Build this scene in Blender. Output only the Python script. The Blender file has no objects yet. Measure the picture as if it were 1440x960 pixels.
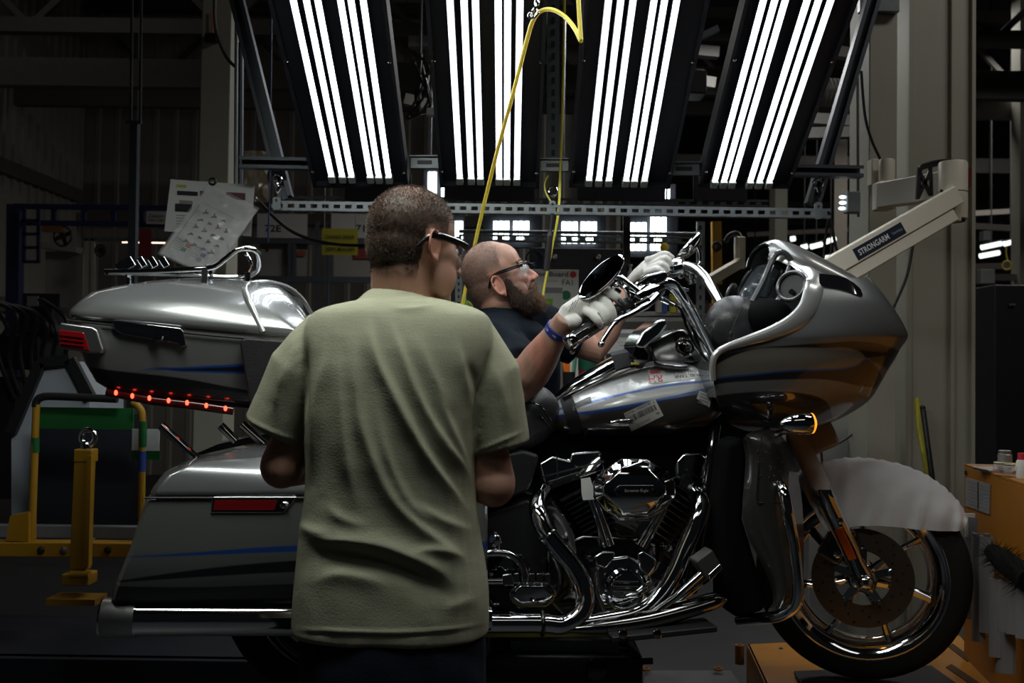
import bpy, bmesh, math, random
import numpy as np
from mathutils import Vector, Matrix, Euler, noise as mnoise
from math import sin, cos, pi, radians, sqrt, atan2

C = bpy.context.scene.collection
SC = bpy.context.scene
random.seed(7)

# ---------------------------------------------------------------- camera
FOC, ZC, PITCH, ROLL = 1440.0, 1.43, radians(1.5), radians(0.8)
cam = bpy.data.cameras.new('camera'); camo = bpy.data.objects.new('camera', cam); C.objects.link(camo)
cam.sensor_width = 36.0; cam.lens = 36.0 * FOC / 1440.0; cam.clip_start = 0.05; cam.clip_end = 200
camo.location = (0, 0, ZC)
camo.rotation_euler = (Matrix.Rotation(pi/2 + PITCH, 4, 'X') @ Matrix.Rotation(ROLL, 4, 'Z')).to_euler()
cam.dof.use_dof = True; cam.dof.focus_distance = 2.75; cam.dof.aperture_fstop = 5.6
SC.camera = camo

# ---------------------------------------------------------------- world, exposure
w = bpy.data.worlds.new('hall air'); SC.world = w; w.use_nodes = True
bg = w.node_tree.nodes['Background']; bg.inputs[0].default_value = (0.75, 0.85, 1.0, 1); bg.inputs[1].default_value = 0.0035
SC.view_settings.view_transform = 'Standard'; SC.view_settings.look = 'None'
SC.view_settings.exposure = 0.0; SC.view_settings.gamma = 1.0; SC.view_settings.use_curve_mapping = False
SC.cycles.use_denoising = True
SC.cycles.max_bounces = 6; SC.cycles.diffuse_bounces = 3; SC.cycles.glossy_bounces = 4
SC.cycles.transmission_bounces = 5; SC.cycles.transparent_max_bounces = 8
SC.cycles.sample_clamp_indirect = 3.0; SC.cycles.caustics_reflective = False; SC.cycles.caustics_refractive = False

TUBE_E = 10.5          # strength of the inspection tubes
FARTUBE_E = 5.0
def area_light(name, loc, size, power, target=None, col=(1, 1, 1)):
    l = bpy.data.lights.new(name, 'AREA'); l.shape = 'RECTANGLE'; l.size, l.size_y = size; l.energy = power; l.color = col
    o = bpy.data.objects.new(name, l); C.objects.link(o); o.location = loc
    d = (Vector(target) - Vector(loc)) if target else Vector((0, 0, -1))
    o.rotation_euler = d.to_track_quat('-Z', 'Y').to_euler(); return o
# unseen area lights added to brighten the man, bike, bench and hall
area_light('added_fill_overhead', (-0.35, 1.76, 2.7), (1.3, 0.25), 19.0, (-0.3, 1.85, 1.2), (0.95, 1.0, 0.93))  # unseen light assumed from the lit shoulders, placed to grade the man's shirt
area_light('added_fill_right', (1.3, 0.6, 3.3), (1.3, 0.3), 1.4, (0.9, 2.9, 0.9), (1.0, 0.97, 0.92))  # unseen fill added to brighten the bike's right side
area_light('added_hall_light_left', (-4.5, 7.0, 6.0), (2.0, 0.4), 9.0, None, (1.0, 0.93, 0.86))  # unseen light added over the left bay
area_light('added_hall_light_right', (3.6, 2.6, 5.2), (2.0, 0.4), 30.0, (3.2, 4.6, 1.5), (1.0, 0.96, 0.90))  # unseen light added to brighten the right columns and lift arm
area_light('added_bench_light', (0.7, 6.2, 3.6), (1.6, 0.3), 30.0, None, (1.0, 0.98, 0.95))  # unseen light added behind the rig to brighten the bench area
area_light('added_hall_light_far', (6.0, 12.0, 5.5), (3.0, 1.0), 110.0, None, (1.0, 0.96, 0.9))  # unseen light added to brighten the far wall and distant shop

# ---------------------------------------------------------------- geometry helpers
RM = Matrix.Rotation(pi/2 + PITCH, 3, 'X') @ Matrix.Rotation(ROLL, 3, 'Z')
def ray(px, py): return RM @ Vector(((px - 720) / FOC, -(py - 480) / FOC, -1.0))
def at(px, py, Y):                         # point of the place seen at a pixel, Y metres ahead
    d = ray(px, py); t = Y / d.y; return Vector((0, 0, ZC)) + d * t
def topix(co):                             # numpy (n,3) -> pixel coordinates (used to lay out cloth folds)
    R = np.array(RM); v = (np.asarray(co) - np.array((0, 0, ZC))) @ R
    return 720 + FOC * v[:, 0] / -v[:, 2], 480 - FOC * v[:, 1] / -v[:, 2]
# the motorcycle's own frame: x forward, y to its left, z up, origin under the front axle
BA = radians(9); BF = Vector((1.096, 3.2, 0.486))
BM = Matrix.Translation(BF) @ Matrix.Rotation(BA, 4, 'Z'); BMI = BM.inverted()
def bp(px, py, L, dL=0):                   # pixel + distance to the right of the bike's centreline -> bike frame
    d = ray(px, py); o = Vector((0, 0, ZC)); n = Vector((sin(BA), -cos(BA), 0))
    t = (L + (BF - o).dot(n) - 0) / d.dot(n)
    v = BMI @ (o + d * t); v.y -= dL; return v
def V(*a): return Vector(a)

class MB:
    def __init__(s): s.v = []; s.f = []; s.mi = []
    def add(s, vs, fs, m=0):
        o = len(s.v); s.v += [Vector(p) for p in vs]
        for f in fs: s.f.append(tuple(i + o for i in f)); s.mi.append(m)
        return s
    def join(s, b, M=None, m=None):
        o = len(s.v); s.v += [(M @ p if M else p.copy()) for p in b.v]
        for f, k in zip(b.f, b.mi): s.f.append(tuple(i + o for i in f)); s.mi.append(k if m is None else m)
        return s
    def rings(s, R, closed=True, cap0=True, cap1=True, m=0):     # loft through rings of equal length
        n = len(R[0]); o = len(s.v)
        for r in R: s.v += [Vector(p) for p in r]
        for i in range(len(R) - 1):
            for j in range(n if closed else n - 1):
                k = (j + 1) % n
                s.f.append((o + i*n + j, o + i*n + k, o + (i+1)*n + k, o + (i+1)*n + j)); s.mi.append(m)
        if closed and cap0: s.f.append(tuple(o + j for j in reversed(range(n)))); s.mi.append(m)
        if closed and cap1: s.f.append(tuple(o + (len(R)-1)*n + j for j in range(n))); s.mi.append(m)
        return s
    def box(s, c, size, M=None, m=0):
        x, y, z = [k / 2 for k in size]; c = Vector(c)
        vs = [Vector((a*x, b*y, d*z)) for d in (-1, 1) for b in (-1, 1) for a in (-1, 1)]
        if M is not None: vs = [M @ v for v in vs]
        return s.add([c + v for v in vs], [(0,2,3,1), (4,5,7,6), (0,1,5,4), (2,6,7,3), (0,4,6,2), (1,3,7,5)], m)
    def bar(s, a, b, wd, ht, up=(0, 0, 1), m=0):                  # rectangular beam from a to b
        a, b = Vector(a), Vector(b); d = (b - a); ln = d.length; d.normalize()
        u = Vector(up); x = d.cross(u)
        if x.length < 1e-4: x = d.cross(Vector((0, 1, 0)))
        x.normalize(); z = x.cross(d)
        M = Matrix((x, d, z)).transposed()
        return s.box((a + b) / 2, (wd, ln, ht), M, m)
    def tube(s, pts, r, n=10, cap=True, m=0, flat=1.0):
        pts = [Vector(p) for p in pts]; N = len(pts)
        rs = r if isinstance(r, (list, tuple)) else [r] * N
        T = []
        for i in range(N):
            t = pts[min(i+1, N-1)] - pts[max(i-1, 0)]
            T.append(t.normalized() if t.length > 1e-9 else Vector((0, 0, 1)))
        nn = T[0].orthogonal().normalized(); R = []
        for i in range(N):
            nn = (nn - T[i] * nn.dot(T[i]));
            nn = nn.normalized() if nn.length > 1e-6 else T[i].orthogonal().normalized()
            b = T[i].cross(nn)
            R.append([pts[i] + (nn * cos(2*pi*k/n) + b * sin(2*pi*k/n) * flat) * rs[i] for k in range(n)])
        return s.rings(R, True, cap, cap, m)
    def lathe(s, prof, o, ax, n=24, m=0, cap=True):               # profile (r, h) turned about ax
        ax = Vector(ax).normalized(); x = ax.orthogonal().normalized(); y = ax.cross(x); o = Vector(o)
        R = [[o + ax*h + (x*cos(2*pi*k/n) + y*sin(2*pi*k/n)) * max(r, 1e-5) for k in range(n)] for r, h in prof]
        return s.rings(R, True, cap, cap, m)
    def ell(s, c, r, M=None, n=20, k=12, m=0):                    # ellipsoid
        c = Vector(c); r = (r, r, r) if not isinstance(r, (tuple, list, Vector)) else r
        R = []
        for i in range(k + 1):
            a = -pi/2 + pi * i / k; a = max(min(a, pi/2 - .02), -pi/2 + .02)
            ring = []
            for j in range(n):
                b = 2*pi*j/n; p = Vector((r[0]*cos(a)*cos(b), r[1]*cos(a)*sin(b), r[2]*sin(a)))
                ring.append(c + (M @ p if M is not None else p))
            R.append(ring)
        return s.rings(R, True, True, True, m)
    def torus(s, c, ax, R, r, n=28, k=8, a0=0, a1=2*pi, m=0):
        ax = Vector(ax).normalized(); x = ax.orthogonal().normalized(); y = ax.cross(x); c = Vector(c)
        full = abs(a1 - a0 - 2*pi) < 1e-6
        N = n if full else n + 1
        rr = []
        for i in range(N):
            a = a0 + (a1 - a0) * i / n; d = x*cos(a) + y*sin(a)
            rr.append([c + d*(R + r*cos(2*pi*j/k)) + ax*(r*sin(2*pi*j/k)) for j in range(k)])
        if full: rr.append(rr[0])
        return s.rings(rr, True, not full, not full, m)
    def prism(s, outl, dv, m=0):                                  # outline (3-D points) swept by dv
        n = len(outl); dv = Vector(dv); a = [Vector(p) for p in outl]
        return s.add(a + [p + dv for p in a], [tuple(reversed(range(n))), tuple(range(n, 2*n))] +
                     [(i, (i+1) % n, n + (i+1) % n, n + i) for i in range(n)], m)
    def grid(s, rows, m=0): return s.rings(rows, False, m=m)
    def sheet(s, rows, t=0.002, m=0):                             # surface with thickness t
        P = [[Vector(p) for p in r] for r in rows]; nr, nc = len(P), len(P[0]); Q = []
        for i in range(nr):
            q = []
            for j in range(nc):
                a = P[min(i+1, nr-1)][j] - P[max(i-1, 0)][j]; b = P[i][min(j+1, nc-1)] - P[i][max(j-1, 0)]
                nv = a.cross(b); nv = nv.normalized() if nv.length > 1e-9 else Vector((0, 0, 1))
                q.append(P[i][j] + nv * t)
            Q.append(q)
        R = [P[i] + list(reversed(Q[i])) for i in range(nr)]
        return s.rings(R, True, True, True, m)

def catmull(pts, sub=6):
    P = [Vector(p) for p in pts]; out = []
    for i in range(len(P) - 1):
        p0, p1, p2, p3 = P[max(i-1, 0)], P[i], P[i+1], P[min(i+2, len(P)-1)]
        for k in range(sub):
            t = k / sub
            out.append(0.5 * ((2*p1) + (p2 - p0)*t + (2*p0 - 5*p1 + 4*p2 - p3)*t*t + (3*p1 - p0 - 3*p2 + p3)*t**3))
    out.append(P[-1]); return out
def lerp(a, b, t): return a + (b - a) * t
def interp(x, xs, ys): return float(np.interp(x, xs, ys))
def resamp(vals, n): return [float(v) for v in np.interp(np.linspace(0, len(vals)-1, n), range(len(vals)), vals)]

# ---------------------------------------------------------------- object helpers
WINV = {}
def thing(name, label, cat, loc=(0, 0, 0), rotz=0, group=None):
    o = bpy.data.objects.new(name, None); C.objects.link(o); o.empty_display_size = 0.1
    o.location = loc; o.rotation_euler = (0, 0, rotz); o['label'] = label; o['category'] = cat
    if group: o['group'] = group
    WINV[o.name] = (Matrix.Translation(Vector(loc)) @ Matrix.Rotation(rotz, 4, 'Z')).inverted(); return o
def tag(o, label, cat, group=None):
    o['label'] = label; o['category'] = cat
    if group: o['group'] = group
    return o
def obj(name, mb, mat, parent=None, smooth=40, bevel=0, bseg=2, local=False, stuff=False, kind=None, label=None, sub=0, recalc=False):
    me = bpy.data.meshes.new(name)
    W = WINV.get(parent.name) if parent is not None else None
    vs = mb.v if (local or W is None) else [W @ p for p in mb.v]
    base = Vector((0, 0, 0))
    if parent is None:                     # a one-mesh thing keeps its origin at its base
        xs = [p.x for p in vs]; ys = [p.y for p in vs]; zs = [p.z for p in vs]
        base = Vector(((min(xs)+max(xs))/2, (min(ys)+max(ys))/2, min(zs)))
        vs = [p - base for p in vs]
    me.from_pydata([tuple(p) for p in vs], [], mb.f)
    mats = mat if isinstance(mat, (list, tuple)) else [mat]
    for m in mats: me.materials.append(m)
    if len(mats) > 1: me.polygons.foreach_set('material_index', mb.mi)
    if recalc:
        b = bmesh.new(); b.from_mesh(me); bmesh.ops.recalc_face_normals(b, faces=b.faces); b.to_mesh(me); b.free()
    if smooth:
        me.shade_smooth(); me.set_sharp_from_angle(angle=radians(smooth))
    me.update()
    o = bpy.data.objects.new(name, me); C.objects.link(o); o.location = base
    if parent is not None:
        o.parent = parent; WINV[o.name] = W
    if bevel:
        b = o.modifiers.new('bevel', 'BEVEL'); b.width = bevel; b.segments = bseg; b.limit_method = 'ANGLE'; b.angle_limit = radians(35)
        b.harden_normals = True
    if sub:
        b = o.modifiers.new('sub', 'SUBSURF'); b.levels = sub; b.render_levels = sub
    if stuff: o['kind'] = 'stuff'
    if kind: o['kind'] = kind
    if label: o['label'] = label
    return o
def struct(name, mb, mat, parent=None, **k):
    return obj(name, mb, mat, parent, kind='structure' if parent is None else None, **k)
def dup(root, M, label=None, group=None):        # copy of a thing with its parts and sub-parts, moved by matrix M
    r = root.copy(); C.objects.link(r); r.matrix_world = M @ Matrix.LocRotScale(root.location, root.rotation_euler, root.scale)
    if label: r['label'] = label
    if group: r['group'] = group
    for ch in list(root.children):
        c = ch.copy(); C.objects.link(c); c.parent = r
        for g in list(ch.children):
            d = g.copy(); C.objects.link(d); d.parent = c
    return r
_tc = {}
def text_mb(txt, size=1.0, bold=False):          # letters as flat mesh in XY, centred, unit height = size
    cu = bpy.data.curves.new('t', 'FONT'); cu.body = txt; cu.size = size; cu.align_x = 'CENTER'; cu.align_y = 'CENTER'
    cu.resolution_u = 2; cu.extrude = 0.0
    if bold: cu.offset = 0.018 * size
    o = bpy.data.objects.new('t', cu); C.objects.link(o)
    dg = bpy.context.evaluated_depsgraph_get(); me = bpy.data.meshes.new_from_object(o.evaluated_get(dg))
    mb = MB(); mb.add([v.co.copy() for v in me.vertices], [tuple(p.vertices) for p in me.polygons])
    bpy.data.objects.remove(o); bpy.data.curves.remove(cu); bpy.data.meshes.remove(me)
    return mb
def text_on(txt, o, ux, uy, width=None, height=None, bold=False, off=0.0008):
    """letters laid on the plane through o with unit axes ux, uy; fitted to width (and height)"""
    mb = text_mb(txt, 1.0, bold); xs = [p.x for p in mb.v]; ys = [p.y for p in mb.v]
    sx = width / (max(xs) - min(xs)) if width else None; sy = height / (max(ys) - min(ys)) if height else None
    sx = sx or sy; sy = sy or sx
    cx, cy = (max(xs)+min(xs))/2, (max(ys)+min(ys))/2
    ux, uy = Vector(ux).normalized(), Vector(uy).normalized(); n = ux.cross(uy).normalized()
    out = MB(); out.add([Vector(o) + ux*((p.x-cx)*sx) + uy*((p.y-cy)*sy) + n*off for p in mb.v], mb.f); return out

# ---------------------------------------------------------------- materials
MATS = {}
def pbr(name, col, rough=0.5, metal=0.0, coat=0.0, emit=None, es=0.0, var=0.08, scale=14.0, bump=0.0, bscale=60.0, spec=0.5, trans=0.0, alpha=1.0, sheen=0.0, sub=0.0):
    if name in MATS: return MATS[name]
    m = bpy.data.materials.new(name); m.use_nodes = True; nt = m.node_tree; b = nt.nodes['Principled BSDF']
    b.inputs['Base Color'].default_value = (*col, 1); b.inputs['Roughness'].default_value = rough
    b.inputs['Metallic'].default_value = metal; b.inputs['Coat Weight'].default_value = coat; b.inputs['Coat Roughness'].default_value = 0.04
    b.inputs['Specular IOR Level'].default_value = spec
    b.inputs['Transmission Weight'].default_value = trans; b.inputs['Alpha'].default_value = alpha
    if sheen: b.inputs['Sheen Weight'].default_value = sheen
    if sub: b.inputs['Subsurface Weight'].default_value = sub; b.inputs['Subsurface Radius'].default_value = (0.012, 0.004, 0.002); b.inputs['Subsurface Scale'].default_value = 1.0
    if emit: b.inputs['Emission Color'].default_value = (*emit, 1); b.inputs['Emission Strength'].default_value = es
    if var or bump:
        tc = nt.nodes.new('ShaderNodeTexCoord')
    if var:
        n = nt.nodes.new('ShaderNodeTexNoise'); n.inputs['Scale'].default_value = scale; n.inputs['Detail'].default_value = 4
        nt.links.new(tc.outputs['Object'], n.inputs['Vector'])
        mx = nt.nodes.new('ShaderNodeMix'); mx.data_type = 'RGBA'
        mx.inputs['A'].default_value = (*[c * (1 - var) for c in col], 1); mx.inputs['B'].default_value = (*[min(1, c * (1 + var)) for c in col], 1)
        nt.links.new(n.outputs['Fac'], mx.inputs['Factor']); nt.links.new(mx.outputs['Result'], b.inputs['Base Color'])
    if bump:
        n2 = nt.nodes.new('ShaderNodeTexNoise'); n2.inputs['Scale'].default_value = bscale; n2.inputs['Detail'].default_value = 5
        nt.links.new(tc.outputs['Object'], n2.inputs['Vector'])
        bu = nt.nodes.new('ShaderNodeBump'); bu.inputs['Strength'].default_value = bump; bu.inputs['Distance'].default_value = 0.004
        nt.links.new(n2.outputs['Fac'], bu.inputs['Height']); nt.links.new(bu.outputs['Normal'], b.inputs['Normal'])
    MATS[name] = m; return m
def curve_mask(nt, xsock, ysock, lo, hi, x0, x1, y0, y1, soft=0.004):
    """mask (0..1) where lo(x) < y < hi(x): flat printed shapes on a painted panel"""
    def mr(sock, a, b):
        n = nt.nodes.new('ShaderNodeMapRange'); n.inputs[1].default_value = a; n.inputs[2].default_value = b
        nt.links.new(sock, n.inputs[0]); return n.outputs[0]
    u, v = mr(xsock, x0, x1), mr(ysock, y0, y1); outs = []
    for pts, sgn in ((lo, 1), (hi, -1)):
        c = nt.nodes.new('ShaderNodeFloatCurve'); cm = c.mapping; cu = cm.curves[0]
        P = [((x - x0)/(x1 - x0), (y - y0)/(y1 - y0)) for x, y in sorted(pts)]
        P = [(min(max(a, 0), 1), min(max(b, 0), 1)) for a, b in P]
        cu.points[0].location = P[0]; cu.points[1].location = P[-1]
        for p in P[1:-1]: cu.points.new(*p)
        cm.update(); nt.links.new(u, c.inputs['Value'])
        s = nt.nodes.new('ShaderNodeMath'); s.operation = 'SUBTRACT'
        if sgn > 0: nt.links.new(v, s.inputs[0]); nt.links.new(c.outputs[0], s.inputs[1])
        else: nt.links.new(c.outputs[0], s.inputs[0]); nt.links.new(v, s.inputs[1])
        g = nt.nodes.new('ShaderNodeMath'); g.operation = 'MULTIPLY_ADD'; g.use_clamp = True
        g.inputs[1].default_value = (y1 - y0) / soft; g.inputs[2].default_value = 0.5
        nt.links.new(s.outputs[0], g.inputs[0]); outs.append(g.outputs[0])
    mu = nt.nodes.new('ShaderNodeMath'); mu.operation = 'MULTIPLY'
    nt.links.new(outs[0], mu.inputs[0]); nt.links.new(outs[1], mu.inputs[1]); return mu.outputs[0]
def painted(name, base, layers, rng, rough=0.32, metal=0.55, flake=True):
    """metallic lacquer with printed stripes; layers = [(colour, lo points, hi points)] in the bike's side view"""
    m = bpy.data.materials.new(name); m.use_nodes = True; nt = m.node_tree; b = nt.nodes['Principled BSDF']
    b.inputs['Roughness'].default_value = rough; b.inputs['Metallic'].default_value = metal
    b.inputs['Coat Weight'].default_value = 1.0; b.inputs['Coat Roughness'].default_value = 0.03
    tc = nt.nodes.new('ShaderNodeTexCoord'); sp = nt.nodes.new('ShaderNodeSeparateXYZ'); nt.links.new(tc.outputs['Object'], sp.inputs[0])
    n = nt.nodes.new('ShaderNodeTexNoise'); n.inputs['Scale'].default_value = 900; nt.links.new(tc.outputs['Object'], n.inputs['Vector'])
    mx = nt.nodes.new('ShaderNodeMix'); mx.data_type = 'RGBA'
    mx.inputs['A'].default_value = (*[c*.8 for c in base], 1); mx.inputs['B'].default_value = (*[min(1, c*1.2) for c in base], 1)
    nt.links.new(n.outputs['Fac'], mx.inputs['Factor']); cur = mx.outputs['Result']
    x0, x1, y0, y1 = rng
    for col, lo, hi in layers:
        k = curve_mask(nt, sp.outputs[0], sp.outputs[2], lo, hi, x0, x1, y0, y1)
        q = nt.nodes.new('ShaderNodeMix'); q.data_type = 'RGBA'; nt.links.new(k, q.inputs['Factor'])
        nt.links.new(cur, q.inputs['A']); q.inputs['B'].default_value = (*col, 1); cur = q.outputs['Result']
    nt.links.new(cur, b.inputs['Base Color']); MATS[name] = m; return m

chrome = pbr('chrome', (0.82, 0.83, 0.85), 0.05, 1.0, var=0.03)
dchrome = pbr('dark chrome', (0.30, 0.29, 0.28), 0.10, 1.0, var=0.05)
steel = pbr('galvanised steel', (0.21, 0.23, 0.245), 0.42, 0.7, var=0.2, scale=30)
alu = pbr('cast aluminium', (0.5, 0.5, 0.5), 0.35, 1.0, var=0.1, bump=0.1)
blackp = pbr('black plastic', (0.015, 0.015, 0.017), 0.45, var=0.2)
blackg = pbr('black gloss', (0.008, 0.008, 0.01), 0.08, coat=1.0, var=0.1)
blackm = pbr('matt black panel', (0.013, 0.015, 0.025), 0.6, var=0.2)
rubber = pbr('tyre rubber', (0.005, 0.005, 0.005), 0.85, var=0.2, bump=0.2, bscale=200)
leather = pbr('black vinyl', (0.018, 0.018, 0.020), 0.48, var=0.2, bump=0.25, bscale=260)
cream = pbr('cream enamel', (0.76, 0.71, 0.60), 0.42, var=0.04)
beam = pbr('beige column paint', (0.40, 0.395, 0.325), 0.6, var=0.06, scale=5, bump=0.05)
orange = pbr('orange machine paint', (0.36, 0.135, 0.008), 0.5, var=0.12, scale=9)
yellow = pbr('yellow safety paint', (0.42, 0.215, 0.012), 0.5, var=0.15, scale=12)
yhose = pbr('yellow hose', (0.9, 0.76, 0.12), 0.4, var=0.08, sub=0.7)
yhose.node_tree.nodes['Principled BSDF'].inputs['Subsurface Radius'].default_value = (0.012, 0.010, 0.003)
green = pbr('green tape', (0.012, 0.13, 0.03), 0.5, var=0.15)
white = pbr('white board', (0.72, 0.72, 0.70), 0.5, var=0.03)
paper = pbr('paper', (0.74, 0.75, 0.74), 0.6, var=0.03)
ink = pbr('black ink', (0.02, 0.02, 0.022), 0.6, var=0)
greyink = pbr('grey ink', (0.28, 0.28, 0.29), 0.6, var=0)
redink = pbr('red ink', (0.62, 0.03, 0.04), 0.6, var=0)
greenink = pbr('green ink', (0.02, 0.22, 0.10), 0.6, var=0)
limeink = pbr('lime card', (0.25, 0.62, 0.04), 0.5, var=0.03)
blueink = pbr('blue ink', (0.03, 0.08, 0.35), 0.6, var=0)
# ================================================================= the hall
floor_m = pbr('dark sealed floor', (0.035, 0.036, 0.04), 0.55, var=0.3, scale=6, bump=0.25, bscale=120)
wall_m = pbr('dim wall cladding', (0.42, 0.40, 0.36), 0.7, var=0.06, scale=3)
trim_m = pbr('wall rail', (0.16, 0.14, 0.12), 0.6)
ceil_m = pbr('roof deck', (0.20, 0.19, 0.18), 0.8, var=0.2, scale=2)
truss_m = pbr('truss paint', (0.085, 0.082, 0.076), 0.6, var=0.15)
struct('floor', MB().box((0, 12, -0.05), (30, 36, 0.1)), floor_m, smooth=0)
struct('ceiling', MB().box((0, 12, 7.55), (30, 36, 0.1)), ceil_m, smooth=0)
# left wall, running away from the camera; vertical corrugated cladding
def cladding(name, a, b, z0, z1, pitch=0.2):
    a, b = Vector(a), Vector(b); d = (b - a); L = d.length; d.normalize(); n = Vector((-d.y, d.x, 0))
    N = int(L / pitch); top, bot = [], []
    for i in range(N):
        for f, o in ((0, 0), (0.62, 0), (0.70, 0.03), (0.92, 0.03)):
            p = a + d * ((i + f) * pitch) - n * o; bot.append(p + Vector((0, 0, z0))); top.append(p + Vector((0, 0, z1)))
    mb = MB(); mb.grid([bot, top]); return struct(name, mb, wall_m, smooth=0)
cladding('wall_left', (-5.6, -4, 0), (-5.6, 13.2, 0), 0, 7.5)
cladding('wall_back', (-5.6, 13.2, 0), (1.5, 13.2, 0), 0, 7.5, 0.25)
struct('wall_far', MB().box((4, 29.0, 3.75), (22, 0.2, 7.5)), pbr('far wall', (0.26, 0.23, 0.20), 0.8, var=0.2, scale=1), smooth=0)
for i, z in enumerate((2.05, 3.55)):
    struct('trim_%d' % (i+1), MB().box((-5.55, 4.6, z), (0.06, 17, 0.16)), trim_m, smooth=0)
struct('trim_3', MB().box((-2.6, 13.1, 3.3), (5.8, 0.1, 0.14)), trim_m, smooth=0)
# roof trusses crossing the hall
def truss(y, x0, x1, z0, z1, label):
    t = thing('roof_truss', label, 'truss', ((x0+x1)/2, y, z0))
    for nm, z in (('bottom_chord', z0), ('top_chord', z1)): obj(nm, MB().bar((x0, y, z), (x1, y, z), 0.12, 0.14), truss_m, t, smooth=0)
    n = int((x1 - x0) / 0.9)
    for i in range(n):
        xa = x0 + (x1-x0)*i/n; xb = x0 + (x1-x0)*(i+1)/n
        obj('web_bar', MB().bar((xa, y, z0 if i % 2 else z1), (xb, y, z1 if i % 2 else z0), 0.06, 0.06), truss_m, t, smooth=0)
truss(6.6, -5.5, 9, 4.1, 4.9, 'pale roof truss nearest behind the lamp panels')
truss(9.6, -5.5, 10, 4.6, 5.5, 'middle roof truss seen between the lamp panels')
truss(13.0, -5.5, 12, 5.0, 6.0, 'roof truss at the back wall line')
truss(19.0, 1.5, 14, 5.4, 6.6, 'far roof truss on the right over the distant shelves')
for i, (y, z) in enumerate(((8.0, 3.7), (11.2, 4.35), (15.5, 4.6), (22.0, 5.0))):
    tag(obj('roof_purlin', MB().bar((-5.5 if y < 13 else 1.5, y, z), (11, y, z), 0.1, 0.22), truss_m, smooth=0),
        ['lowest pale purlin crossing above the blue gantry', 'second purlin deeper in the roof', 'third purlin over the right-hand aisle', 'farthest purlin over the distant shelves'][i], 'beam')

# ---- columns
def hcol(name, label, px0, px1, Y, depth, z1=7.5, fl=0.02, tex=beam, pyref=300):
    a, b = at(px0, pyref, Y).x, at(px1, pyref, Y).x; xc, wd = (a+b)/2, (b-a)
    t = thing(name, label, 'column', (xc, Y, 0))
    obj('front_flange', MB().box((xc, Y + fl/2, z1/2), (wd, fl, z1)), tex, t, smooth=0, bevel=0.004)
    obj('rear_flange', MB().box((xc, Y + depth - fl/2, z1/2), (wd, fl, z1)), tex, t, smooth=0)
    obj('web', MB().box((xc, Y + depth/2, z1/2), (fl, depth - 2*fl, z1)), tex, t, smooth=0)
    obj('base_plate', MB().box((xc, Y + depth/2, 0.015), (wd + 0.1, depth + 0.08, 0.03)), tex, t, smooth=0)
    return t
# left pillar beside the hanging sheets (box column)
def boxcol(name, label, px0, px1, Y, depth, pyref=200, yaw=0.0):
    a, b = at(px0, pyref, Y).x, at(px1, pyref, Y).x; xc, wd = (a+b)/2, b-a
    t = thing(name, label, 'column', (xc, Y + depth/2, 0))
    M = Matrix.Rotation(yaw, 3, 'Z')
    obj('shaft', MB().box((xc, Y + depth/2, 3.75), (wd, depth, 7.5), M), beam, t, smooth=0, bevel=0.006)
    obj('base_plate', MB().box((xc, Y + depth/2, 0.015), (wd + 0.12, depth + 0.12, 0.03), M), beam, t, smooth=0); return t
lp = boxcol('steel_column', 'beige steel column at left behind the two hanging sheets', 280, 322, 4.9, 0.2)
p0 = at(298, 54, 4.89)
obj('junction_box', MB().box(p0, (0.06, 0.05, 0.04)), blackp, lp, bevel=0.004)
obj('orange_lead', MB().tube([p0 + V(0, 0, 0.02), p0 + V(0.004, -0.005, 0.07), p0 + V(-0.006, 0, 0.13)], 0.004, 6), pbr('orange lead', (0.5, 0.1, 0.02), 0.5), lp)
rc1 = boxcol('steel_column', 'narrower beige column on the right carrying the lift arm bracket', 1222, 1262, 4.4, 0.26)
rc2 = boxcol('steel_column', 'broad beige steel column at right behind the lift arm', 1282, 1367, 4.55, 0.4)
for px in (1279, 1339, 1368):
    p = at(px, 300, 4.54); obj('edge_rib', MB().box((p.x, 4.545, 3.75), (0.016, 0.03, 7.5)), beam, rc2, smooth=0)
p = at(1234, 5, 4.39)
obj('collar_plate', MB().box((p.x, 4.38, p.z), (0.17, 0.04, 0.09)), steel, rc1, bevel=0.004)
# grey sheet-metal guard between the columns low down
gx0, gx1 = at(1140, 600, 4.75).x, at(1222, 600, 4.75).x
tag(obj('sheet_metal_guard', MB().box(((gx0+gx1)/2, 4.76, 0.65), (gx1-gx0, 0.01, 1.3)), pbr('bare sheet metal', (0.55, 0.56, 0.56), 0.38, 0.4, var=0.25, scale=7), smooth=0),
    'bare grey sheet metal guard behind the front fender, left of the columns', 'panel')
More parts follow.
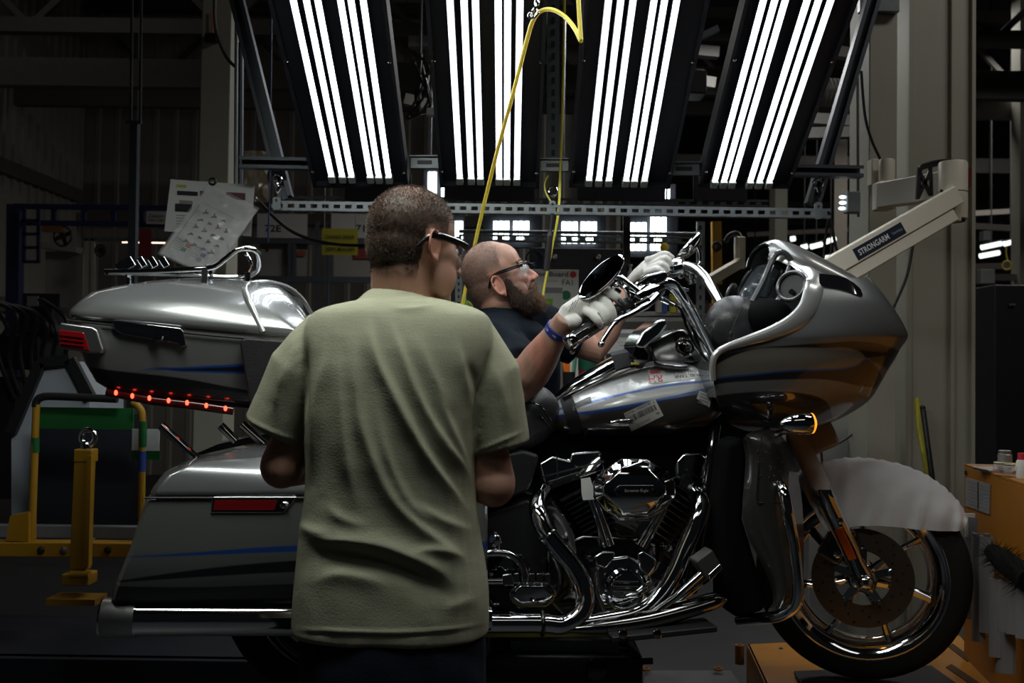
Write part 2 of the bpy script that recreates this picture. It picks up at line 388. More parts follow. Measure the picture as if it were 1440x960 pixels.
# ================================================================= inspection light rig
tube_m = pbr('lit fluorescent tube', (0.9, 0.95, 1), 0.4, emit=(0.93, 0.98, 1.0), es=TUBE_E, var=0)
fartube_m = pbr('lit fluorescent tube far', (0.9, 0.95, 1), 0.4, emit=(0.88, 1.0, 0.97), es=FARTUBE_E, var=0)
refl_m = pbr('polished reflector', (0.22, 0.24, 0.28), 0.35, 1.0, var=0.03)
slope = radians(30); PE = V(0, cos(slope), -sin(slope)); PN = V(0, -sin(slope), -cos(slope)); PX = V(1, 0, 0)
P0 = at(720, 258, 3.75)
def pl(px, py, off=0.0):                    # pixel -> point on the sloping lamp plane
    d = ray(px, py); o = V(0, 0, ZC); q = P0 + PN * off
    return o + d * ((q - o).dot(PN) / d.dot(PN))
panels = [
 ((441, 575), (468, 483, 496, 522, 534, 548), 'sloping black lamp panel hung leftmost, six lit tubes fanning to the left'),
 ((619, 758), (647, 663, 676, 702, 713, 727), 'sloping black lamp panel second from left, crossed by the yellow hose'),
 ((800, 942), (828, 842, 856, 880, 892, 906), 'sloping black lamp panel third from left, right of the second yellow cord'),
 ((982, 1110), (1005, 1018, 1030, 1055, 1068, 1082), 'sloping black lamp panel hung rightmost, nearest the columns')]
PLEN = 1.62
for (ex, tubes, label) in panels:
    a, b = pl(ex[0], 260), pl(ex[1], 260); cx, wd = (a.x + b.x)/2, b.x - a.x
    c0 = V(cx, a.y, a.z); t = thing('lamp_panel', label, 'lamp', c0 - PE*PLEN/2, 0, 'row of sloping lamp panels')
    M = Matrix((PX, PE, PX.cross(PE))).transposed()
    cen = c0 - PE * (PLEN/2) - PN * 0.035
    obj('housing', MB().box(cen, (wd, PLEN, 0.05), M), blackm, t, smooth=0, bevel=0.006)
    rim = MB()
    for sx in (-1, 1): rim.box(c0 - PE*PLEN/2 + PX*(sx*(wd/2 - 0.006)) - PN*0.002, (0.012, PLEN, 0.03), M)
    rim.box(c0 - PE*0.006 - PN*0.002, (wd, 0.012, 0.03), M)
    obj('edge_flange', rim, blackm, t, smooth=0)
    for tx in tubes:
        q = pl(tx, 247); q = V(q.x, 0, 0) + V(0, pl(720, 252).y, pl(720, 252).z)
        L = PLEN - 0.12; n0 = q + PN*0.012; n1 = n0 - PE * L
        tr = MB(); W2 = 0.0105
        prof = [(-W2, 0.014), (-W2*0.72, -0.004), (0, -0.008), (W2*0.72, -0.004), (W2, 0.014)]
        tr.sheet([[n0 + PX*x + PN*(z-0.006) for x, z in prof], [n1 + PX*x + PN*(z-0.006) for x, z in prof]], 0.0015)
        r_ = obj('reflector', tr, refl_m, t, smooth=60)
        obj('tube', MB().tube([n0 - PE*0.035 + PN*0.003, n1 + PN*0.003], 0.0078, 10), tube_m, r_)
        obj('lamp_holder', MB().box(n0 - PE*0.015 + PN*0.006, (0.026, 0.035, 0.026), M), pbr('lamp holder', (0.5, 0.55, 0.52), 0.3, 0.3), r_, smooth=0, bevel=0.004)
        obj('lamp_holder', MB().box(n1 + PE*0.0 + PN*0.006, (0.026, 0.035, 0.026), M), MATS['lamp holder'], r_, smooth=0, bevel=0.004)
    for sx in (-1, 1):
        for dd in (0.09, 0.62, 1.2):
            obj('bolt', MB().lathe([(0.006, 0), (0.006, 0.003), (0.003, 0.006)], c0 - PE*dd + PX*(sx*(wd/2 - 0.012)) + PN*0.013, PN, 10), chrome, t)
# lower black return boards behind the panels' bottom edge
for i, (x0, x1) in enumerate(((486, 578), (625, 752), (812, 935), (975, 1050))):
    a, b = at(x0, 262, 3.95), at(x1, 280, 3.95)
    tag(obj('baffle_board', MB().box(((a.x+b.x)/2, 3.95, (a.z+b.z)/2 + 0.02), (abs(b.x-a.x), 0.02, abs(a.z-b.z)+0.06)), blackm, smooth=0, bevel=0.003),
        'short black baffle board under the %s lamp panel' % ('leftmost', 'second', 'third', 'rightmost')[i], 'board', 'baffle boards under the lamp panels')
# slotted strut rails
def slotted_rail(name, label, a, b, h=0.036, pitch=0.046, d=0.022, slots=True, mat=steel):
    a, b = Vector(a), Vector(b); u = (b - a).normalized(); L = (b - a).length; t = thing(name, label, 'rail', (a + b)/2)
    up = V(0, 0, 1); n = V(0, -1, 0)
    mb = MB()
    hs = h*0.42; N = int(L / pitch)
    if slots:                                    # face plate really pierced: strips above, below and between the slots
        mb.box((a+b)/2 + up*(hs/2 + (h-hs)/4), (L, 0.003, (h-hs)/2), Matrix((u, V(0, 1, 0), up)).transposed())
        mb.box((a+b)/2 - up*(hs/2 + (h-hs)/4), (L, 0.003, (h-hs)/2), Matrix((u, V(0, 1, 0), up)).transposed())
        for i in range(N + 1):
            mb.box(a + u*(i*pitch), (pitch*0.42, 0.003, hs), Matrix((u, V(0, 1, 0), up)).transposed())
    else:
        mb.box((a+b)/2, (L, 0.003, h), Matrix((u, V(0, 1, 0), up)).transposed())
    obj('slotted_face', mb, mat, t, smooth=0)
    for s in (-1, 1):
        obj('flange', MB().bar(a + up*(s*h/2) + V(0, d/2, 0), b + up*(s*h/2) + V(0, d/2, 0), 0.003 if False else d, 0.003), mat, t, smooth=0)
    return t
slotted_rail('strut_rail', 'near slotted steel rail spanning the rig just under the lamp panels', at(385, 289, 3.60), at(1168, 300, 3.60), 0.032, 0.0405)
slotted_rail('strut_rail', 'dimmer slotted rail close behind and above the near rail', at(400, 281, 4.3), at(1080, 286, 4.3), 0.03, 0.05, mat=pbr('dull steel', (0.10, 0.105, 0.11), 0.6, 0.6))
slotted_rail('strut_rail', 'slotted rail in front of the far lit tubes, lower than the others', at(645, 334, 5.2), at(985, 338, 5.2), 0.034, 0.07)
tag(obj('conduit_rail', MB().tube([at(645, 325, 5.15), at(985, 329, 5.15)], 0.009, 8), steel), 'thin round rail just above the lower slotted rail', 'rail')
def channel(name, label, a, b, wd=0.041, mat=steel, group=None):
    a, b = Vector(a), Vector(b); d = (b-a).normalized(); t = thing(name, label, 'strut', (a+b)/2, 0, group)
    x = d.cross(V(0, 1, 0)).normalized(); y = x.cross(d)
    for o, w_, h_, nm in ((y*0.0 - x*wd/2, 0.003, wd, 'side_wall'), (x*wd/2, 0.003, wd, 'side_wall'), (y*wd/2, wd, 0.003, 'back_wall'), (-x*wd*0.36 - y*wd/2, wd*.28, 0.003, 'lip'), (x*wd*0.36 - y*wd/2, wd*.28, 0.003, 'lip')):
        M = Matrix((x, d, y)).transposed(); obj(nm, MB().box((a+b)/2 + o, (w_, (b-a).length, h_), M), mat, t, smooth=0)
    return t
dsteel = pbr('dark strut', (0.16, 0.175, 0.20), 0.45, 0.8, var=0.2)
channel('strut_channel', 'horizontal strut joining the left column to the leftmost lamp panel', at(338, 229, 3.85), at(440, 231, 3.85), mat=dsteel)
channel('strut_channel', 'horizontal strut joining the rightmost lamp panel to the right mast', at(1105, 240, 3.85), at(1212, 242, 3.85), mat=dsteel)
channel('strut_brace', 'sloping strut brace at left, running down to the end of the near rail', at(326, -30, 3.95), at(402, 278, 3.95), 0.05, mat=dsteel)
channel('strut_brace', 'sloping strut brace at right, running down from the narrower column', at(1236, -30, 3.95), at(1142, 288, 3.95), 0.05, mat=dsteel)
for i, (x0, x1, y, nm) in enumerate(((577, 618, 229, 'first and second'), (757, 800, 233, 'second and third'), (938, 984, 238, 'third and fourth'))):
    a, b = at(x0, y, 3.72), at(x1, y, 3.72)
    t = thing('link_bracket', 'galvanised bracket linking the %s lamp panels' % nm, 'bracket', (a+b)/2, 0, 'brackets between the lamp panels')
    obj('web', MB().bar(a, b, 0.02, 0.045), steel, t, smooth=0, bevel=0.003)
    obj('slot', MB().bar(lerp(a, b, .25) + V(0, -0.0115, 0), lerp(a, b, .75) + V(0, -0.0115, 0), 0.003, 0.014), blackp, t, smooth=0)
    obj('lip', MB().bar(a + V(0, -0.012, 0.022), b + V(0, -0.012, 0.022), 0.024, 0.004), steel, t, smooth=0)
# masts
tag(obj('steel_mast', MB().tube([at(333, -40, 4.3), at(331, 300, 4.3)], 0.008, 8), steel), 'bright thin upright rod just right of the left column', 'rod')
tag(obj('steel_mast', MB().tube([at(339, 60, 4.35), at(338, 300, 4.35)], 0.012, 8), dsteel), 'dull thicker upright rod beside the bright rod at left', 'rod')
tag(obj('steel_mast', MB().tube([at(1206, 110, 4.25), at(1207, 305, 4.25)], 0.006, 8), steel), 'thin upright rod left of the narrower right column', 'rod')
t = thing('unistrut_pole', 'tall twin-rail pole rising behind the luggage rack at far left', 'pole', at(192, 390, 5.4))
for px in (186, 199): obj('rail', MB().bar(at(px, -40, 5.4), at(px-2, 172, 5.4), 0.012, 0.012, (0, 1, 0)), dsteel, t, smooth=0)
obj('lower_post', MB().bar(at(190, 172, 5.4), at(186, 400, 5.4), 0.04, 0.045, (0, 1, 0)), dsteel, t, smooth=0)
obj('lower_post', MB().bar(at(186, 400, 5.4), at(184, 900, 5.4), 0.04, 0.045, (0, 1, 0)), dsteel, t, smooth=0)
obj('cross_tie', MB().bar(at(177, 172, 5.38), at(199, 172, 5.38), 0.02, 0.015), dsteel, t, smooth=0)
# snap hooks and tags hanging from the rig
def hook(name, label, px, py, Y, px2, py2, plate=(15, 26), mat=chrome):
    a, b = at(px, py, Y), at(px2, py2, Y); t = thing(name, label, 'hook', b)
    obj('swivel_eye', MB().torus(a, (0.3, 1, 0), 0.016, 0.004, 16, 6), mat, t)
    m = lerp(a, b, .5); obj('snap_body', MB().tube([a - V(0, 0, .014), m + V(.006, 0, 0), b + V(0, 0, 0.014)], [.006, .009, .005], 8), mat, t)
    pw = 0.5*plate[0]/FOC*Y; ph = plate[1]/FOC*Y
    pm = MB(); o = [b + V(x*pw, 0, z*ph) for x, z in ((-1, -.1), (-.6, 0), (.6, 0), (1, -.1), (1, -.9), (.6, -1), (-.6, -1), (-1, -.9))]
    pm.prism(o, (0, 0.004, 0)); obj('tag_plate', pm, steel if mat is not white else white, t, smooth=0)
    obj('tag_hole', MB().lathe([(0.005, 0), (0.005, 0.001)], b + V(0, -0.0015, -0.25*ph), (0, -1, 0), 10), blackp, t)
    return t
hook('snap_hook', 'steel snap hook and plate at the left end of the near rail', 390, 252, 3.57, 389, 277, (11, 18))
hook('snap_hook', 'steel snap hook and plate at the right end of the near rail', 1150, 258, 3.57, 1151, 284, (11, 24))
t = hook('tag_hook', 'white tag plate hung on a small hook amid the yellow cords', 777, 268, 3.6, 777, 282, (9, 20))
# ---- yellow hose with its carabiner, coming over the second panel
HY = 2.9
pts = [at(x, y, Y) for x, y, Y in ((812, -40, 2.75), (814, 10, 2.75), (817, 56, 2.75))]
loop = catmull([at(x, y, Y) for x, y, Y in ((817, 58, 2.75), (808, 40, 2.78), (795, 24, 2.82), (778, 14, 2.85), (762, 15, 2.88), (750, 28, 2.9), (740, 60, 2.95), (722, 130, 3.05), (700, 210, 3.2), (680, 290, 3.35), (662, 370, 3.45), (646, 452, 3.5), (636, 520, 3.5), (630, 620, 3.5))], 6)
yh = thing('yellow_hose', 'yellow hose looped over a clip and dropping past the second lamp panel', 'hose', at(636, 620, 3.5))
obj('hose_run', MB().tube(loop, 0.0062, 10), yhose, yh)
obj('hose_run', MB().tube(catmull(pts, 4), 0.0062, 10), yhose, yh)
cb = thing('carabiner', 'small steel carabiner holding up the yellow hose near the top edge', 'hook', at(750, 20, 2.88))
obj('chain_link', MB().torus(at(755, 4, 2.87), (1, 0.4, 0), 0.012, 0.003, 14, 6), chrome, cb)
obj('chain_link', MB().torus(at(756, -6, 2.87), (0.2, 1, 0), 0.012, 0.003, 14, 6), chrome, cb)
obj('clip_body', MB().tube(catmull([at(x, y, 2.86) for x, y in ((755, 8), (750, 14), (748, 22), (752, 24), (757, 16), (755, 8))], 4), 0.004, 8), chrome, cb)
obj('snap_eye', MB().torus(at(747, 22, 2.86), (0, 1, 0), 0.008, 0.003, 14, 6), chrome, cb)
tag(obj('power_cable', MB().tube(catmull([at(x, y, 3.7) for x, y in ((794, -40), (793, 60), (791, 150), (788, 240), (785, 300), (776, 350), (766, 400), (760, 440))], 6), 0.0045, 8), yhose),
    'thin yellow cord hanging straight between the second and third panels', 'cord')
tag(obj('power_cable', MB().tube(catmull([at(x, y, 3.72) for x, y in ((771, 247), (766, 258), (768, 272), (775, 285), (777, 300), (772, 340))], 6), 0.003, 8), yhose),
    'short slack yellow cord beside the white tag plate', 'cord')
tag(obj('black_drop_cable', MB().tube(catmull([at(x, y, 3.6) for x, y in ((777, 300), (775, 315), (773, 330), (771, 352), (768, 380))], 4), [0.006]*8 + [0.012]*9, 8), blackp),
    'black handle of a pendant cable below the white tag plate', 'cable')
t = thing('slotted_upright', 'slotted upright strut between the second and third lamp panels', 'strut', at(783, 230, 4.1))
obj('channel_web', MB().bar(at(778, -40, 4.1), at(778, 240, 4.1), 0.05, 0.02, (0, 1, 0)), dsteel, t, smooth=0)
for k in range(14): obj('slot', MB().box(at(778, -6 + k*17, 4.085), (0.014, 0.004, 0.024)), blackp, t, smooth=0)
# cables
def cable(label, pts, Y, r=0.006, mat=blackp, cat='cable', name='cable'):
    return tag(obj(name, MB().tube(catmull([at(p[0], p[1], p[2] if len(p) > 2 else Y) for p in pts], 5), r, 7), mat), label, cat)
cable('black cable curving off the left column under the junction box', ((302, -20), (302, 30), (309, 60), (322, 85), (340, 98), (360, 92)), 4.7, 0.008)
cable('long sagging black cable from the hanging sheets past the yellow sign', ((360, 278), (385, 305), (410, 325), (440, 337), (480, 344), (530, 344), (600, 338)), 4.3, 0.007)
cable('blue drop line hanging left of the leftmost lamp panel', ((382, -20), (381, 100), (379, 250), (377, 340)), 4.2, 0.004, pbr('blue line', (0.02, 0.05, 0.22), 0.5), 'line', 'drop_line')
cable('black cable down the narrower right column to the arm bracket', ((1211, 100), (1216, 160), (1225, 195), (1238, 224)), 4.3, 0.006)
cable('black cable hanging from the lift arm down behind the fairing', ((1284, 342), (1276, 385), (1262, 420), (1250, 443)), 4.0, 0.006)
cable('thin black twin cables left of the lift arm', ((1166, 300), (1160, 340), (1157, 380)), 4.2, 0.006)
cable('thin black cable right beside the twin cables', ((1167, 300), (1175, 345), (1183, 372)), 4.2, 0.006)
cable('black wire dropping in front of the sheet metal guard', ((1211, 560), (1210, 600), (1209, 645)), 4.55, 0.006)
cable('black wire curving across the sheet metal guard', ((1149, 631), (1168, 628), (1188, 618), (1206, 604)), 4.6, 0.005)
cable('black wire hanging beside the front turn signal', ((1142, 596), (1150, 615), (1155, 635), (1156, 655)), 4.4, 0.005)
# small control box at right end of the rail with a cluster of indicator lamps
t = thing('control_box', 'grey control box with a lit indicator cluster at right of the rig', 'box', at(1197, 296, 4.1))
obj('body', MB().box(at(1198, 285, 4.1), (0.055, 0.05, 0.085)), pbr('grey enclosure', (0.22, 0.25, 0.28), 0.5), t, bevel=0.005)
for k, (x, y) in enumerate(((1185, 277), (1185, 285), (1184, 293))): obj('lamp', MB().ell(at(x, y, 4.08), (0.016, 0.012, 0.008), n=10, k=6), pbr('indicator glass', (0.9, 0.95, 0.95), 0.1, emit=(0.9, 1, 1), es=1.2, var=0), t)
def hang(t, p, r=.006):
    return obj('hanger_rod', MB().tube([p, V(p.x, p.y, 7.51)], r, 6), dsteel, t)
# ---- distant bank of lit tubes behind the rig
def far_panel(label, x0, x1, y0, y1, Y, groups, extra=10):
    a, b = at(x0, y0 - extra, Y), at(x1, y1 + extra, Y); t = thing('far_lamp_panel', label, 'lamp', V((a.x+b.x)/2, Y, b.z), 0, 'distant lamp panels')
    obj('housing', MB().box(((a.x+b.x)/2, Y + 0.03, (a.z+b.z)/2), (b.x-a.x, 0.05, a.z-b.z)), blackm, t, smooth=0)
    for u in (.2, .8): hang(t, V(lerp(a.x, b.x, u), Y + .03, a.z))
    for g in groups:
        for px, yy0, yy1 in g:
            obj('tube', MB().tube([at(px, yy0, Y - 0.015), at(px - 0.5, yy1, Y - 0.015)], 3.1/FOC*Y, 8), fartube_m, t)
def g3(xs, y0, y1): return [(x, y0, y1) for x in xs]
far_panel('distant lamp panel with two short tube groups left of the bearded man', 680, 762, 312, 338, 6.2, (g3((697, 705, 713), 311, 338), g3((725, 733, 741), 311, 338)))
far_panel('distant lamp panel with two short tube groups right of the white tag', 776, 852, 312, 342, 6.2, (g3((793, 801, 809), 312, 342), g3((820, 828, 836), 312, 342)))
far_panel('distant lamp panel with tall tube groups beside the far mirror', 878, 953, 290, 352, 6.2, (g3((890, 898, 906), 313, 352), g3((918, 926, 934), 300, 352)))
far_panel('distant lamp panel peeking out above the rail between third and fourth panels', 896, 950, 264, 282, 6.6, (g3((908,), 264, 281), g3((924, 931, 939), 264, 281)), 6)
far_panel('distant lamp panel peeking out beside the leftmost lamp panel', 596, 640, 240, 276, 6.6, (g3((605, 611), 242, 276), g3((624, 630, 636), 256, 276)), 6)
far_panel('distant lamp panel mostly hidden behind the near man\'s head', 620, 652, 312, 345, 6.2, (g3((642, 648), 311, 344),))
# wide black boards around the far bank
a, b = at(560, 300, 6.4), at(1090, 304, 6.4)
# ================================================================= behind the motorcycle, centre
def board(name, label, cat, px0, py0, px1, py1, Y, mat, th=0.01, group=None, bevel=0.0):
    a, b = at(px0, py0, Y), at(px1, py1, Y); c = V((a.x+b.x)/2, Y + th/2, (a.z+b.z)/2)
    o = obj(name, MB().box(c, (abs(b.x-a.x), th, abs(a.z-b.z))), mat, smooth=0, bevel=bevel)
    return tag(o, label, cat, group)
def sub_rect(parent, name, px0, py0, px1, py1, Y, mat, th=0.0015):
    a, b = at(px0, py0, Y), at(px1, py1, Y)
    return obj(name, MB().box(((a.x+b.x)/2, Y - th/2, (a.z+b.z)/2), (abs(b.x-a.x), th, abs(a.z-b.z))), mat, parent, smooth=0)
def sub_text(parent, name, txt, px, py, Y, wpx, mat, hpx=None, bold=False):
    o = at(px, py, Y); k = Y/FOC
    return obj(name, text_on(txt, o, (1, 0, 0), (0, 0, 1), wpx*k, hpx*k if hpx else None, bold), mat, parent, smooth=0)
# dark machine back panel behind the bearded man
t = thing('dark_panel', 'dark grey screwed panel behind the operation board', 'panel', at(820, 460, 4.9))
a, b = at(745, 348, 4.9), at(880, 470, 4.9)
obj('face', MB().box(((a.x+b.x)/2, 4.92, (a.z+b.z)/2), (b.x-a.x, 0.03, a.z-b.z)), pbr('charcoal panel', (0.03, 0.033, 0.045), 0.6), t, smooth=0, bevel=0.004)
for px in (780, 841): obj('screw_cap', MB().lathe([(0.014, 0), (0.014, 0.004), (0.009, 0.008), (0.004, 0.006)], at(px, 361, 4.9), (0, -1, 0), 14), alu, t)
Y = 4.55
ob = thing('operation_board', 'white operation board lettered FA1 right of the bearded face', 'sign', at(780, 455, Y))
a, b = at(725, 378, Y), at(813, 455, Y); obj('board', MB().box(((a.x+b.x)/2, Y + 0.005, (a.z+b.z)/2), (b.x-a.x, 0.01, a.z-b.z)), white, ob, smooth=0, bevel=0.002)
sub_text(ob, 'heading', 'Operation Board', 760, 386, Y - 0.001, 78, pbr('heading ink', (0.08, 0.10, 0.14), 0.6, var=0), 9, True)
sub_text(ob, 'subheading', 'Station 1-10', 773, 395, Y - 0.001, 20, greyink)
sub_text(ob, 'station_code', 'FA1', 798, 397, Y - 0.001, 15, pbr('code ink', (0.12, 0.14, 0.17), 0.6, var=0), 8)
obj('red_dot', MB().lathe([(0.0145, 0), (0.0145, 0.002)], at(806, 386, Y), (0, -1, 0), 20), redink, ob)
obj('green_dot', MB().lathe([(0.021, 0), (0.021, 0.002)], at(796, 415, Y), (0, -1, 0), 20), greenink, ob)
sub_rect(ob, 'grey_card', 765, 404, 791, 412, Y - 0.001, pbr('grey card', (0.3, 0.3, 0.3), 0.6)); sub_rect(ob, 'white_card', 775, 412, 791, 433, Y - 0.001, paper)
gc = sub_rect(ob, 'green_card', 752, 417, 779, 440, Y - 0.003, white); sub_rect(gc, 'green_face', 754, 419, 777, 438, Y - 0.0045, limeink)
# lower white document board, tin, orange tools
Y = 4.2
db = thing('document_board', 'white document board low behind the clutch lever', 'sign', at(850, 530, Y))
a, b = at(806, 462, Y), at(918, 535, Y); obj('board', MB().box(((a.x+b.x)/2, Y + 0.005, (a.z+b.z)/2), (b.x-a.x, 0.01, a.z-b.z)), white, db, smooth=0)
for k, (x0, y0, x1, y1) in enumerate(((845, 469, 861, 478), (864, 468, 893, 474), (840, 497, 850, 508), (852, 497, 866, 508))):
    sub_rect(db, 'photo_print', x0, y0, x1, y1, Y - 0.001, [pbr('maroon print', (0.15, 0.05, 0.07), 0.6), greyink, ink, ink][k])
sub_text(db, 'caption', 'work  content', 878, 481, Y - 0.001, 20, greyink); sub_text(db, 'caption', 'step  list', 878, 486, Y - 0.001, 14, greyink)
tin = thing('striped_tin', 'dark tin with a green top band and red lower band behind the tank', 'tin', at(829, 545, 3.9))
k = 3.9/FOC; c = at(828, 545, 3.92)
obj('red_band', MB().lathe([(15*k, 0), (15*k, 25*k)], c, (0, 0, 1), 24), pbr('tin red', (0.32, 0.02, 0.02), 0.35), tin)
obj('green_band', MB().lathe([(15.6*k, 25*k), (15.6*k, 43*k), (14*k, 44*k)], c, (0, 0, 1), 24), pbr('tin green', (0.01, 0.09, 0.05), 0.35), tin)
tag(obj('tool_bench', MB().box(at(830, 560, 4.0) + V(0, 0.15, 0), (0.75, 0.6, 0.05)), blackm, smooth=0, bevel=0.004), 'dark bench top behind the tank carrying tin and tool cup', 'bench')
cup = thing('tool_cup', 'black cup of orange and cream handled tools beside the striped tin', 'cup', at(800, 545, 3.88))
obj('cup_body', MB().lathe([(0.022, 0), (0.024, 0.06)], at(800, 545, 3.88), (0, 0, 1), 16), blackp, cup)
for k, (dx, dy, hcol_) in enumerate(((-5, 490, (0.75, 0.18, 0.02)), (0, 483, (0.72, 0.16, 0.02)), (4, 478, (0.7, 0.62, 0.45)), (9, 486, (0.1, 0.25, 0.2)))):
    obj('tool_handle', MB().tube([at(800 + dx*.6, 540, 3.88), at(799 + dx, dy + 14, 3.88), at(800 + dx, dy + 8, 3.88)], [0.006, 0.011, 0.006], 8), pbr('tool%d' % k, hcol_, 0.4), cup)
# shelves of parts right of the handlebar
sh = thing('parts_shelf', 'steel shelf of small parts seen between the two handlebars', 'shelf', at(940, 480, 4.8))
for y in (441, 449): obj('shelf_edge', MB().bar(at(865, y + (0 if y < 445 else 0), 4.8), at(1010, y, 4.8), 0.02, 0.02), alu, sh, smooth=0)
obj('pegboard', MB().box(at(940, 475, 4.9), (0.5, 0.015, 0.18)), pbr('pegboard', (0.34, 0.34, 0.33), 0.6), sh, smooth=0)
for k in range(9):
    for j in range(3): obj('peg_hole', MB().lathe([(0.004, 0), (0.004, 0.001)], at(905 + k*9, 463 + j*8, 4.892), (0, -1, 0), 8), blackp, sh)
cols = [((0.55, 0.5, 0.45), 'beige'), ((0.05, 0.12, 0.4), 'blue'), ((0.6, 0.55, 0.05), 'yellow'), ((0.5, 0.5, 0.5), 'grey'), ((0.7, 0.66, 0.08), 'bright yellow'), ((0.04, 0.05, 0.06), 'black'), ((0.35, 0.12, 0.05), 'rust')]
for k, (px, c) in enumerate(zip((926, 934, 946, 955, 980, 990, 1000), cols)):
    hh = (18, 22, 26, 14, 10, 16, 12)[k]; p = at(px, 440, 4.75); s_ = 4.75/FOC
    t = thing('parts_bin', '%s small container standing on the shelf between the handlebars' % c[1], 'container', p, 0, 'containers on the parts shelf')
    obj('body', MB().box(p + V(0, 0, hh*s_/2), (8*s_, 0.04, hh*s_)), pbr('bin' + c[1], c[0], 0.45), t, bevel=0.003); obj('rim', MB().box(p + V(0, 0, hh*s_), (9*s_, 0.045, 0.006)), pbr('bin' + c[1], c[0]), t, smooth=0)
# yellow tape rolls and coils on rig uprights
t = thing('slotted_post', 'galvanised slotted post behind the far mirror', 'post', at(985, 480, 4.7))
obj('post_web', MB().bar(at(985, 312, 4.7), at(985, 560, 4.7), 0.035, 0.03, (0, 1, 0)), steel, t, smooth=0)
for k in range(16): obj('slot', MB().box(at(985, 320 + k*14, 4.684), (0.010, 0.003, 0.02)), blackp, t, smooth=0)
t = thing('slotted_post', 'galvanised slotted post between the two men', 'post', at(646, 480, 4.6))
obj('post_web', MB().bar(at(645, 385, 4.6), at(645, 560, 4.6), 0.03, 0.03, (0, 1, 0)), steel, t, smooth=0)
for k in range(9): obj('slot', MB().box(at(645, 390 + k*9, 4.584), (0.009, 0.003, 0.014)), blackp, t, smooth=0)
tag(obj('black_post', MB().bar(at(881, 262, 4.4), at(881, 372, 4.4), 0.03, 0.03, (0, 1, 0)), blackm, smooth=0), 'black square post crossing the rails at centre right', 'post')
t = thing('yellow_post', 'yellow machine post with a black knob behind the left handlebar', 'post', at(1008, 560, 6.0))
obj('upper_post', MB().bar(at(1007, 312, 6.0), at(1008, 400, 6.0), 0.055, 0.05, (0, 1, 0)), yellow, t, smooth=0); obj('lower_post', MB().bar(at(1006, 400, 6.02), at(1003, 600, 6.02), 0.03, 0.05, (0, 1, 0)), yellow, t, smooth=0)
obj('knob', MB().torus(at(1008, 346, 5.96), (0, 1, 0), 0.022, 0.009, 18, 8), blackp, t)
tag(obj('yellow_reel', MB().lathe([(0.02, 0), (0.022, .006), (0.022, .014), (.012, .02)], at(934, 348, 5.05), (0, -1, 0), 16), yhose), 'small round yellow reel on the lower slotted rail', 'reel')
tag(obj('green_bottle', MB().lathe([(0.016, 0), (0.018, .05), (0.012, .07), (.005, .085)], at(652, 446, 4.2), (0, 0, 1), 14), limeink), 'lime green bottle between the two men', 'bottle')
tag(obj('yellow_pouch', MB().ell(at(656, 434, 4.4), (0.03, 0.02, 0.035), n=12, k=8), pbr('pouch yellow', (0.45, 0.55, 0.05), 0.6, bump=0.4)), 'yellow green pouch hanging behind the bearded man\'s neck', 'pouch')
tag(obj('spray_bottle', MB().lathe([(0.013, 0), (0.013, .045), (0.006, .058), (.006, .075), (.01, .076), (.01, .085)], at(886, 398, 4.6), (0, 0, 1), 14), white), 'small white bottle with narrow neck behind the right mirror', 'bottle')
for k, (x, y) in enumerate(((879, 402), (892, 401))):
    tag(obj('hose_fitting', MB().ell(at(x, y, 4.55), (0.014, 0.012, 0.010), n=10, k=6), yhose), 'yellow hose fitting just %s of the small white bottle' % ('left', 'right')[k], 'fitting')
t = thing('coiled_cable', 'dark blue coiled cable hung beside the safety glasses', 'cable', at(752, 362, 4.7))
for k in range(4): obj('loop', MB().torus(at(749 + k, 362 + k, 4.7), (0.2, 1, 0.1*k), 0.03 + .004*k, 0.004, 20, 6), pbr('navy cable', (0.015, 0.03, 0.06), 0.5), t)
# second lift arm far away
t = thing('articulated_lift', 'smaller distant cream lift arm between the left mirror and fairing', 'lift arm', at(1041, 400, 5.6))
k = 5.6/FOC
obj('elbow_housing', MB().lathe([(7*k, 0), (8*k, 0.01), (8*k, 44*k), (7*k, 45*k)], at(1040, 378, 5.6), (0, 0, 1), 20), cream, t)
obj('lower_arm', MB().bar(at(1043, 368, 5.6), at(995, 396, 5.3), 0.04, 0.055), cream, t, smooth=0, bevel=0.006)
obj('black_chain', MB().tube(catmull([at(x, y, 5.6) for x, y in ((1042, 336), (1036, 328), (1026, 331), (1020, 340))], 5), 0.014, 8), blackp, t)
# ================================================================= left background
dkblue = pbr('dark blue gantry paint', (0.012, 0.018, 0.07), 0.5)
Y = 7.2
g = thing('blue_gantry', 'dark blue gantry frame with ladder rungs at far left', 'gantry', at(130, 500, Y))
for y in (290, 313): obj('rail', MB().bar(at(20, y, Y), at(330, y + 4, Y), 0.035, 0.035), dkblue, g, smooth=0)
for px in (76, 118, 160, 200): obj('rung', MB().bar(at(px, 290, Y), at(px, 314, Y), 0.03, 0.03, (0, 1, 0)), dkblue, g, smooth=0)
obj('post', MB().bar(at(22, 288, Y), at(18, 640, Y), 0.09, 0.08, (0, 1, 0)), dkblue, g, smooth=0)
for px in (34, 54): obj('rail', MB().bar(at(px, 292, Y - .1), at(px, 368, Y - .1), 0.02, 0.02, (0, 1, 0)), dkblue, g, smooth=0)
for y in (310, 329, 348, 368): obj('rung', MB().bar(at(32, y, Y - .1), at(56, y, Y - .1), 0.02, 0.02), dkblue, g, smooth=0)
sp_ = obj('caution_plate', MB().box(at(220, 306, Y - 0.05), (0.14, 0.01, 0.09)), pbr('dim plate', (0.4, 0.38, 0.36), 0.6), g, smooth=0)
obj('plate_text', text_on('Caution', at(220, 303, Y - 0.057), (1, 0, 0), (0, 0, 1), 0.1, 0.024), ink, sp_, smooth=0)
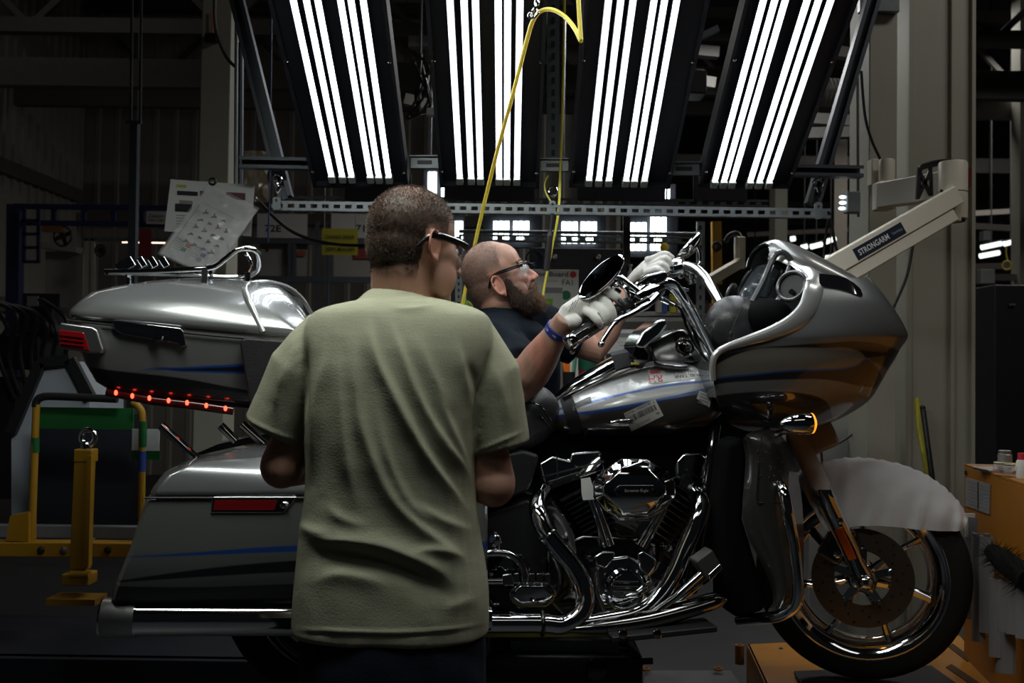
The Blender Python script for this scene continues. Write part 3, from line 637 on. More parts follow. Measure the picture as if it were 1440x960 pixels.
obj('plate_text', text_on('Stand Clear', at(220, 309, Y - 0.057), (1, 0, 0), (0, 0, 1), 0.11, 0.022), ink, sp_, smooth=0)
Y = 7.8
fan = thing('wall_fan', 'dark round fan on an orange bracket under the blue gantry', 'fan', at(88, 345, Y))
obj('guard_ring', MB().torus(at(88, 332, Y), (0.2, 1, 0), 0.075, 0.008, 24, 6), blackp, fan)
for k in range(4): obj('blade', MB().box(at(88, 332, Y) + V(cos(k*pi/2+.4)*.035, 0, sin(k*pi/2+.4)*.035), (0.06, 0.008, 0.03), Matrix.Rotation(-(k*pi/2+.4), 3, 'Y')), blackp, fan, smooth=0)
obj('hub', MB().lathe([(0.018, 0), (0.018, 0.03)], at(88, 332, Y - .03), (0, 1, 0), 12), blackp, fan)
obj('bracket', MB().bar(at(60, 320, Y), at(88, 322, Y), 0.04, 0.06), pbr('rust orange', (0.18, 0.08, 0.02), 0.6), fan, smooth=0)
fan2 = thing('wall_fan', 'smaller dark fan standing left of the twin-rail pole', 'fan', at(141, 362, 8.2))
obj('guard_ring', MB().torus(at(141, 352, 8.2), (0.2, 1, 0), 0.045, 0.008, 24, 6), blackp, fan2); obj('hub', MB().lathe([(0.03, 0), (0.03, 0.03)], at(141, 352, 8.2), (0, 1, 0), 12), blackp, fan2)
# white booth, partitions
booth = pbr('booth panel', (0.36, 0.34, 0.31), 0.7, var=0.06)
t = thing('white_booth', 'pale partition booth below the blue gantry at far left', 'booth', at(85, 420, 8.6))
a, b = at(60, 352, 8.6), at(112, 425, 8.6); obj('wall_panel', MB().box(((a.x+b.x)/2, 8.7, a.z/2), (b.x-a.x, 0.1, a.z)), booth, t, smooth=0)
obj('roof_edge', MB().bar(at(58, 345, 8.6), at(112, 352, 8.6), 0.14, 0.05), booth, t, smooth=0)
for k in (0, 1): obj('door_post', MB().bar(at(122 + k*9, 336, 8.5), at(122 + k*9, 425, 8.5), 0.03, 0.03, (0, 1, 0)), booth, t, smooth=0)
obj('head_rail', MB().bar(at(115, 336, 8.5), at(330, 339, 8.5), 0.03, 0.03), steel, t, smooth=0)
board('notice_board', 'dark red notice board right of the twin-rail pole', 'panel', 196, 322, 212, 362, 8.0, pbr('dull red', (0.16, 0.015, 0.01), 0.6))
t = thing('strip_lamp', 'single distant strip lamp glowing behind the pole at left', 'lamp', at(210, 343, 9.0)); obj('tube', MB().tube([at(172, 340, 9.0), at(232, 341, 9.0)], 0.009, 8), pbr('warm strip', (1, .9, .8), .4, emit=(1, .72, .55), es=2.2, var=0), t); q = at(190, 338, 9.02); obj('hanger_rod', MB().bar(q, V(q.x, q.y, 7.51), .012, .012, (0, 1, 0)), dsteel, t, smooth=0); obj('batten', MB().bar(at(170, 338, 9.02), at(234, 338.6, 9.02), 0.03, 0.012), steel, t, smooth=0)
# pallet rack with bay signs 72E and 71E
Y = 8.4
rk = thing('bay_rack', 'tall racking with bay signs 72E and 71E behind the near man', 'rack', at(440, 560, Y))
for px in (408, 414, 446, 458, 466): obj('upright', MB().bar(at(px, 312 if px > 420 else 336, Y), at(px, 560, Y), 0.03, 0.04, (0, 1, 0)), dsteel, rk, smooth=0)
for y in (338, 392): obj('beam', MB().bar(at(340, y, Y), at(545, y + 2, Y), 0.05, 0.05), dsteel, rk, smooth=0)
bs = pbr('bay sign', (0.50, 0.48, 0.46), 0.6)
for (x0, x1, txt, tx) in ((362, 432, '72E', 384), (466, 535, '71E', 512)):
    s_ = sub_rect(rk, 'bay_sign', x0, 300, x1, 335, Y - 0.03, bs); sub_text(s_, 'bay_number', txt, tx, 321, Y - 0.034, 23, ink, 10, True)
    s_ = sub_rect(rk, 'shelf_box', x0 + 3, 342, x1, 390, Y + 0.05, pbr('rack carton', (0.30, 0.28, 0.26), 0.7))
    for k in range(3): sub_text(s_, 'bin_number', str(k + 1), x0 + 14 + 24*k, 351, Y + 0.04, 3, ink, 5)
sub_rect(rk, 'red_label', 418, 352, 430, 360, Y + 0.03, pbr('dull orange', (0.3, 0.08, 0.03), 0.6)); sub_rect(rk, 'red_crate', 498, 344, 527, 364, Y + 0.03, pbr('dull crate red', (0.22, 0.03, 0.03), 0.6))
ys = thing('yellow_sign', 'yellow warning sign hung under the near rail left of the head', 'sign', at(477, 360, 6.6))
for x_ in (456, 500): hang(ys, at(x_, 322, 6.605), .003)
for y0, y1 in ((321, 343), (345, 359)):
    s_ = sub_rect(ys, 'panel', 453, y0, 503, y1, 6.6, pbr('sign yellow', (0.36, 0.32, 0.02), 0.6)); 
    sub_text(s_, 'lettering', 'CHANGE ORDER' if y0 < 330 else 'VERIFY MEASURES', 478, 333 if y0 < 330 else 350, 6.596, 42, ink, 5, True)
board('shelf_carton', 'black monitor standing at far left below the fan', 'monitor', 32, 412, 82, 480, 6.5, blackp)
board('grey_sheet', 'grey paper taped to the black monitor at far left', 'paper', 38, 416, 53, 442, 6.48, pbr('grey sheet', (0.22, 0.23, 0.24), 0.7))
# dark clutter low at left behind the tour pack
t = thing('equipment_rack', 'dark equipment rack crowded with hoses at the far left edge', 'rack', at(30, 700, 5.2))
for k, (x0, y0, x1, y1) in enumerate(((-40, 470, 60, 520), (-40, 530, 26, 700), (30, 430, 80, 470))):
    a, b = at(x0, y0, 5.3), at(x1, y1, 5.3); obj('cabinet', MB().box(((a.x+b.x)/2, 5.4, (a.z+b.z)/2), (b.x-a.x, 0.3, a.z-b.z)), blackp, t, smooth=0, bevel=0.01)
for k in range(7):
    pts = [at(-20 + 14*k + random.uniform(-6, 6), 420 + random.uniform(0, 12), 5.15), at(10 + 14*k, 455 + random.uniform(-12, 12), 5.1), at(-5 + 16*k, 500 + random.uniform(-12, 12), 5.15), at(20 + 10*k, 560, 5.2)]
    obj('hose', MB().tube(catmull(pts, 5), 0.012, 7), blackp, t)
# white angled cabinet end
Y = 4.0
wc = thing('white_cabinet', 'white cabinet with sloping black edged top at lower left', 'cabinet', at(70, 800, Y))
o = [at(x, y, Y) for x, y in ((58, 512), (98, 508), (126, 560), (126, 760), (16, 760), (16, 610))]
obj('side_panel', MB().prism(o, (0, 0.35, 0)), pbr('white cabinet paint', (0.42, 0.46, 0.52), 0.6, var=0.03), wc, smooth=0)
for p, q in (((16, 608), (58, 510)), ((58, 510), (99, 505)), ((99, 505), (128, 560))): obj('edge_trim', MB().bar(at(*p, Y - 0.01), at(*q, Y - 0.01), 0.04, 0.03, (0, 1, 0)), blackp, wc, smooth=0)
# yellow hoist cart
Y = 3.55
ct = thing('hoist_cart', 'yellow tubular hoist cart with black padded top rail at lower left', 'cart', at(110, 870, Y))
obj('top_rail', MB().tube(catmull([at(x, y, Y) for x, y in ((50, 572), (52, 563), (60, 558), (75, 557), (120, 559), (165, 561))], 5), 0.014, 10), blackp, ct, label='black padded rail')
obj('left_tube', MB().tube([at(51, 568, Y), at(44, 775, Y)], 0.013, 10), yellow, ct); obj('left_band', MB().tube([at(50, 615, Y), at(49.5, 636, Y)], 0.0138, 10), green, ct)
obj('right_tube', MB().tube(catmull([at(x, y, Y) for x, y in ((186, 565), (195, 572), (200, 584), (200, 620), (199, 700), (198, 775))], 5), 0.0125, 10), yellow, ct); obj('right_band', MB().tube([at(201, 592, Y), at(200.5, 628, Y)], 0.0134, 10), green, ct); obj('blue_band', MB().tube([at(200, 634, Y), at(199.6, 662, Y)], 0.0134, 10), blueink, ct)
obj('green_skirt', MB().box(at(120, 588, Y + 0.06), (0.34, 0.01, 0.075)), green, ct, smooth=0, label='green tarpaulin band'); 
bp_ = obj('net_bag', MB().box(at(125, 660, Y + 0.3), (0.42, 0.02, 0.42)), blackm, ct, smooth=0)
obj('hanging_note', MB().box(at(205, 618, Y + 0.02), (0.095, 0.003, 0.075)), paper, ct, smooth=0); obj('note_strip', MB().box(at(205, 640, Y + 0.02), (0.1, 0.003, 0.03)), green, ct, smooth=0)
Yp = 3.4
obj('jack_post', MB().bar(at(120, 635, Yp), at(113, 800, Yp), 0.055, 0.05, (0, 1, 0)), yellow, ct, smooth=0, bevel=0.005)
obj('jack_post_rib', MB().bar(at(128, 640, Yp - .02), at(124, 795, Yp - .02), 0.014, 0.03, (0, 1, 0)), yellow, ct, smooth=0)
obj('jack_cap', MB().box(at(121, 640, Yp), (0.062, 0.056, 0.045)), yellow, ct, bevel=0.006)
obj('lifting_eye', MB().torus(at(124, 615, Yp), (0.25, 1, 0), 0.026, 0.009, 24, 10), chrome, ct); obj('eye_shank', MB().lathe([(0.018, 0), (0.018, .02), (.012, .03)], at(121, 634, Yp), (0, 0, 1), 14), chrome, ct)
obj('jack_foot', MB().box(at(112, 812, Yp), (0.09, 0.08, 0.04)), yellow, ct, bevel=0.006); obj('jack_pin', MB().tube([at(100, 808, Yp - .03), at(126, 808, Yp - .03)], 0.014, 10), yellow, ct)
obj('foot_plate', MB().box(at(108, 842, Yp), (0.16, 0.1, 0.02)), yellow, ct, smooth=0)
obj('base_beam', MB().bar(at(-20, 770, Y), at(240, 772, Y), 0.07, 0.05), yellow, ct, smooth=0, bevel=0.004)
obj('left_bracket', MB().prism([at(x, y, Y - .03) for x, y in ((8, 760), (14, 725), (40, 720), (40, 762))], (0, 0.06, 0)), yellow, ct, smooth=0)
obj('grey_sill', MB().bar(at(-20, 745, Y + .2), at(240, 748, Y + .2), 0.05, 0.04), pbr('grey sill', (0.2, 0.2, 0.2), 0.6), ct, smooth=0)
for px in (58, 90, 152): obj('bolt', MB().lathe([(0.012, 0), (0.012, 0.006), (.006, .01)], at(px, 773, Y - 0.036), (0, -1, 0), 10), blackp if px != 90 else steel, ct)
tag(obj('floor_stripe', MB().box(V(-2.0, 4.35, 0.002), (3.2, 0.09, 0.004)), pbr('floor stripe yellow', (0.4, 0.3, 0.03), 0.6, var=0.3), smooth=0), 'yellow floor stripe behind the hoist cart', 'stripe')
# hanging sheets in plastic sleeves
plastic = pbr('clear sleeve', (0.9, 0.92, 0.93), 0.12, trans=0.0, alpha=0.16, var=0.02, spec=0.8)
Y = 4.0
hs = thing('hanging_sheet', 'rear wide sheet with photographs, squarely hung at upper left', 'sheet', at(295, 330, Y))
def q2(pts, Yy, th=0.002): return MB().prism([at(x, y, Yy) for x, y in pts], (0, th, 0))
obj('paper', q2(((240, 252), (358, 260), (353, 332), (231, 325)), Y), paper, hs, smooth=0)
for k, (x0, y0, x1, y1) in enumerate(((249, 268, 278, 274), (252, 281, 271, 286), (246, 286, 270, 297), (281, 268, 300, 275), (318, 270, 345, 280))):
    obj('photo_print', q2(((x0, y0), (x1, y0+1.5), (x1, y1+1.5), (x0, y1)), Y - 0.0012, 0.001), [ink, greyink, ink, pbr('maroon print', (0.15, 0.05, 0.07)), pbr('maroon print', (0.15, 0.05, 0.07))][k], hs, smooth=0)
obj('yellow_mark', q2(((248, 259), (262, 260), (262, 264), (248, 263)), Y - 0.0012, 0.001), pbr('faint yellow', (0.5, 0.5, 0.1), 0.6), hs, smooth=0)
for k in range(6): obj('text_line', q2(((248, 302 + k*4), (262 + (k % 3)*4, 302.5 + k*4), (262 + (k % 3)*4, 303.4 + k*4), (248, 303 + k*4)), Y - 0.0012, 0.001), greyink, hs, smooth=0)
Y2 = 3.9
hf = thing('hanging_sheet', 'front slanted sheet of green arcs in a crumpled clear sleeve', 'sheet', at(290, 372, Y2))
Ct = [at(293, 261, Y2), at(362, 295, Y2 - 0.02), at(297, 388, Y2 - .02), at(225, 356, Y2)]   # corners: top-left, top-right, bottom-right, bottom-left
ux = (Ct[1] - Ct[0]).normalized(); uy = (Ct[0] - Ct[3]).normalized(); W_, H_ = (Ct[1]-Ct[0]).length, (Ct[0]-Ct[3]).length; nn_ = ux.cross(uy).normalized()
def S2(u, v, o=0.0): return lerp(lerp(Ct[3], Ct[2], u), lerp(Ct[0], Ct[1], u), v) + nn_ * o
def patch(u0, v0, u1, v1, o=0.0012): return MB().add([S2(u0, v0, o), S2(u1, v0, o), S2(u1, v1, o), S2(u0, v1, o)], [(0, 1, 2, 3)])
obj('paper', MB().sheet([[S2(u/8, v/10, 0.0) for u in range(9)] for v in range(11)], 0.002), paper, hf, smooth=0)
random.seed(3)
for r in range(5):
    for c in range(4):
        if (r, c) in ((4, 3),): continue
        u, v = 0.2 + c*0.17, 0.28 + r*0.105
        obj('arc_drawing', MB().torus(S2(u, v, 0.0018), nn_, 0.010, 0.0026, 10, 4, random.uniform(0, 1.2), random.uniform(1.8, 2.9)), pbr('dark arcs', (0.02, 0.09, 0.05), .6, var=0) if r < 3 else ink, hf)
        obj('part_drawing', patch(u + 0.055, v - 0.02, u + 0.10, v + 0.004, .0014), [ink, pbr('dark arcs', (0.02, 0.09, 0.05)), redink][(r + c) % 3 if r == 3 else 0], hf, smooth=0)
for (u, v, m_) in ((0.30, 0.205, pbr('orange red', (0.55, 0.10, 0.02), .6)), (0.27, 0.135, greenink), (0.62, 0.17, blueink), (0.60, 0.10, greyink)):
    obj('colour_key', patch(u, v, u + 0.09, v + 0.05, 0.0014), m_, hf, smooth=0)
for k in range(5):
    obj('text_line', patch(0.1, 0.25 - k*0.03, 0.27, 0.257 - k*0.03, 0.0014), greyink, hf, smooth=0); obj('text_line', patch(0.45, 0.25 - k*0.03, 0.6, 0.257 - k*0.03, .0014), greyink, hf, smooth=0)
for (p, q) in (((.08, .27), (.85, .27)), ((.08, .78), (.85, .78)), ((.08, .08), (.08, .78)), ((.42, .08), (.42, .27))):
    a, b = S2(*p, .0014), S2(*q, .0014); obj('ruled_line', MB().bar(a, b, 0.0012, 0.0012), greyink, hf, smooth=0)
rows = []
for j in range(19):
    rows.append([S2(-0.02 + 1.06*i/16, -0.02 + 1.05*j/18, 0.006 + 0.011*mnoise.noise((i*.55, j*.5, 3.1)) + 0.02*max(0, (i-9)/7)*abs(mnoise.noise((i*.9, j*.8, 9)))) for i in range(17)])
obj('clear_sleeve', MB().sheet(rows, 0.0004), plastic, hf, smooth=0)
obj('hook_clip', MB().torus(at(299, 255, Y2 - .01), (0, 1, 0), 0.012, 0.005, 16, 8), blackp, hf)
# clear bag behind, at the foot of the left mast
tag(obj('crumpled_bag', MB().sheet([[at(343 + i*4.2, 212 + j*9, 4.15) + V(0, 0.05*mnoise.noise((i*.8, j*.7, 1)), 0) for i in range(9)] for j in range(9)], 0.0006), pbr('brown clear bag', (0.5, 0.42, 0.3), 0.1, alpha=0.30, var=0.1, spec=1.0), smooth=0),
    'crumpled clear plastic bag hung beside the left end of the rig', 'bag')
# ================================================================= right side
Y = 3.95
la = thing('articulated_lift', 'large cream lift arm lettered in white, reaching over the fairing', 'lift arm', V(at(1235, 300, 4.3).x, 4.3, 0.0) + V(0, 0, at(1235, 300, 4.3).z))
obj('wall_bracket', MB().box(at(1230, 243, 4.36), (0.045, 0.06, 0.11)), cream, la, smooth=0, bevel=0.004)
k = 4.28/FOC
obj('pivot_cap', MB().lathe([(11*k, 0), (11*k, 32*k), (10*k, 34*k)], at(1247, 258, 4.28), (0, 0, 1), 22), cream, la)
obj('pivot_block', MB().box(at(1243, 276, 4.26), (0.07, 0.09, 0.115)), cream, la, bevel=0.006)
obj('upper_arm', MB().bar(at(1240, 275, 4.24), at(1345, 258, 3.75), 0.055, 0.105), cream, la, smooth=0, bevel=0.006)
k = 3.72/FOC
obj('elbow_housing', MB().lathe([(18*k, 0), (19.5*k, .004), (19.5*k, 80*k), (18*k, 82*k)], at(1340, 309, 3.72), (0, 0, 1), 26), cream, la)
obj('elbow_seam', MB().lathe([(19.8*k, 0), (19.8*k, 1.2*k)], at(1340, 271, 3.72), (0, 0, 1), 26), pbr('seam shadow', (0.12, 0.11, 0.1), .6), la)
obj('elbow_gland', MB().lathe([(16*k, 0), (16*k, 3*k)], at(1340, 312, 3.72), (0, 0, 1), 20), blackp, la)
obj('elbow_cheek', MB().prism([at(x, y, 3.66) for x, y in ((1325, 274), (1352, 272), (1352, 310), (1318, 306))], (0, .06, 0)), cream, la, smooth=0)
A0, A1 = at(1345, 284, 3.66), at(1150, 396, 3.42); ad = (A1 - A0).normalized(); an = V(0, -1, 0) - ad * V(0, -1, 0).dot(ad); an.normalize(); au = an.cross(-ad).normalized()
if au.z < 0: au = -au
def arm_bar(nm, o, wd, ht, a=0, b=1, mat=cream, thk=None): 
    M = Matrix((ad, an, au)).transposed(); p, q = lerp(A0, A1, a), lerp(A0, A1, b)
    return obj(nm, MB().box((p + q)/2 + au*o, ((q-p).length, wd, ht), M), mat, la, smooth=0, bevel=0.005)
arm_bar('lower_arm', 0.022, 0.07, 0.068); arm_bar('lower_arm_rail', -0.034, 0.06, 0.044, 0.08, 1); arm_bar('arm_joint_line', -0.0125, 0.0605, 0.004, 0.06, 1, pbr('seam shadow', (0.12, 0.11, 0.1)))
pp = lerp(A0, A1, 0.60) + an*0.0355 + au*0.018
bl = obj('name_plate', MB().box(pp, (0.235, 0.002, 0.042), Matrix((-ad, an, au)).transposed()), pbr('plate navy', (0.01, 0.018, 0.035), 0.4), la, smooth=0)
uxx = -ad
obj('plate_lettering', text_on('STRONGARM', pp - uxx*0.03 + an*0.001, uxx, au, 0.145, 0.021, True), white, bl, smooth=0)
obj('plate_lettering', text_on('Vertica', pp + uxx*0.083 + an*0.001, uxx, au, 0.05, 0.011), pbr('pale letter', (0.4, 0.42, 0.45), .5), bl, smooth=0)
obj('cable_chain', MB().tube(catmull([at(x, y, 3.85) for x, y in ((1292, 275), (1293, 240), (1305, 232), (1325, 228), (1345, 229))], 5), 0.014, 8, flat=.6), blackp, la)
for p, q in (((1290, 280), (1292, 238)), ((1309, 275), (1308, 235)), ((1292, 240), (1309, 275)), ((1308, 240), (1291, 278)), ((1290, 238), (1340, 226))): obj('chain_link', MB().bar(at(*p, 3.84), at(*q, 3.84), 0.012, 0.012, (0, 1, 0)), blackp, la, smooth=0)
for x, y in ((1324, 268), (1325, 278), (1310, 298), (1326, 305)): obj('rivet', MB().lathe([(.006, 0), (.004, .004)], at(x, y, 3.655), (0, -1, 0), 8), blackp, la)
tag(obj('red_strip', MB().box(at(1362, 250, 3.78), (0.012, 0.02, 0.07)), pbr('dark red', (0.2, 0.01, 0.02), .5), smooth=0), 'dark red strip on the far side of the lift arm elbow', 'strip')
# distant shop on the right
lampm = pbr('distant luminaire', (1, 1, 1), 0.4, emit=(0.92, 1.0, 0.95), es=1.6, var=0)
spots = [(1161, 340, 1175, 335, 13.4), (1140, 347, 1156, 343, 13.4), (1127, 348, 1135, 346, 13.2), (1161, 362.5, 1175, 361, 13), (1188, 351, 1200, 352, 20), (1380, 348, 1408, 342, 13), (1412, 343, 1430, 338, 13), (1378, 360, 1405, 355, 15), (1053, 369, 1070, 363, 11), (1201, 330, 1208, 325, 21), (1394, 409, 1400, 407, 20), (1188, 358, 1193, 357, 22), (1112, 336, 1118, 335, 22)]
for i, (x0, y0, x1, y1, Y) in enumerate(spots):
    t = thing('distant_luminaire', 'distant lit strip lamp, %s' % ('brightest one above the fairing crest', 'second one left of the brightest above the fairing', 'small round glow left of the fairing strip lamps', 'lower one above the black vent strip', 'small one just left of the narrower column', 'upper left one right of the broad column', 'upper right one at the right edge', 'lower one right of the broad column', 'one glowing left of the fairing crest', 'small one touching the narrower column', 'smallest glow low at the right', 'faint one under the lift arm', 'faint one furthest above the fairing')[i], 'lamp', at(x0, y0, Y), 0, 'distant ceiling lamps')
    r_ = 3.6/FOC*Y; obj('tube', MB().tube([at(x0, y0, Y), at(x1, y1, Y)], r_, 8), lampm, t); obj('shade', MB().bar(at(x0, y0 - 4.2, Y), at(x1, y1 - 4.2, Y), r_*2.6, r_*.5), truss_m, t, smooth=0); q = at((x0+x1)/2, (y0+y1)/2 - 4.2, Y); obj('hanger_rod', MB().bar(q, V(q.x, q.y, 7.51), .012, .012, (0, 1, 0)), pbr('dark hanger', (.02, .02, .02), .7), t, smooth=0)
for i, (x0, y0, x1, y1, Y) in enumerate(((1050, 330, 1220, 322, 16.2), (1080, 312, 1220, 318, 23.6), (1100, 380, 1215, 352, 24.5), (1060, 395, 1220, 392, 15), (1370, 300, 1440, 296, 14), (1370, 318, 1440, 322, 12), (1370, 375, 1440, 373, 12), (1370, 390, 1440, 390, 11))):
    tag(obj('distant_rail', MB().bar(at(x0, y0, Y), at(x1, y1, Y), 0.06, 0.07), pbr('distant rail', (0.22, 0.2, 0.18), .6), smooth=0), 'distant overhead rail, %s' % ('third from the top above the fairing crest', 'highest at left of the narrower column', 'sloping one among the glowing lamps', 'lowest, level with the fairing hood', 'highest right of the broad column', 'second right of the broad column', 'third right of the broad column, under the yellow coil', 'lowest right of the broad column')[i], 'rail', 'distant overhead rails')
for i, (x0, x1, Y, lab) in enumerate(((1086, 1103, 9, 'distant grey column above the fairing crest'), (1170, 1188, 14, 'distant brown column behind the twin cables'), (1428, 1440, 11, 'distant pale column at the right edge'))):
    a, b = at(x0, 300, Y), at(x1, 300, Y); tag(obj('far_column', MB().box(((a.x+b.x)/2, Y, 3.7), (b.x-a.x, 0.2, 7.4)), [beam, trim_m, beam][i], smooth=0), lab, 'column')
d = thing('round_duct', 'corrugated round air duct seen right of the rightmost lamp panel', 'duct', at(1160, 130, 6.2))
r0 = []; a, b = at(1120, 128, 6.2), at(1225, 132, 6.2)
pf = []
for k in range(40): pf += [(0.082 + (0.004 if k % 2 else 0), (b-a).length*k/39)]
obj('duct_shell', MB().lathe(pf, a, b-a, 24), pbr('dull galvanised duct', (0.35, 0.33, 0.30), 0.35, 0.8), d, smooth=20); obj('hanger_strap', MB().torus(lerp(a, b, .3), b-a, 0.09, 0.006, 20, 6), dsteel, d); q = lerp(a, b, .3); obj('hanger_rod', MB().bar(q, V(q.x, q.y, 7.51), .015, .015, (0, 1, 0)), dsteel, d, smooth=0)
for i, (x0, y0, x1, y1) in enumerate(((1095, 62, 1220, 80), (1100, 165, 1215, 172), (1060, 190, 1215, 186), (960, 70, 1010, 75), (955, 110, 1005, 118), (575, 60, 605, 60), (570, 140, 610, 150))):
    tag(obj('roof_strut', MB().bar(at(x0, y0, 6.8), at(x1, y1, 6.8), 0.08, 0.07), pbr('strut paint', (.22, .215, .2), .6), smooth=0), 'pale roof strut glimpsed %s' % ('highest right of the rightmost panel', 'just under the round duct', 'second under the round duct', 'upper between third and fourth panels', 'lower between third and fourth panels', 'upper between first and second panels', 'lower between first and second panels')[i], 'strut')
t = thing('projector', 'dark boxy device on a bracket between the third and fourth panels', 'device', at(975, 140, 5.0))
obj('body', MB().box(at(976, 120, 5.0), (0.1, 0.15, 0.12)), blackp, t, bevel=0.01); obj('arm', MB().bar(at(968, 60, 5.0), at(1010, 40, 5.0), 0.03, 0.03), dsteel, t, smooth=0); hang(t, at(976, 104, 5.0), .01)
t = thing('cable_bundle', 'tangle of dark cables on the roof steel behind the first two panels', 'cables', at(588, 150, 5.5))
hang(t, at(590, 160, 5.5), .008)
for k in range(7): obj('cable', MB().tube(catmull([at(570 + random.uniform(0, 36), 75 + random.uniform(-10, 10) + k*6, 5.5), at(575 + random.uniform(0, 30), 95 + k*8, 5.45), at(570 + random.uniform(0, 36), 125 + k*7, 5.5), at(590, 160, 5.5)], 5), 0.008, 6), blackp, t)
tag(obj('white_socket', MB().box(at(606, 158, 4.0), (0.034, 0.03, 0.03)), white, bevel=0.003), 'small white socket at the left edge of the second lamp panel', 'socket')
# right far work area
Y = 10
t = thing('black_cabinet', 'tall black cabinet at the right edge', 'cabinet', at(1425, 600, 6.5))
a, b = at(1399, 400, 6.5), at(1470, 690, 6.5); obj('body', MB().box(((a.x+b.x)/2, 6.7, a.z/2), (b.x-a.x, 0.4, a.z)), blackp, t, smooth=0, bevel=0.01); obj('handle', MB().bar(at(1420, 428, 6.48), at(1428, 428, 6.48), 0.01, 0.012), steel, t, smooth=0)
t = thing('far_bench', 'distant bench of rags and bottles left of the black cabinet', 'bench', at(1390, 560, 8.0))
a, b = at(1368, 442, 8.0), at(1420, 446, 8.0); obj('bench_top', MB().box(((a.x+b.x)/2, 8.1, a.z), (b.x-a.x+.1, 0.3, 0.03)), steel, t, smooth=0)
for px in (1371, 1396): obj('bench_leg', MB().bar(at(px, 446, 8.1), V(at(px, 446, 8.1).x, 8.1, 0), 0.03, 0.03, (0, 1, 0)), steel, t, smooth=0)
for i, (px, py, c) in enumerate(((1374, 434, (.6, .6, .62)), (1380, 438, (.5, .1, .06)), (1385, 432, (.55, .57, .6)), (1391, 438, (.5, .5, .5)))):
    p = at(px, 441, 7.95); tag(obj('shop_bottle', MB().lathe([(.02, 0), (.022, .04), (.012, .055), (.008, .075)], p + V(0, 0, 0.02), (0, 0, 1), 12), pbr('shopb%d' % i, c, .4)), ('white', 'red', 'pale grey', 'grey')[i] + ' small bottle on the distant bench', 'bottle', 'bottles on the distant bench')
p = at(1392, 460, 7.9); tag(obj('orange_bin', MB().lathe([(.05, 0), (.06, .1)], p - V(0, 0, .1), (0, 0, 1), 12), pbr('bin orange', (.3, .1, .02), .5)), 'orange bin under the distant bench', 'bin')
t = thing('yellow_coil', 'coil of yellow hose hanging on the distant pipework at right', 'hose', at(1416, 375, 9.5))
for k in range(3): obj('loop', MB().torus(at(1416, 373, 9.5 - .02*k), (0.1*k, 1, 0.1), 0.04, 0.008, 20, 6), yhose, t)
obj('tail', MB().tube(catmull([at(1417, 366, 9.5), at(1415, 356, 9.5), at(1415, 346, 9.5)], 4), 0.007, 6), yhose, t)
for i, (px, py, w_, h_) in enumerate(((1385, 332, .07, .09), (1386, 389, .14, .14))):
    tag(obj('white_duct_box', MB().box(at(px, py, 10), (w_, .1, h_)), pbr('dim white', (.5, .52, .54), .5), bevel=.005), ('upper small white box among the distant pipes', 'lower larger white box among the distant pipes')[i], 'box')
t = thing('guard_rail', 'dark blue guard rail with a taped sheet beyond the broad column', 'rail', at(1395, 620, 7.4))
for y in (530, 590): obj('rail', MB().bar(at(1365, y, 7.4), at(1440, y + 1, 7.4), .05, .05), dkblue, t, smooth=0)
obj('post', MB().bar(at(1375, 500, 7.4), at(1375, 640, 7.4), .05, .05, (0, 1, 0)), dkblue, t, smooth=0); obj('taped_sheet', MB().box(at(1389, 573, 7.36), (.1, .004, .13)), pbr('dim sheet', (.3, .3, .3), .7), t, smooth=0)
tag(obj('yellow_rod', MB().tube([at(1289, 560, 4.45), at(1292, 600, 4.4), at(1306, 676, 4.3), V(at(1320, 760, 4.2).x, 4.25, 0.02)], 0.012, 10), pbr('lime yellow rod', (.5, .45, .03), .4)), 'yellow rod leaning on the broad column', 'rod')
rd = thing('black_rod', 'black rod with a rounded tip leaning beside the yellow rod', 'rod', at(1312, 680, 4.28)); obj('shaft', MB().tube([at(1298, 575, 4.38), at(1312, 680, 4.26), V(at(1322, 760, 4.2).x, 4.22, 0.02)], 0.011, 10), blackp, rd); obj('tip', MB().ell(at(1297.5, 573, 4.38), .012, n=10, k=6), blackp, rd)
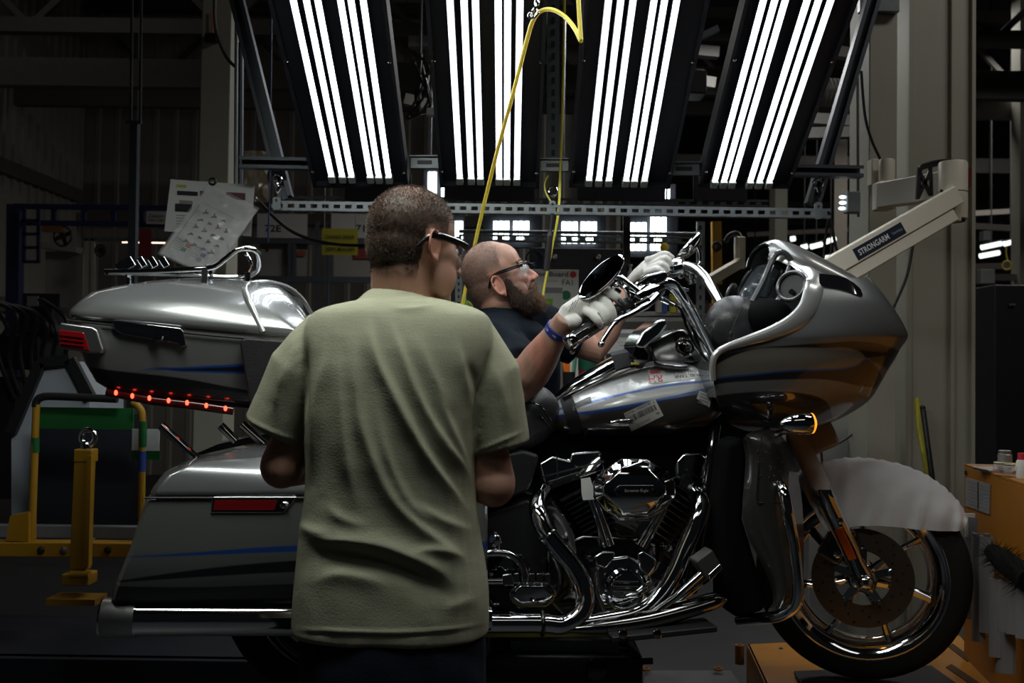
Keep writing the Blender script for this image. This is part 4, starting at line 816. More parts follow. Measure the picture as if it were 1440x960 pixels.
# ================================================================= the motorcycle (built in its own frame: x forward, y left, z up)
bike = thing('motorcycle', 'large silver and charcoal touring motorcycle with chrome engine and exhaust', 'motorcycle', BF, BA)
WINV[bike.name] = BMI
def bo(name, mb, mat, parent=None, **k): return obj(name, mb, mat, parent or bike, local=True, **k)
SIL, CHA, BLU, DRK = (0.50, 0.52, 0.53), (0.075, 0.070, 0.064), (0.03, 0.12, 0.50), (0.02, 0.022, 0.03)
def line(pts, L): return [((q := bp(x, y, L)).x, q.z) for x, y in pts]
def off(pts, d): return [(x, z + d) for x, z in pts]
ST = 0  # ---- front wheel, steered to the right
SA = radians(-25); wf = V(cos(SA), sin(SA), 0); wr = V(sin(SA), -cos(SA), 0); wc = V(0, 0, 0.32); UP = V(0, 0, 1)
def wheel(c, fwd, right, R, rimR, wd, nsp, parent, rotor=True, seed=0):
    prof = []
    for k in range(15):
        a = -pi*0.5 + pi*k/14
        prof.append((rimR + 0.012 + (R - rimR - 0.012)*(cos(a)**0.55 if cos(a) > 0 else 0), sin(a)*wd/2*(1.0)))
    ty = MB().lathe(prof, c, right, 56, cap=False)
    ty.lathe([(rimR + .012, -wd/2), (rimR, -wd*.3), (rimR, wd*.3), (rimR+.012, wd/2)], c, right, 56, cap=False)
    t = bo('tyre', ty, rubber, parent)
    rim = MB().lathe([(rimR - .046, -wd*.12), (rimR - .034, -wd*.30), (rimR - .012, -wd*.40), (rimR - .004, -wd*.45), (rimR + .010, -wd*.49), (rimR + .017, -wd*.46), (rimR + .006, -wd*.30), (rimR + .006, wd*.30), (rimR + .017, wd*.46), (rimR + .010, wd*.49), (rimR - .004, wd*.45), (rimR - .012, wd*.40), (rimR - .034, wd*.30), (rimR - .046, wd*.12), (rimR - .046, -wd*.12)], c, right, 64, cap=False)
    r_ = bo('rim', rim, chrome, parent, smooth=50)
    hub = bo('hub', MB().lathe([(.03, -.07), (.045, -.06), (.045, -.03), (.035, 0), (.045, .03), (.045, .06), (.03, .07)], c, right, 24), chrome, parent)
    for k in range(nsp):
        a = 2*pi*k/nsp + radians(seed); d = fwd*cos(a) + UP*sin(a); p = right.cross(d)
        sp = MB().tube([c + d*.035 + right*.03, c + d*.12 + right*.035 + p*.012, c + d*(rimR*.82) + right*.03 + p*.006, c + d*(rimR - .02) + right*.012], [.02, .015, .016, .024], 8, flat=.7)
        bo('spoke', sp, chrome, parent)
    return t
wheel(wc, wf, wr, 0.320, 0.238, 0.125, 7, None, seed=-17)
rot_m = pbr('brake rotor', (0.17, 0.145, 0.12), 0.35, 0.85, var=0.15)
rc = wc + wr*0.062
rot = bo('brake_rotor', MB().lathe([(.082, -.002), (.150, -.002), (.150, .003), (.082, .003), (.082, -.002)], rc, wr, 48, cap=False), rot_m)
for k in range(36):
    a = 2*pi*k/36; rr = (.098, .118, .137)[k % 3]; bo('vent_hole', MB().lathe([(.0045, 0), (.0045, .0006)], rc + wr*.0032 + (wf*cos(a) + UP*sin(a))*rr, wr, 8), blackp, rot, smooth=0)
for k in range(5):
    a = 2*pi*k/5 + .3; d = wf*cos(a) + UP*sin(a); bo('rotor_arm', MB().bar(rc + d*.03, rc + d*.088, .022, .006, wr), chrome, rot, smooth=0)
    bo('rotor_bolt', MB().lathe([(.008, 0), (.006, .006)], rc + d*.085 + wr*.003, wr, 8), chrome, rot)
# caliper behind the fork leg
cp = wc + wr*.07 + wf*(-.075) + UP*.105
Mw = Matrix((wf, wr, UP)).transposed()
cal = bo('brake_caliper', MB().box(cp, (.075, .06, .12), Mw @ Matrix.Rotation(.5, 3, 'Y')), dchrome, bevel=.012, bseg=3)
bo('caliper_bolt', MB().lathe([(.011, 0), (.011, .012), (.005, .014)], cp + wr*.03 + UP*.03, wr, 12), chrome, cal); bo('caliper_bolt', MB().lathe([(.011, 0), (.011, .012), (.005, .014)], cp + wr*.03 - UP*.03, wr, 12), chrome, cal)
# fork
rake = radians(25); fu = UP*cos(rake) - wf*sin(rake)
ambr = pbr('amber reflector', (0.55, 0.09, 0.01), 0.2, coat=.6, var=.05)
wrap = pbr('brown kraft wrap', (0.48, 0.43, 0.41), 0.7, var=.1, bump=.3, bscale=25)
for s, nm in ((1, 'near'), (-1, 'far')):
    a = wc + wr*(.112*s) + wf*.004; b = a + fu*.30
    leg = bo('fork_slider', MB().lathe([(.016, -.035), (.028, -.02), (.030, .02), (.024, .06), (.028, .10), (.028, .25), (.031, .26), (.031, .30)], a, fu, 22), chrome)
    bo('axle_cap', MB().ell(a + wr*(.026*s), (.024, .018, .024), Mw, 16, 10), chrome, leg)
    bo('fork_reflector', MB().bar(a + fu*.075 + wr*(.030*s) - wf*.004, a + fu*.175 + wr*(.030*s) - wf*.004, .024, .006, wr), ambr, leg, smooth=0, bevel=.002, label='amber reflector strip')
    bo('slider_bolt', MB().lathe([(.009, 0), (.009, .008), (.004, .01)], a + fu*.2 + wr*(.027*s) + wf*.012, wr*s, 12), chrome, leg)
    wr_ = MB(); R = []
    for k in range(10):
        t = k/9; c = b + fu*(.0 + .22*t); rr = .030 + .004*sin(3*t + s)
        R.append([c + (wf*cos(2*pi*j/16) + wr*sin(2*pi*j/16))*(rr + .002*mnoise.noise((j*.9, k*.8, s))) for j in range(16)])
    bo('fork_wrap', wr_.rings(R), wrap, label='brown paper wrapped fork tube')
    bo('fork_collar', MB().lathe([(.034, 0), (.036, .008), (.036, .03), (.032, .04)], b + fu*.205, fu, 20), chrome)
    bo('upper_tube', MB().tube([b + fu*.2, b + fu*.5], .025, 14), dchrome)
# nacelle box wrapped in brown card between fork legs
q = wc + fu*.50 + wf*.07 + wr*.02
bo('wrapped_nacelle', MB().box(q, (.10, .16, .15), Mw @ Matrix.Rotation(-rake, 3, 'Y')), wrap, bevel=.015, label='brown card wrapped box between the forks')
bo('axle', MB().tube([wc - wr*.14, wc + wr*.14], .011, 12), chrome)
# ---- rear wheel
rwc = V(-1.605, 0, .320)
wheel(rwc, V(1, 0, 0), V(0, -1, 0), 0.322, 0.215, 0.17, 7, None, seed=10)
# ---- fuel tank
ts = [(757, 593, 603, .045, .02), (775, 576, 606, .085, .04), (800, 561, 612, .118, .08), (850, 541, 617, .150, .11), (900, 524, 619, .165, .13), (945, 513, 617, .170, .14), (980, 512, 611, .160, .14), (1003, 522, 603, .135, .12), (1016, 548, 585, .08, .07)]
R = []
for px, yt, yb, wd, Lb in ts:
    s = bp(px, 565, wd*.8).x; ht = bp(px, yt, .04).z; hb = bp(px, yb, wd*.8).z; mid = lerp(hb, ht, .42); ring = []
    for k in range(40):
        a = 2*pi*k/40; ca, sa = cos(a), sin(a)
        y = wd * math.copysign(abs(ca)**.72, ca); z = (ht - mid)*abs(sa)**.9 if sa > 0 else -(mid - hb)*abs(sa)**.8
        ring.append(V(s + .0, y, mid + z))
    R.append(ring)
RR = []                                   # smooth the stations
for j in range(40): RR.append(catmull([r[j] for r in R], 5))
R = [[RR[j][i] for j in range(40)] for i in range(len(RR[0]))]
TL = line(((740, 600), (765, 593), (800, 585), (850, 577), (900, 567), (950, 557), (1000, 546), (1030, 540)), .16)
T2 = line(((740, 590), (790, 577), (825, 568), (850, 561), (900, 549), (950, 540), (1030, 535)), .15)
T3 = line(((740, 640), (780, 614), (850, 611), (950, 610), (1030, 606)), .15)
rng = (-1.20, -.40, .60, 1.05)
tankm = painted('tank lacquer', (.66, .68, .67), [(CHA, off(TL, -.5), TL), (BLU, off(TL, -.005), off(TL, .004)), (BLU, off(T2, -.004), off(T2, .003)), (DRK, off(T3, -.5), T3), (BLU, off(T3, -.002), off(T3, .004))], rng, rough=.28, metal=.35)
tank = bo('fuel_tank', MB().rings(R), tankm, smooth=60)
def tank_at(px, py, o=.0):                # nearest tank surface point at a pixel (right-hand side)
    dloc = (BMI.to_3x3() @ ray(px, py)); oloc = BMI @ V(0, 0, ZC); best = None
    me = tank.data
    if not hasattr(tank_at, 'bvh'):
        from mathutils.bvhtree import BVHTree
        tank_at.bvh = BVHTree.FromPolygons([v.co for v in me.vertices], [p.vertices for p in me.polygons])
    h = tank_at.bvh.ray_cast(oloc, dloc.normalized())
    if h[0] is None: h = tank_at.bvh.find_nearest(bp(px, py, .15))
    n = h[1]; n = n if n.dot(dloc) < 0 else -n
    return h[0] + n*o, n
def on_tank(name, quad, mat, o=.0015, nu=6, nv=4, parent=tank, **k):   # flat print bent over the tank; quad = 4 pixels
    rows = []
    for j in range(nv + 1):
        row = []
        for i in range(nu + 1):
            u, v = i/nu, j/nv
            px = lerp(lerp(quad[0][0], quad[1][0], u), lerp(quad[3][0], quad[2][0], u), v); py = lerp(lerp(quad[0][1], quad[1][1], u), lerp(quad[3][1], quad[2][1], u), v)
            row.append(tank_at(px, py, o)[0])
        rows.append(row)
    return bo(name, MB().grid(rows), mat, parent, **k)
def tank_text(name, txt, quad, mat, parent, o=.0022, bold=False):       # letters bent over the tank inside quad (tl,tr,br,bl)
    mb = text_mb(txt, 1.0, bold); xs = [p.x for p in mb.v]; ys = [p.y for p in mb.v]; x0, x1, y0, y1 = min(xs), max(xs), min(ys), max(ys)
    out = MB(); vs = []
    for p in mb.v:
        u = (p.x - x0)/(x1 - x0); v = 1 - (p.y - y0)/(y1 - y0)
        px = lerp(lerp(quad[0][0], quad[1][0], u), lerp(quad[3][0], quad[2][0], u), v); py = lerp(lerp(quad[0][1], quad[1][1], u), lerp(quad[3][1], quad[2][1], u), v)
        vs.append(tank_at(px, py, o)[0])
    return bo(name, out.add(vs, mb.f), mat, parent, smooth=0)
label_m = pbr('sticker paper', (0.62, 0.60, 0.57), .55, var=.04)
bc = on_tank('barcode_sticker', ((877, 581), (921, 561), (933, 584), (888, 606)), label_m, label='white barcode sticker')
tank_text('sticker_print', '1D1MAL1SFB8000787  Z', ((878, 581.5), (919, 562.5), (921, 566), (880, 585)), ink, bc)
random.seed(5); u = 0.03
while u < .93:
    wd = random.choice((.008, .012, .02, .026))
    Q = lambda uu, vv: (lerp(lerp(877, 921, uu), lerp(888, 933, uu), vv), lerp(lerp(581, 561, uu), lerp(606, 584, uu), vv))
    on_tank('barcode_bar', (Q(u, .24), Q(u + wd, .24), Q(u + wd, .56), Q(u, .56)), ink, .002, 1, 2, bc, smooth=0); u += wd + random.choice((.01, .016, .024))
tank_text('sticker_print', 'BLK-N SMRT', (Q(.22, .78), Q(.62, .78), Q(.62, .9), Q(.22, .9)), greyink, bc); tank_text('sticker_print', '96', (Q(.84, .68), Q(.93, .68), Q(.93, .82), Q(.84, .82)), ink, bc)
cs = on_tank('cover_sticker', ((911, 520), (981, 511), (990, 531), (915, 540)), paper, .0018, 8, 4, label='white sticker lettered upside down')
tank_text('sticker_print', 'RH', ((932, 537), (913, 539), (911.5, 528.5), (931, 528)), redink, cs, bold=True)
on_tank('red_stamp', ((914, 522.5), (928, 520), (929, 525), (915, 527)), redink, .0024, 3, 2, cs, smooth=0)
tank_text('sticker_print', 'FUEL TANK', ((984, 529), (948, 533), (947, 528.5), (983, 525)), ink, cs, bold=True); tank_text('sticker_print', 'COVER - TOURING', ((984, 523.5), (936, 526.5), (935, 522.5), (983, 519.5)), ink, cs, bold=True)
s3 = on_tank('small_sticker', ((983, 549), (1001, 556), (997, 573), (979, 560)), label_m, .002)
for k in range(4): on_tank('print_line', ((984 - k, 552 + 4*k), (998 - k, 558 + 4*k), (998 - k, 559.5 + 4*k), (984 - k, 553.5 + 4*k)), greyink, .0026, 2, 1, s3, smooth=0)
on_tank('torn_sticker', ((992, 546), (1004, 540), (1006, 548), (997, 556)), label_m, .003)
on_tank('tape_patch', ((807, 568), (830, 558), (832, 565), (809, 575)), blackp, .002)
emb = bo('tank_emblem', MB().tube(catmull([tank_at(x, y, .004)[0] for x, y in ((860, 593), (866, 592), (872, 591), (878, 590.5), (884, 590), (888, 590), (890, 590))], 4), [.0035]*25, 8, flat=.6), chrome, tank, label='chrome wing shaped emblem'); bo('emblem_ball', MB().ell(tank_at(860, 594, .004)[0], .007, n=10, k=8), chrome, tank)
film = pbr('protective film', (.95, .96, .97), .08, alpha=.14, var=.02, spec=1.0)
rows = []
for j in range(9):
    rows.append([tank_at(lerp(806, 1000, i/22), lerp(lerp(548, 512, (i/22)**.7), lerp(582, 552, i/22), j/8), .004 + .004*abs(mnoise.noise((i*.7, j*.6, 2))))[0] for i in range(23)])
bo('protective_film', MB().grid(rows), film, tank, smooth=0, label='wrinkled clear film')
strap_m = pbr('black webbing', (.016, .016, .018), .8, bump=.3, bscale=300)
on_tank('tank_strap', ((786, 556), (803, 552), (826, 618), (806, 622)), strap_m, .005, 3, 10, label='black strap over the tank rear')
# fuel cap and console
fcn = V(.06, -.16, .98).normalized(); fcc = bp(944, 512, .085)
bo('fuel_cap', MB().lathe([(.050, -.006), (.049, .002), (.044, .005), (.01, .006)], fcc, fcn, 32), painted('cap lacquer', SIL, [], rng), tank); bo('cap_ring', MB().torus(fcc, fcn, .050, .0035, 32, 6), blackg, tank)
cpts = [(783, 560), (800, 544), (830, 526), (862, 508), (890, 497), (905, 497)]
R = []
for i, (px, py) in enumerate(cpts):
    p = bp(px, py, 0.02); wd = (.02, .045, .055, .058, .055, .05)[i]; hh = (.02, .035, .045, .05, .05, .045)[i]
    R.append([V(p.x, .0 + wd*math.copysign(abs(cos(a))**.7, cos(a)), p.z + (0 if sin(a) > 0 else 0) + hh*.0 + (hh*.25*sin(a) if sin(a) > 0 else hh*sin(a))) for a in [2*pi*k/24 for k in range(24)]])
RR = [catmull([r[j] for r in R], 4) for j in range(24)]
con = bo('tank_console', MB().rings([[RR[j][i] for j in range(24)] for i in range(len(RR[0]))]), chrome, tank, smooth=60, label='chrome ridge console')
bo('console_trim', MB().tube([bp(792, 562, .06), bp(830, 541, .065), bp(870, 523, .065), bp(893, 516, .06)], .006, 8), dchrome, tank)
bo('console_strap', MB().sheet([[bp(858 + 9*j, 497 - 2*j, -.06), bp(858 + 9*j, 495 - 2*j, 0), bp(860 + 9*j, 500 - 2*j, .05), bp(866 + 9*j, 520 - 3*j, .075)] for j in range(4)], .003), strap_m, tank, label='black strap over the console')
bo('yellow_clip', MB().box(bp(893, 511, .1), (.022, .01, .006)), yhose, tank)
# ignition housing
hx = [bp(x, y, .065) for x, y in ((911, 482), (952, 463), (962, 463), (972, 470), (990, 500), (985, 510), (960, 509), (922, 510))]
hous = bo('ignition_housing', MB().prism(hx, (0, .13, 0)), dchrome, bevel=.006, bseg=3, smooth=30, label='dark chrome ignition housing')
ic = bp(964, 488, .068); bo('ignition_bezel', MB().torus(ic, (0, -1, 0), .026, .005, 24, 8), chrome, hous); bo('ignition_knob', MB().lathe([(.016, 0), (.014, .012), (.006, .016)], ic, (0, -1, 0), 18), dchrome, hous)
bo('gauge_back', MB().prism([bp(x, y, .12) for x, y in ((893, 487), (903, 468), (925, 450), (936, 448), (940, 456), (929, 472), (905, 490))], (0, .14, 0)), pbr('pale chrome', (.75, .8, .78), .15, 1.0), bevel=.008, bseg=3, smooth=30, label='pale chrome clamp cover')
bo('gauge_foot', MB().prism([bp(x, y, .10) for x, y in ((889, 500), (893, 486), (906, 488), (915, 499), (912, 508), (895, 506))], (0, .12, 0)), blackg, bevel=.005)
# ---- seat
R = []
for px, yt, yb, wd in ((560, 600, 660, .17), (640, 596, 655, .19), (700, 590, 650, .19), (735, 562, 640, .17), (752, 546, 632, .15), (768, 544, 622, .13), (781, 556, 606, .10), (788, 575, 596, .06)):
    s = bp(px, 600, wd*.7).x; ht = bp(px, yt, wd*.5).z; hb = bp(px, yb, wd*.8).z; m_ = (ht + hb)/2
    R.append([V(s, wd*math.copysign(abs(cos(a))**.6, cos(a)), m_ + (ht - hb)/2*math.copysign(abs(sin(a))**.7, sin(a))) for a in [2*pi*k/28 for k in range(28)]])
RR = [catmull([r[j] for r in R], 4) for j in range(28)]
seat = bo('seat', MB().rings([[RR[j][i] for j in range(28)] for i in range(len(RR[0]))]), leather, smooth=60)
for o in (0, 1): bo('stitch_line', MB().tube(catmull([bp(x, y + 14*o, .155 - .01*o) for x, y in ((728, 568), (745, 566), (758, 570), (768, 580), (775, 592))], 4), .0022, 6), blackg, seat)
bo('side_cover', MB().prism([bp(x, y, .17) for x, y in ((640, 650), (735, 632), (760, 640), (745, 690), (690, 715), (640, 720))], (0, .34, 0)), blackp, bevel=.012)
# frame tubes
for s in (1, -1):
    bo('frame_tube', MB().tube(catmull([bp(1010, 560, .05*s), bp(1000, 640, .13*s), bp(985, 740, .14*s), bp(950, 850, .14*s), bp(800, 875, .14*s), bp(690, 860, .14*s)], 5), .017, 10), blackg)
bo('backbone', MB().tube([bp(1020, 560, 0), bp(780, 610, 0), bp(700, 640, 0)], .03, 10), blackp)
bo('skid_rail', MB().bar(bp(655, 890, .20), bp(880, 889, .20), .035, .014), pbr('dull yellow rail', (.22, .19, .03), .35, .6), smooth=0, label='dull yellow lower rail')
# ---- engine
bo('black_gap_filler', MB().prism([bp(x, y, .07) for x, y in ((752, 600), (1005, 596), (1000, 668), (940, 700), (800, 700), (752, 660))], (0, .14, 0)), pbr('shield black', (.0035, .0035, .004), .85, spec=.1), bevel=.01)  # black filler block added to darken the gap under the tank
def pr(name, pts, L, th, mat, parent=None, bevel=.004, **k): return bo(name, MB().prism([bp(x, y, L) for x, y in pts], (0, th, 0)), mat, parent, bevel=bevel, smooth=30, **k)
def disc(name, px, py, L, prof, mat, parent=None, n=28, ax=(0, -1, 0), **k): return bo(name, MB().lathe(prof, bp(px, py, L), ax, n), mat, parent, **k)
case = pr('crankcase', ((770, 770), (820, 752), (900, 755), (960, 780), (965, 850), (930, 875), (800, 878), (765, 840)), .15, .30, dchrome, bevel=.012)
pr('transmission_case', ((680, 720), (740, 700), (790, 715), (800, 780), (790, 870), (685, 872)), .14, .28, blackp, bevel=.015)
finm = pbr('black engine fin', (.03, .03, .032), .35, .5); finedge = pbr('polished fin edge', (.45, .45, .47), .2, 1.0)
def cylinder(p_top, p_bot, n, label):
    a, b = bp(*p_top, .02), bp(*p_bot, .02); d = (b - a).normalized(); x = V(0, -1, 0); z = d.cross(x)
    core = bo('cylinder_barrel', MB().lathe([(.055, 0), (.055, (b-a).length)], a, d, 24), finm, label=label)
    for k in range(n):
        c = lerp(a, b, (k + .5)/n); w_ = .128 - .004*k; M = Matrix((z, x, d)).transposed()
        f = bo('cooling_fin', MB().box(c, (w_, .24, .0038), M), finm, core, smooth=0); 
        bo('fin_edge', MB().box(c + x*.1205, (w_, .002, .004), M), finedge, core, smooth=0)
    return a, b, d, z
ca, cb, cd, cz = cylinder((803, 680), (852, 775), 15, 'finned rear cylinder'); fa, fb, fd, fz = cylinder((975, 668), (905, 775), 15, 'finned front cylinder')
rb = pr('rocker_box', ((757, 652), (776, 640), (800, 646), (803, 636), (846, 632), (852, 662), (766, 690)), .13, .24, chrome, bevel=.010, label='chrome rear rocker box')
bo('rocker_seam', MB().bar(bp(762, 671, .131), bp(850, 648, .131), .003, .004), blackp, rb, smooth=0); bo('rocker_seam', MB().bar(bp(783, 640, .131), bp(785, 684, .131), .003, .003), blackp, rb, smooth=0)
np_ = bo('head_plate', MB().prism([bp(x, y, .134) for x, y in ((771, 677), (814, 663), (817, 673), (774, 688))], (0, .01, 0)), finm, rb, bevel=.002); o = bp(793, 675.5, .136)
for (x, y) in ((775, 681), (811, 668)): bo('plate_screw', MB().lathe([(.004, 0), (.003, .003)], bp(x, y, .135), (0, -1, 0), 8), chrome, np_)
ux_ = (bp(814, 663, .13) - bp(771, 677, .13)).normalized(); bo('plate_lettering', text_on('Twin Cam', o, ux_, V(0, -1, 0).cross(ux_) * 1.0, .06, .011, off=.001), finedge, np_, smooth=0)
fr = pr('rocker_box', ((950, 650), (962, 636), (985, 634), (1000, 645), (998, 668), (975, 688), (950, 672)), .13, .24, chrome, bevel=.012, label='chrome front rocker box')
bo('head_plate', MB().bar(bp(958, 676, .135), bp(997, 696, .135), .01, .028), finm, fr, smooth=0)
pr('paper_tag', ((817, 673), (830, 671), (838, 698), (836, 702), (820, 703), (818, 695)), .19, .002, paper, bevel=0, label='white paper tag hanging on the rear cylinder')
# pushrod covers and lifter blocks
for (p, q_) in (((828, 690), (852, 768)), ((838, 702), (860, 766)), ((935, 715), (905, 770)), ((925, 722), (898, 766))): bo('pushrod_tube', MB().tube([bp(*p, .17), bp(*q_, .17)], .010, 10), chrome)
for (pts) in (((836, 782), (848, 775), (866, 775), (864, 786), (852, 800), (838, 795)), ((897, 778), (905, 774), (924, 786), (922, 803), (912, 812), (900, 800))): pr('lifter_block', pts, .20, .06, chrome, bevel=.006)
# cam cover and round timer cover
cc = pr('cam_cover', ((836, 800), (850, 785), (884, 780), (912, 795), (925, 830), (912, 862), (880, 874), (848, 866), (838, 835)), .19, .06, chrome, bevel=.014, bseg=3)
rd_ = disc('timer_cover', 880, 828, .205, [(.062, -.02), (.062, .004), (.055, .010), (.050, .006), (.046, .012), (.01, .016)], chrome, cc)
for k in range(4): bo('timer_rib', MB().bar(bp(862, 818 + 7*k, .222), bp(898, 818.3 + 7*k, .222), .006, .006), dchrome, rd_, smooth=0, bevel=.002)
for k in range(5):
    a = 2*pi*k/5; bo('cover_screw', MB().lathe([(.005, 0), (.004, .004)], bp(880 + 27*cos(a), 828 + 27*sin(a), .214), (0, -1, 0), 8), chrome, rd_)
# air cleaner
def stad(cx, cy, hw, hh, ch): return [(cx - hw, cy - hh*.25), (cx - hw + ch*.35, cy - hh*.62), (cx - hw + ch, cy - hh), (cx + hw - ch, cy - hh), (cx + hw - ch*.35, cy - hh*.62), (cx + hw, cy - hh*.25), (cx + hw, cy + hh*.25), (cx + hw - ch*.35, cy + hh*.62), (cx + hw - ch, cy + hh), (cx - hw + ch, cy + hh), (cx - hw + ch*.35, cy + hh*.62), (cx - hw, cy + hh*.25)]
R = [[bp(x, y, L) for x, y in stad(892, 688, hw, hh, ch)] for hw, hh, ch, L in ((52, 40, 36, .19), (57, 43, 38, .21), (58, 44, 38, .25), (55, 42, 37, .262), (46, 30, 28, .285), (44, 12, 8, .300), (42, 9, 6, .300))]
ac = bo('air_cleaner', MB().rings(R), chrome, bevel=.0035, bseg=3, smooth=35, label='chrome octagonal air cleaner cover')
bd = bo('badge', MB().prism([bp(x, y, .304) for x, y in stad(895, 690, 30, 8, 6)], (0, .008, 0)), blackg, ac, bevel=.002)
o = bp(895, 690, .305); bo('badge_script', text_on('Screamin Eagle', o, (1, 0, 0), (0, 0, 1), .066, .010), pbr('pale script', (.5, .47, .47), .35, .3), bd, smooth=0)
for x in (871, 919): bo('badge_screw', MB().lathe([(.004, 0), (.003, .003)], bp(x, 688, .305), (0, -1, 0), 8), chrome, bd)
bo('ridge', MB().tube([bp(840, 668, .27), bp(856, 677, .287), bp(932, 679, .287), bp(950, 671, .27)], .0025, 6), chrome, ac)
# exhaust
hp = bo('exhaust_header', MB().tube(catmull([bp(x, y, L) for x, y, L in ((764, 690, .13), (758, 705, .18), (757, 722, .22), (766, 745, .24), (785, 770, .25), (806, 795, .26), (820, 822, .27), (823, 848, .28), (812, 868, .29), (790, 878, .29), (760, 876, .29), (680, 876, .29))], 6), .026, 18), chrome, label='chrome rear header heat shield')
bo('exhaust_header', MB().tube(catmull([bp(x, y, L) for x, y, L in ((975, 690, .14), (985, 705, .20), (980, 730, .23), (965, 765, .24), (948, 805, .25), (925, 840, .26), (895, 862, .27), (850, 872, .28), (812, 878, .29))], 6), .024, 18), chrome, label='chrome front header heat shield')
bo('header_clamp', MB().torus(bp(762, 876, .29), (1, 0, 0), .03, .005, 22, 8), dchrome); bo('header_clamp', MB().torus(bp(770, 752, .243), (bp(785, 770, .25) - bp(757, 735, .235)), .028, .004, 22, 8), dchrome)
a, b = bp(690, 869, .36), bp(142, 868, .36)
mu = bo('muffler', MB().lathe([(.030, 0), (.040, .05), (.043, .12), (.044, (b-a).length - .09), (.046, (b-a).length - .085), (.046, (b-a).length), (.036, (b-a).length), (.034, (b-a).length - .03)], a, b - a, 32), chrome, label='long chrome muffler'); bo('muffler_tip', MB().lathe([(.0475, 0), (.0475, .075), (.045, .08), (.036, .08)], lerp(a, b, 1) + (a - b).normalized()*.082, b - a, 32), alu, mu)
a2, b2 = V(a.x, -a.y, a.z), V(b.x, -b.y, b.z); bo('muffler', MB().lathe([(.030, 0), (.043, .1), (.044, .9), (.036, .9)], a2, b2 - a2, 24), chrome)
R = []
for px, py, r_ in ((800, 884, .012), (850, 880, .024), (905, 872, .030), (960, 858, .032), (1000, 846, .030), (1018, 842, .02)):
    c = bp(px, py, .30); R.append([c + V(r_*.3*sin(2*pi*k/20), -r_*1.1*cos(2*pi*k/20), r_*.85*sin(2*pi*k/20)) for k in range(20)])
RR = [catmull([r[j] for r in R], 4) for j in range(20)]; fb_ = bo('footboard_shield', MB().rings([[RR[j][i] for j in range(20)] for i in range(len(RR[0]))]), dchrome, smooth=60, label='dark chrome torpedo heat shield')
bo('footboard', MB().bar(bp(855, 893, .33), bp(1000, 878, .33), .1, .016, (0, 0, 1)), blackp, bevel=.004); 
for px in (876, 924): disc('footboard_bolt', px, 891, .385, [(.012, 0), (.012, .006), (.005, .01)], dchrome)
# brake pedal
bpd = bo('brake_pedal', MB().tube([bp(905, 872, .30), bp(950, 840, .31), bp(985, 808, .32), bp(1003, 795, .32)], .010, 10), chrome)
pr('pedal_pad', ((978, 790), (1002, 772), (1015, 795), (994, 815)), .345, .06, pbr('pedal rubber', (.05, .05, .05), .5), bpd, bevel=.006); pr('pedal_trim', ((996, 808), (1013, 792), (1017, 799), (1000, 817)), .348, .06, chrome, bpd, bevel=.003)
bo('lower_pipe', MB().tube(catmull([bp(x, y, .25) for x, y in ((1008, 800), (975, 825), (945, 850), (925, 872))], 4), .014, 10), chrome)
# transmission side covers
pr('starter_cover', ((682, 775), (700, 772), (735, 778), (748, 800), (742, 822), (684, 822)), .20, .06, blackg, bevel=.01)
bo('chrome_hoop', MB().tube(catmull([bp(x, y, .27) for x, y in ((676, 779), (700, 777), (718, 780), (732, 792), (739, 808), (738, 816))], 5), .010, 12), chrome)
oc = bo('oval_cover', MB().rings([[bp(x, y, L) for x, y in stad(749, 836, hw, hh, ch)] for hw, hh, ch, L in ((32, 17, 14, .19), (35, 19, 16, .215), (33, 17, 15, .235), (26, 11, 10, .245))]), chrome, bevel=.004, bseg=3, smooth=40, label='chrome oval transmission cover')
bo('cover_rod', MB().tube([bp(672, 817, .26), bp(716, 817, .26)], .009, 10), chrome); pr('rod_clamp', ((706, 808), (720, 806), (724, 824), (708, 824)), .28, .05, chrome, bevel=.004)
for k in range(5): pr('cover_lug', ((722 + 11*k, 806), (730 + 11*k, 806), (731 + 11*k, 820), (722 + 11*k, 820)), .25, .04, chrome, oc, bevel=.003)
disc('finial_base', 697, 776, .25, [(.012, 0), (.014, .02), (.009, .03)], chrome, ax=(0, 0, 1)); bo('finial', MB().tube([bp(697, 770, .25), bp(697, 760, .25), bp(697, 752, .25), bp(697, 747, .25)], [.010, .020, .017, .004], 14), chrome)
em = disc('shield_emblem', 712, 793, .262, [(.016, 0), (.016, .002), (.012, .004)], dchrome, n=20)
o = bp(712, 793, .268); bo('emblem_bar', MB().box(o, (.036, .003, .009)), chrome, em, smooth=0); bo('emblem_shield', MB().prism([o + V(x, .001, z) for x, z in ((-.011, .015), (0, .018), (.011, .015), (.011, -.004), (0, -.018), (-.011, -.004))], (0, .002, 0)), chrome, em, smooth=0)
for (px, py, r_) in ((683, 832, .012), (697, 848, .010), (766, 810, .009), (830, 785, .009), (690, 806, .008), (960, 790, .010), (972, 825, .010), (795, 760, .010), (940, 770, .012)): disc('case_bolt', px, py, .215 if px < 760 else .21, [(r_, -.04), (r_, 0), (r_*.8, .008), (r_*.4, .009)], chrome, n=12)
# plumbing behind the header
bo('oil_line', MB().tube(catmull([bp(x, y, .17) for x, y in ((780, 720), (792, 735), (800, 756), (806, 775))], 4), .010, 8), alu); pr('inner_bracket', ((778, 728), (792, 722), (808, 752), (812, 788), (800, 792), (784, 760)), .165, .03, alu, bevel=.005)
bo('brake_line', MB().tube(catmull([bp(x, y, .2) for x, y in ((1000, 640), (1020, 690), (1010, 750), (990, 790))], 4), .006, 7), blackg)
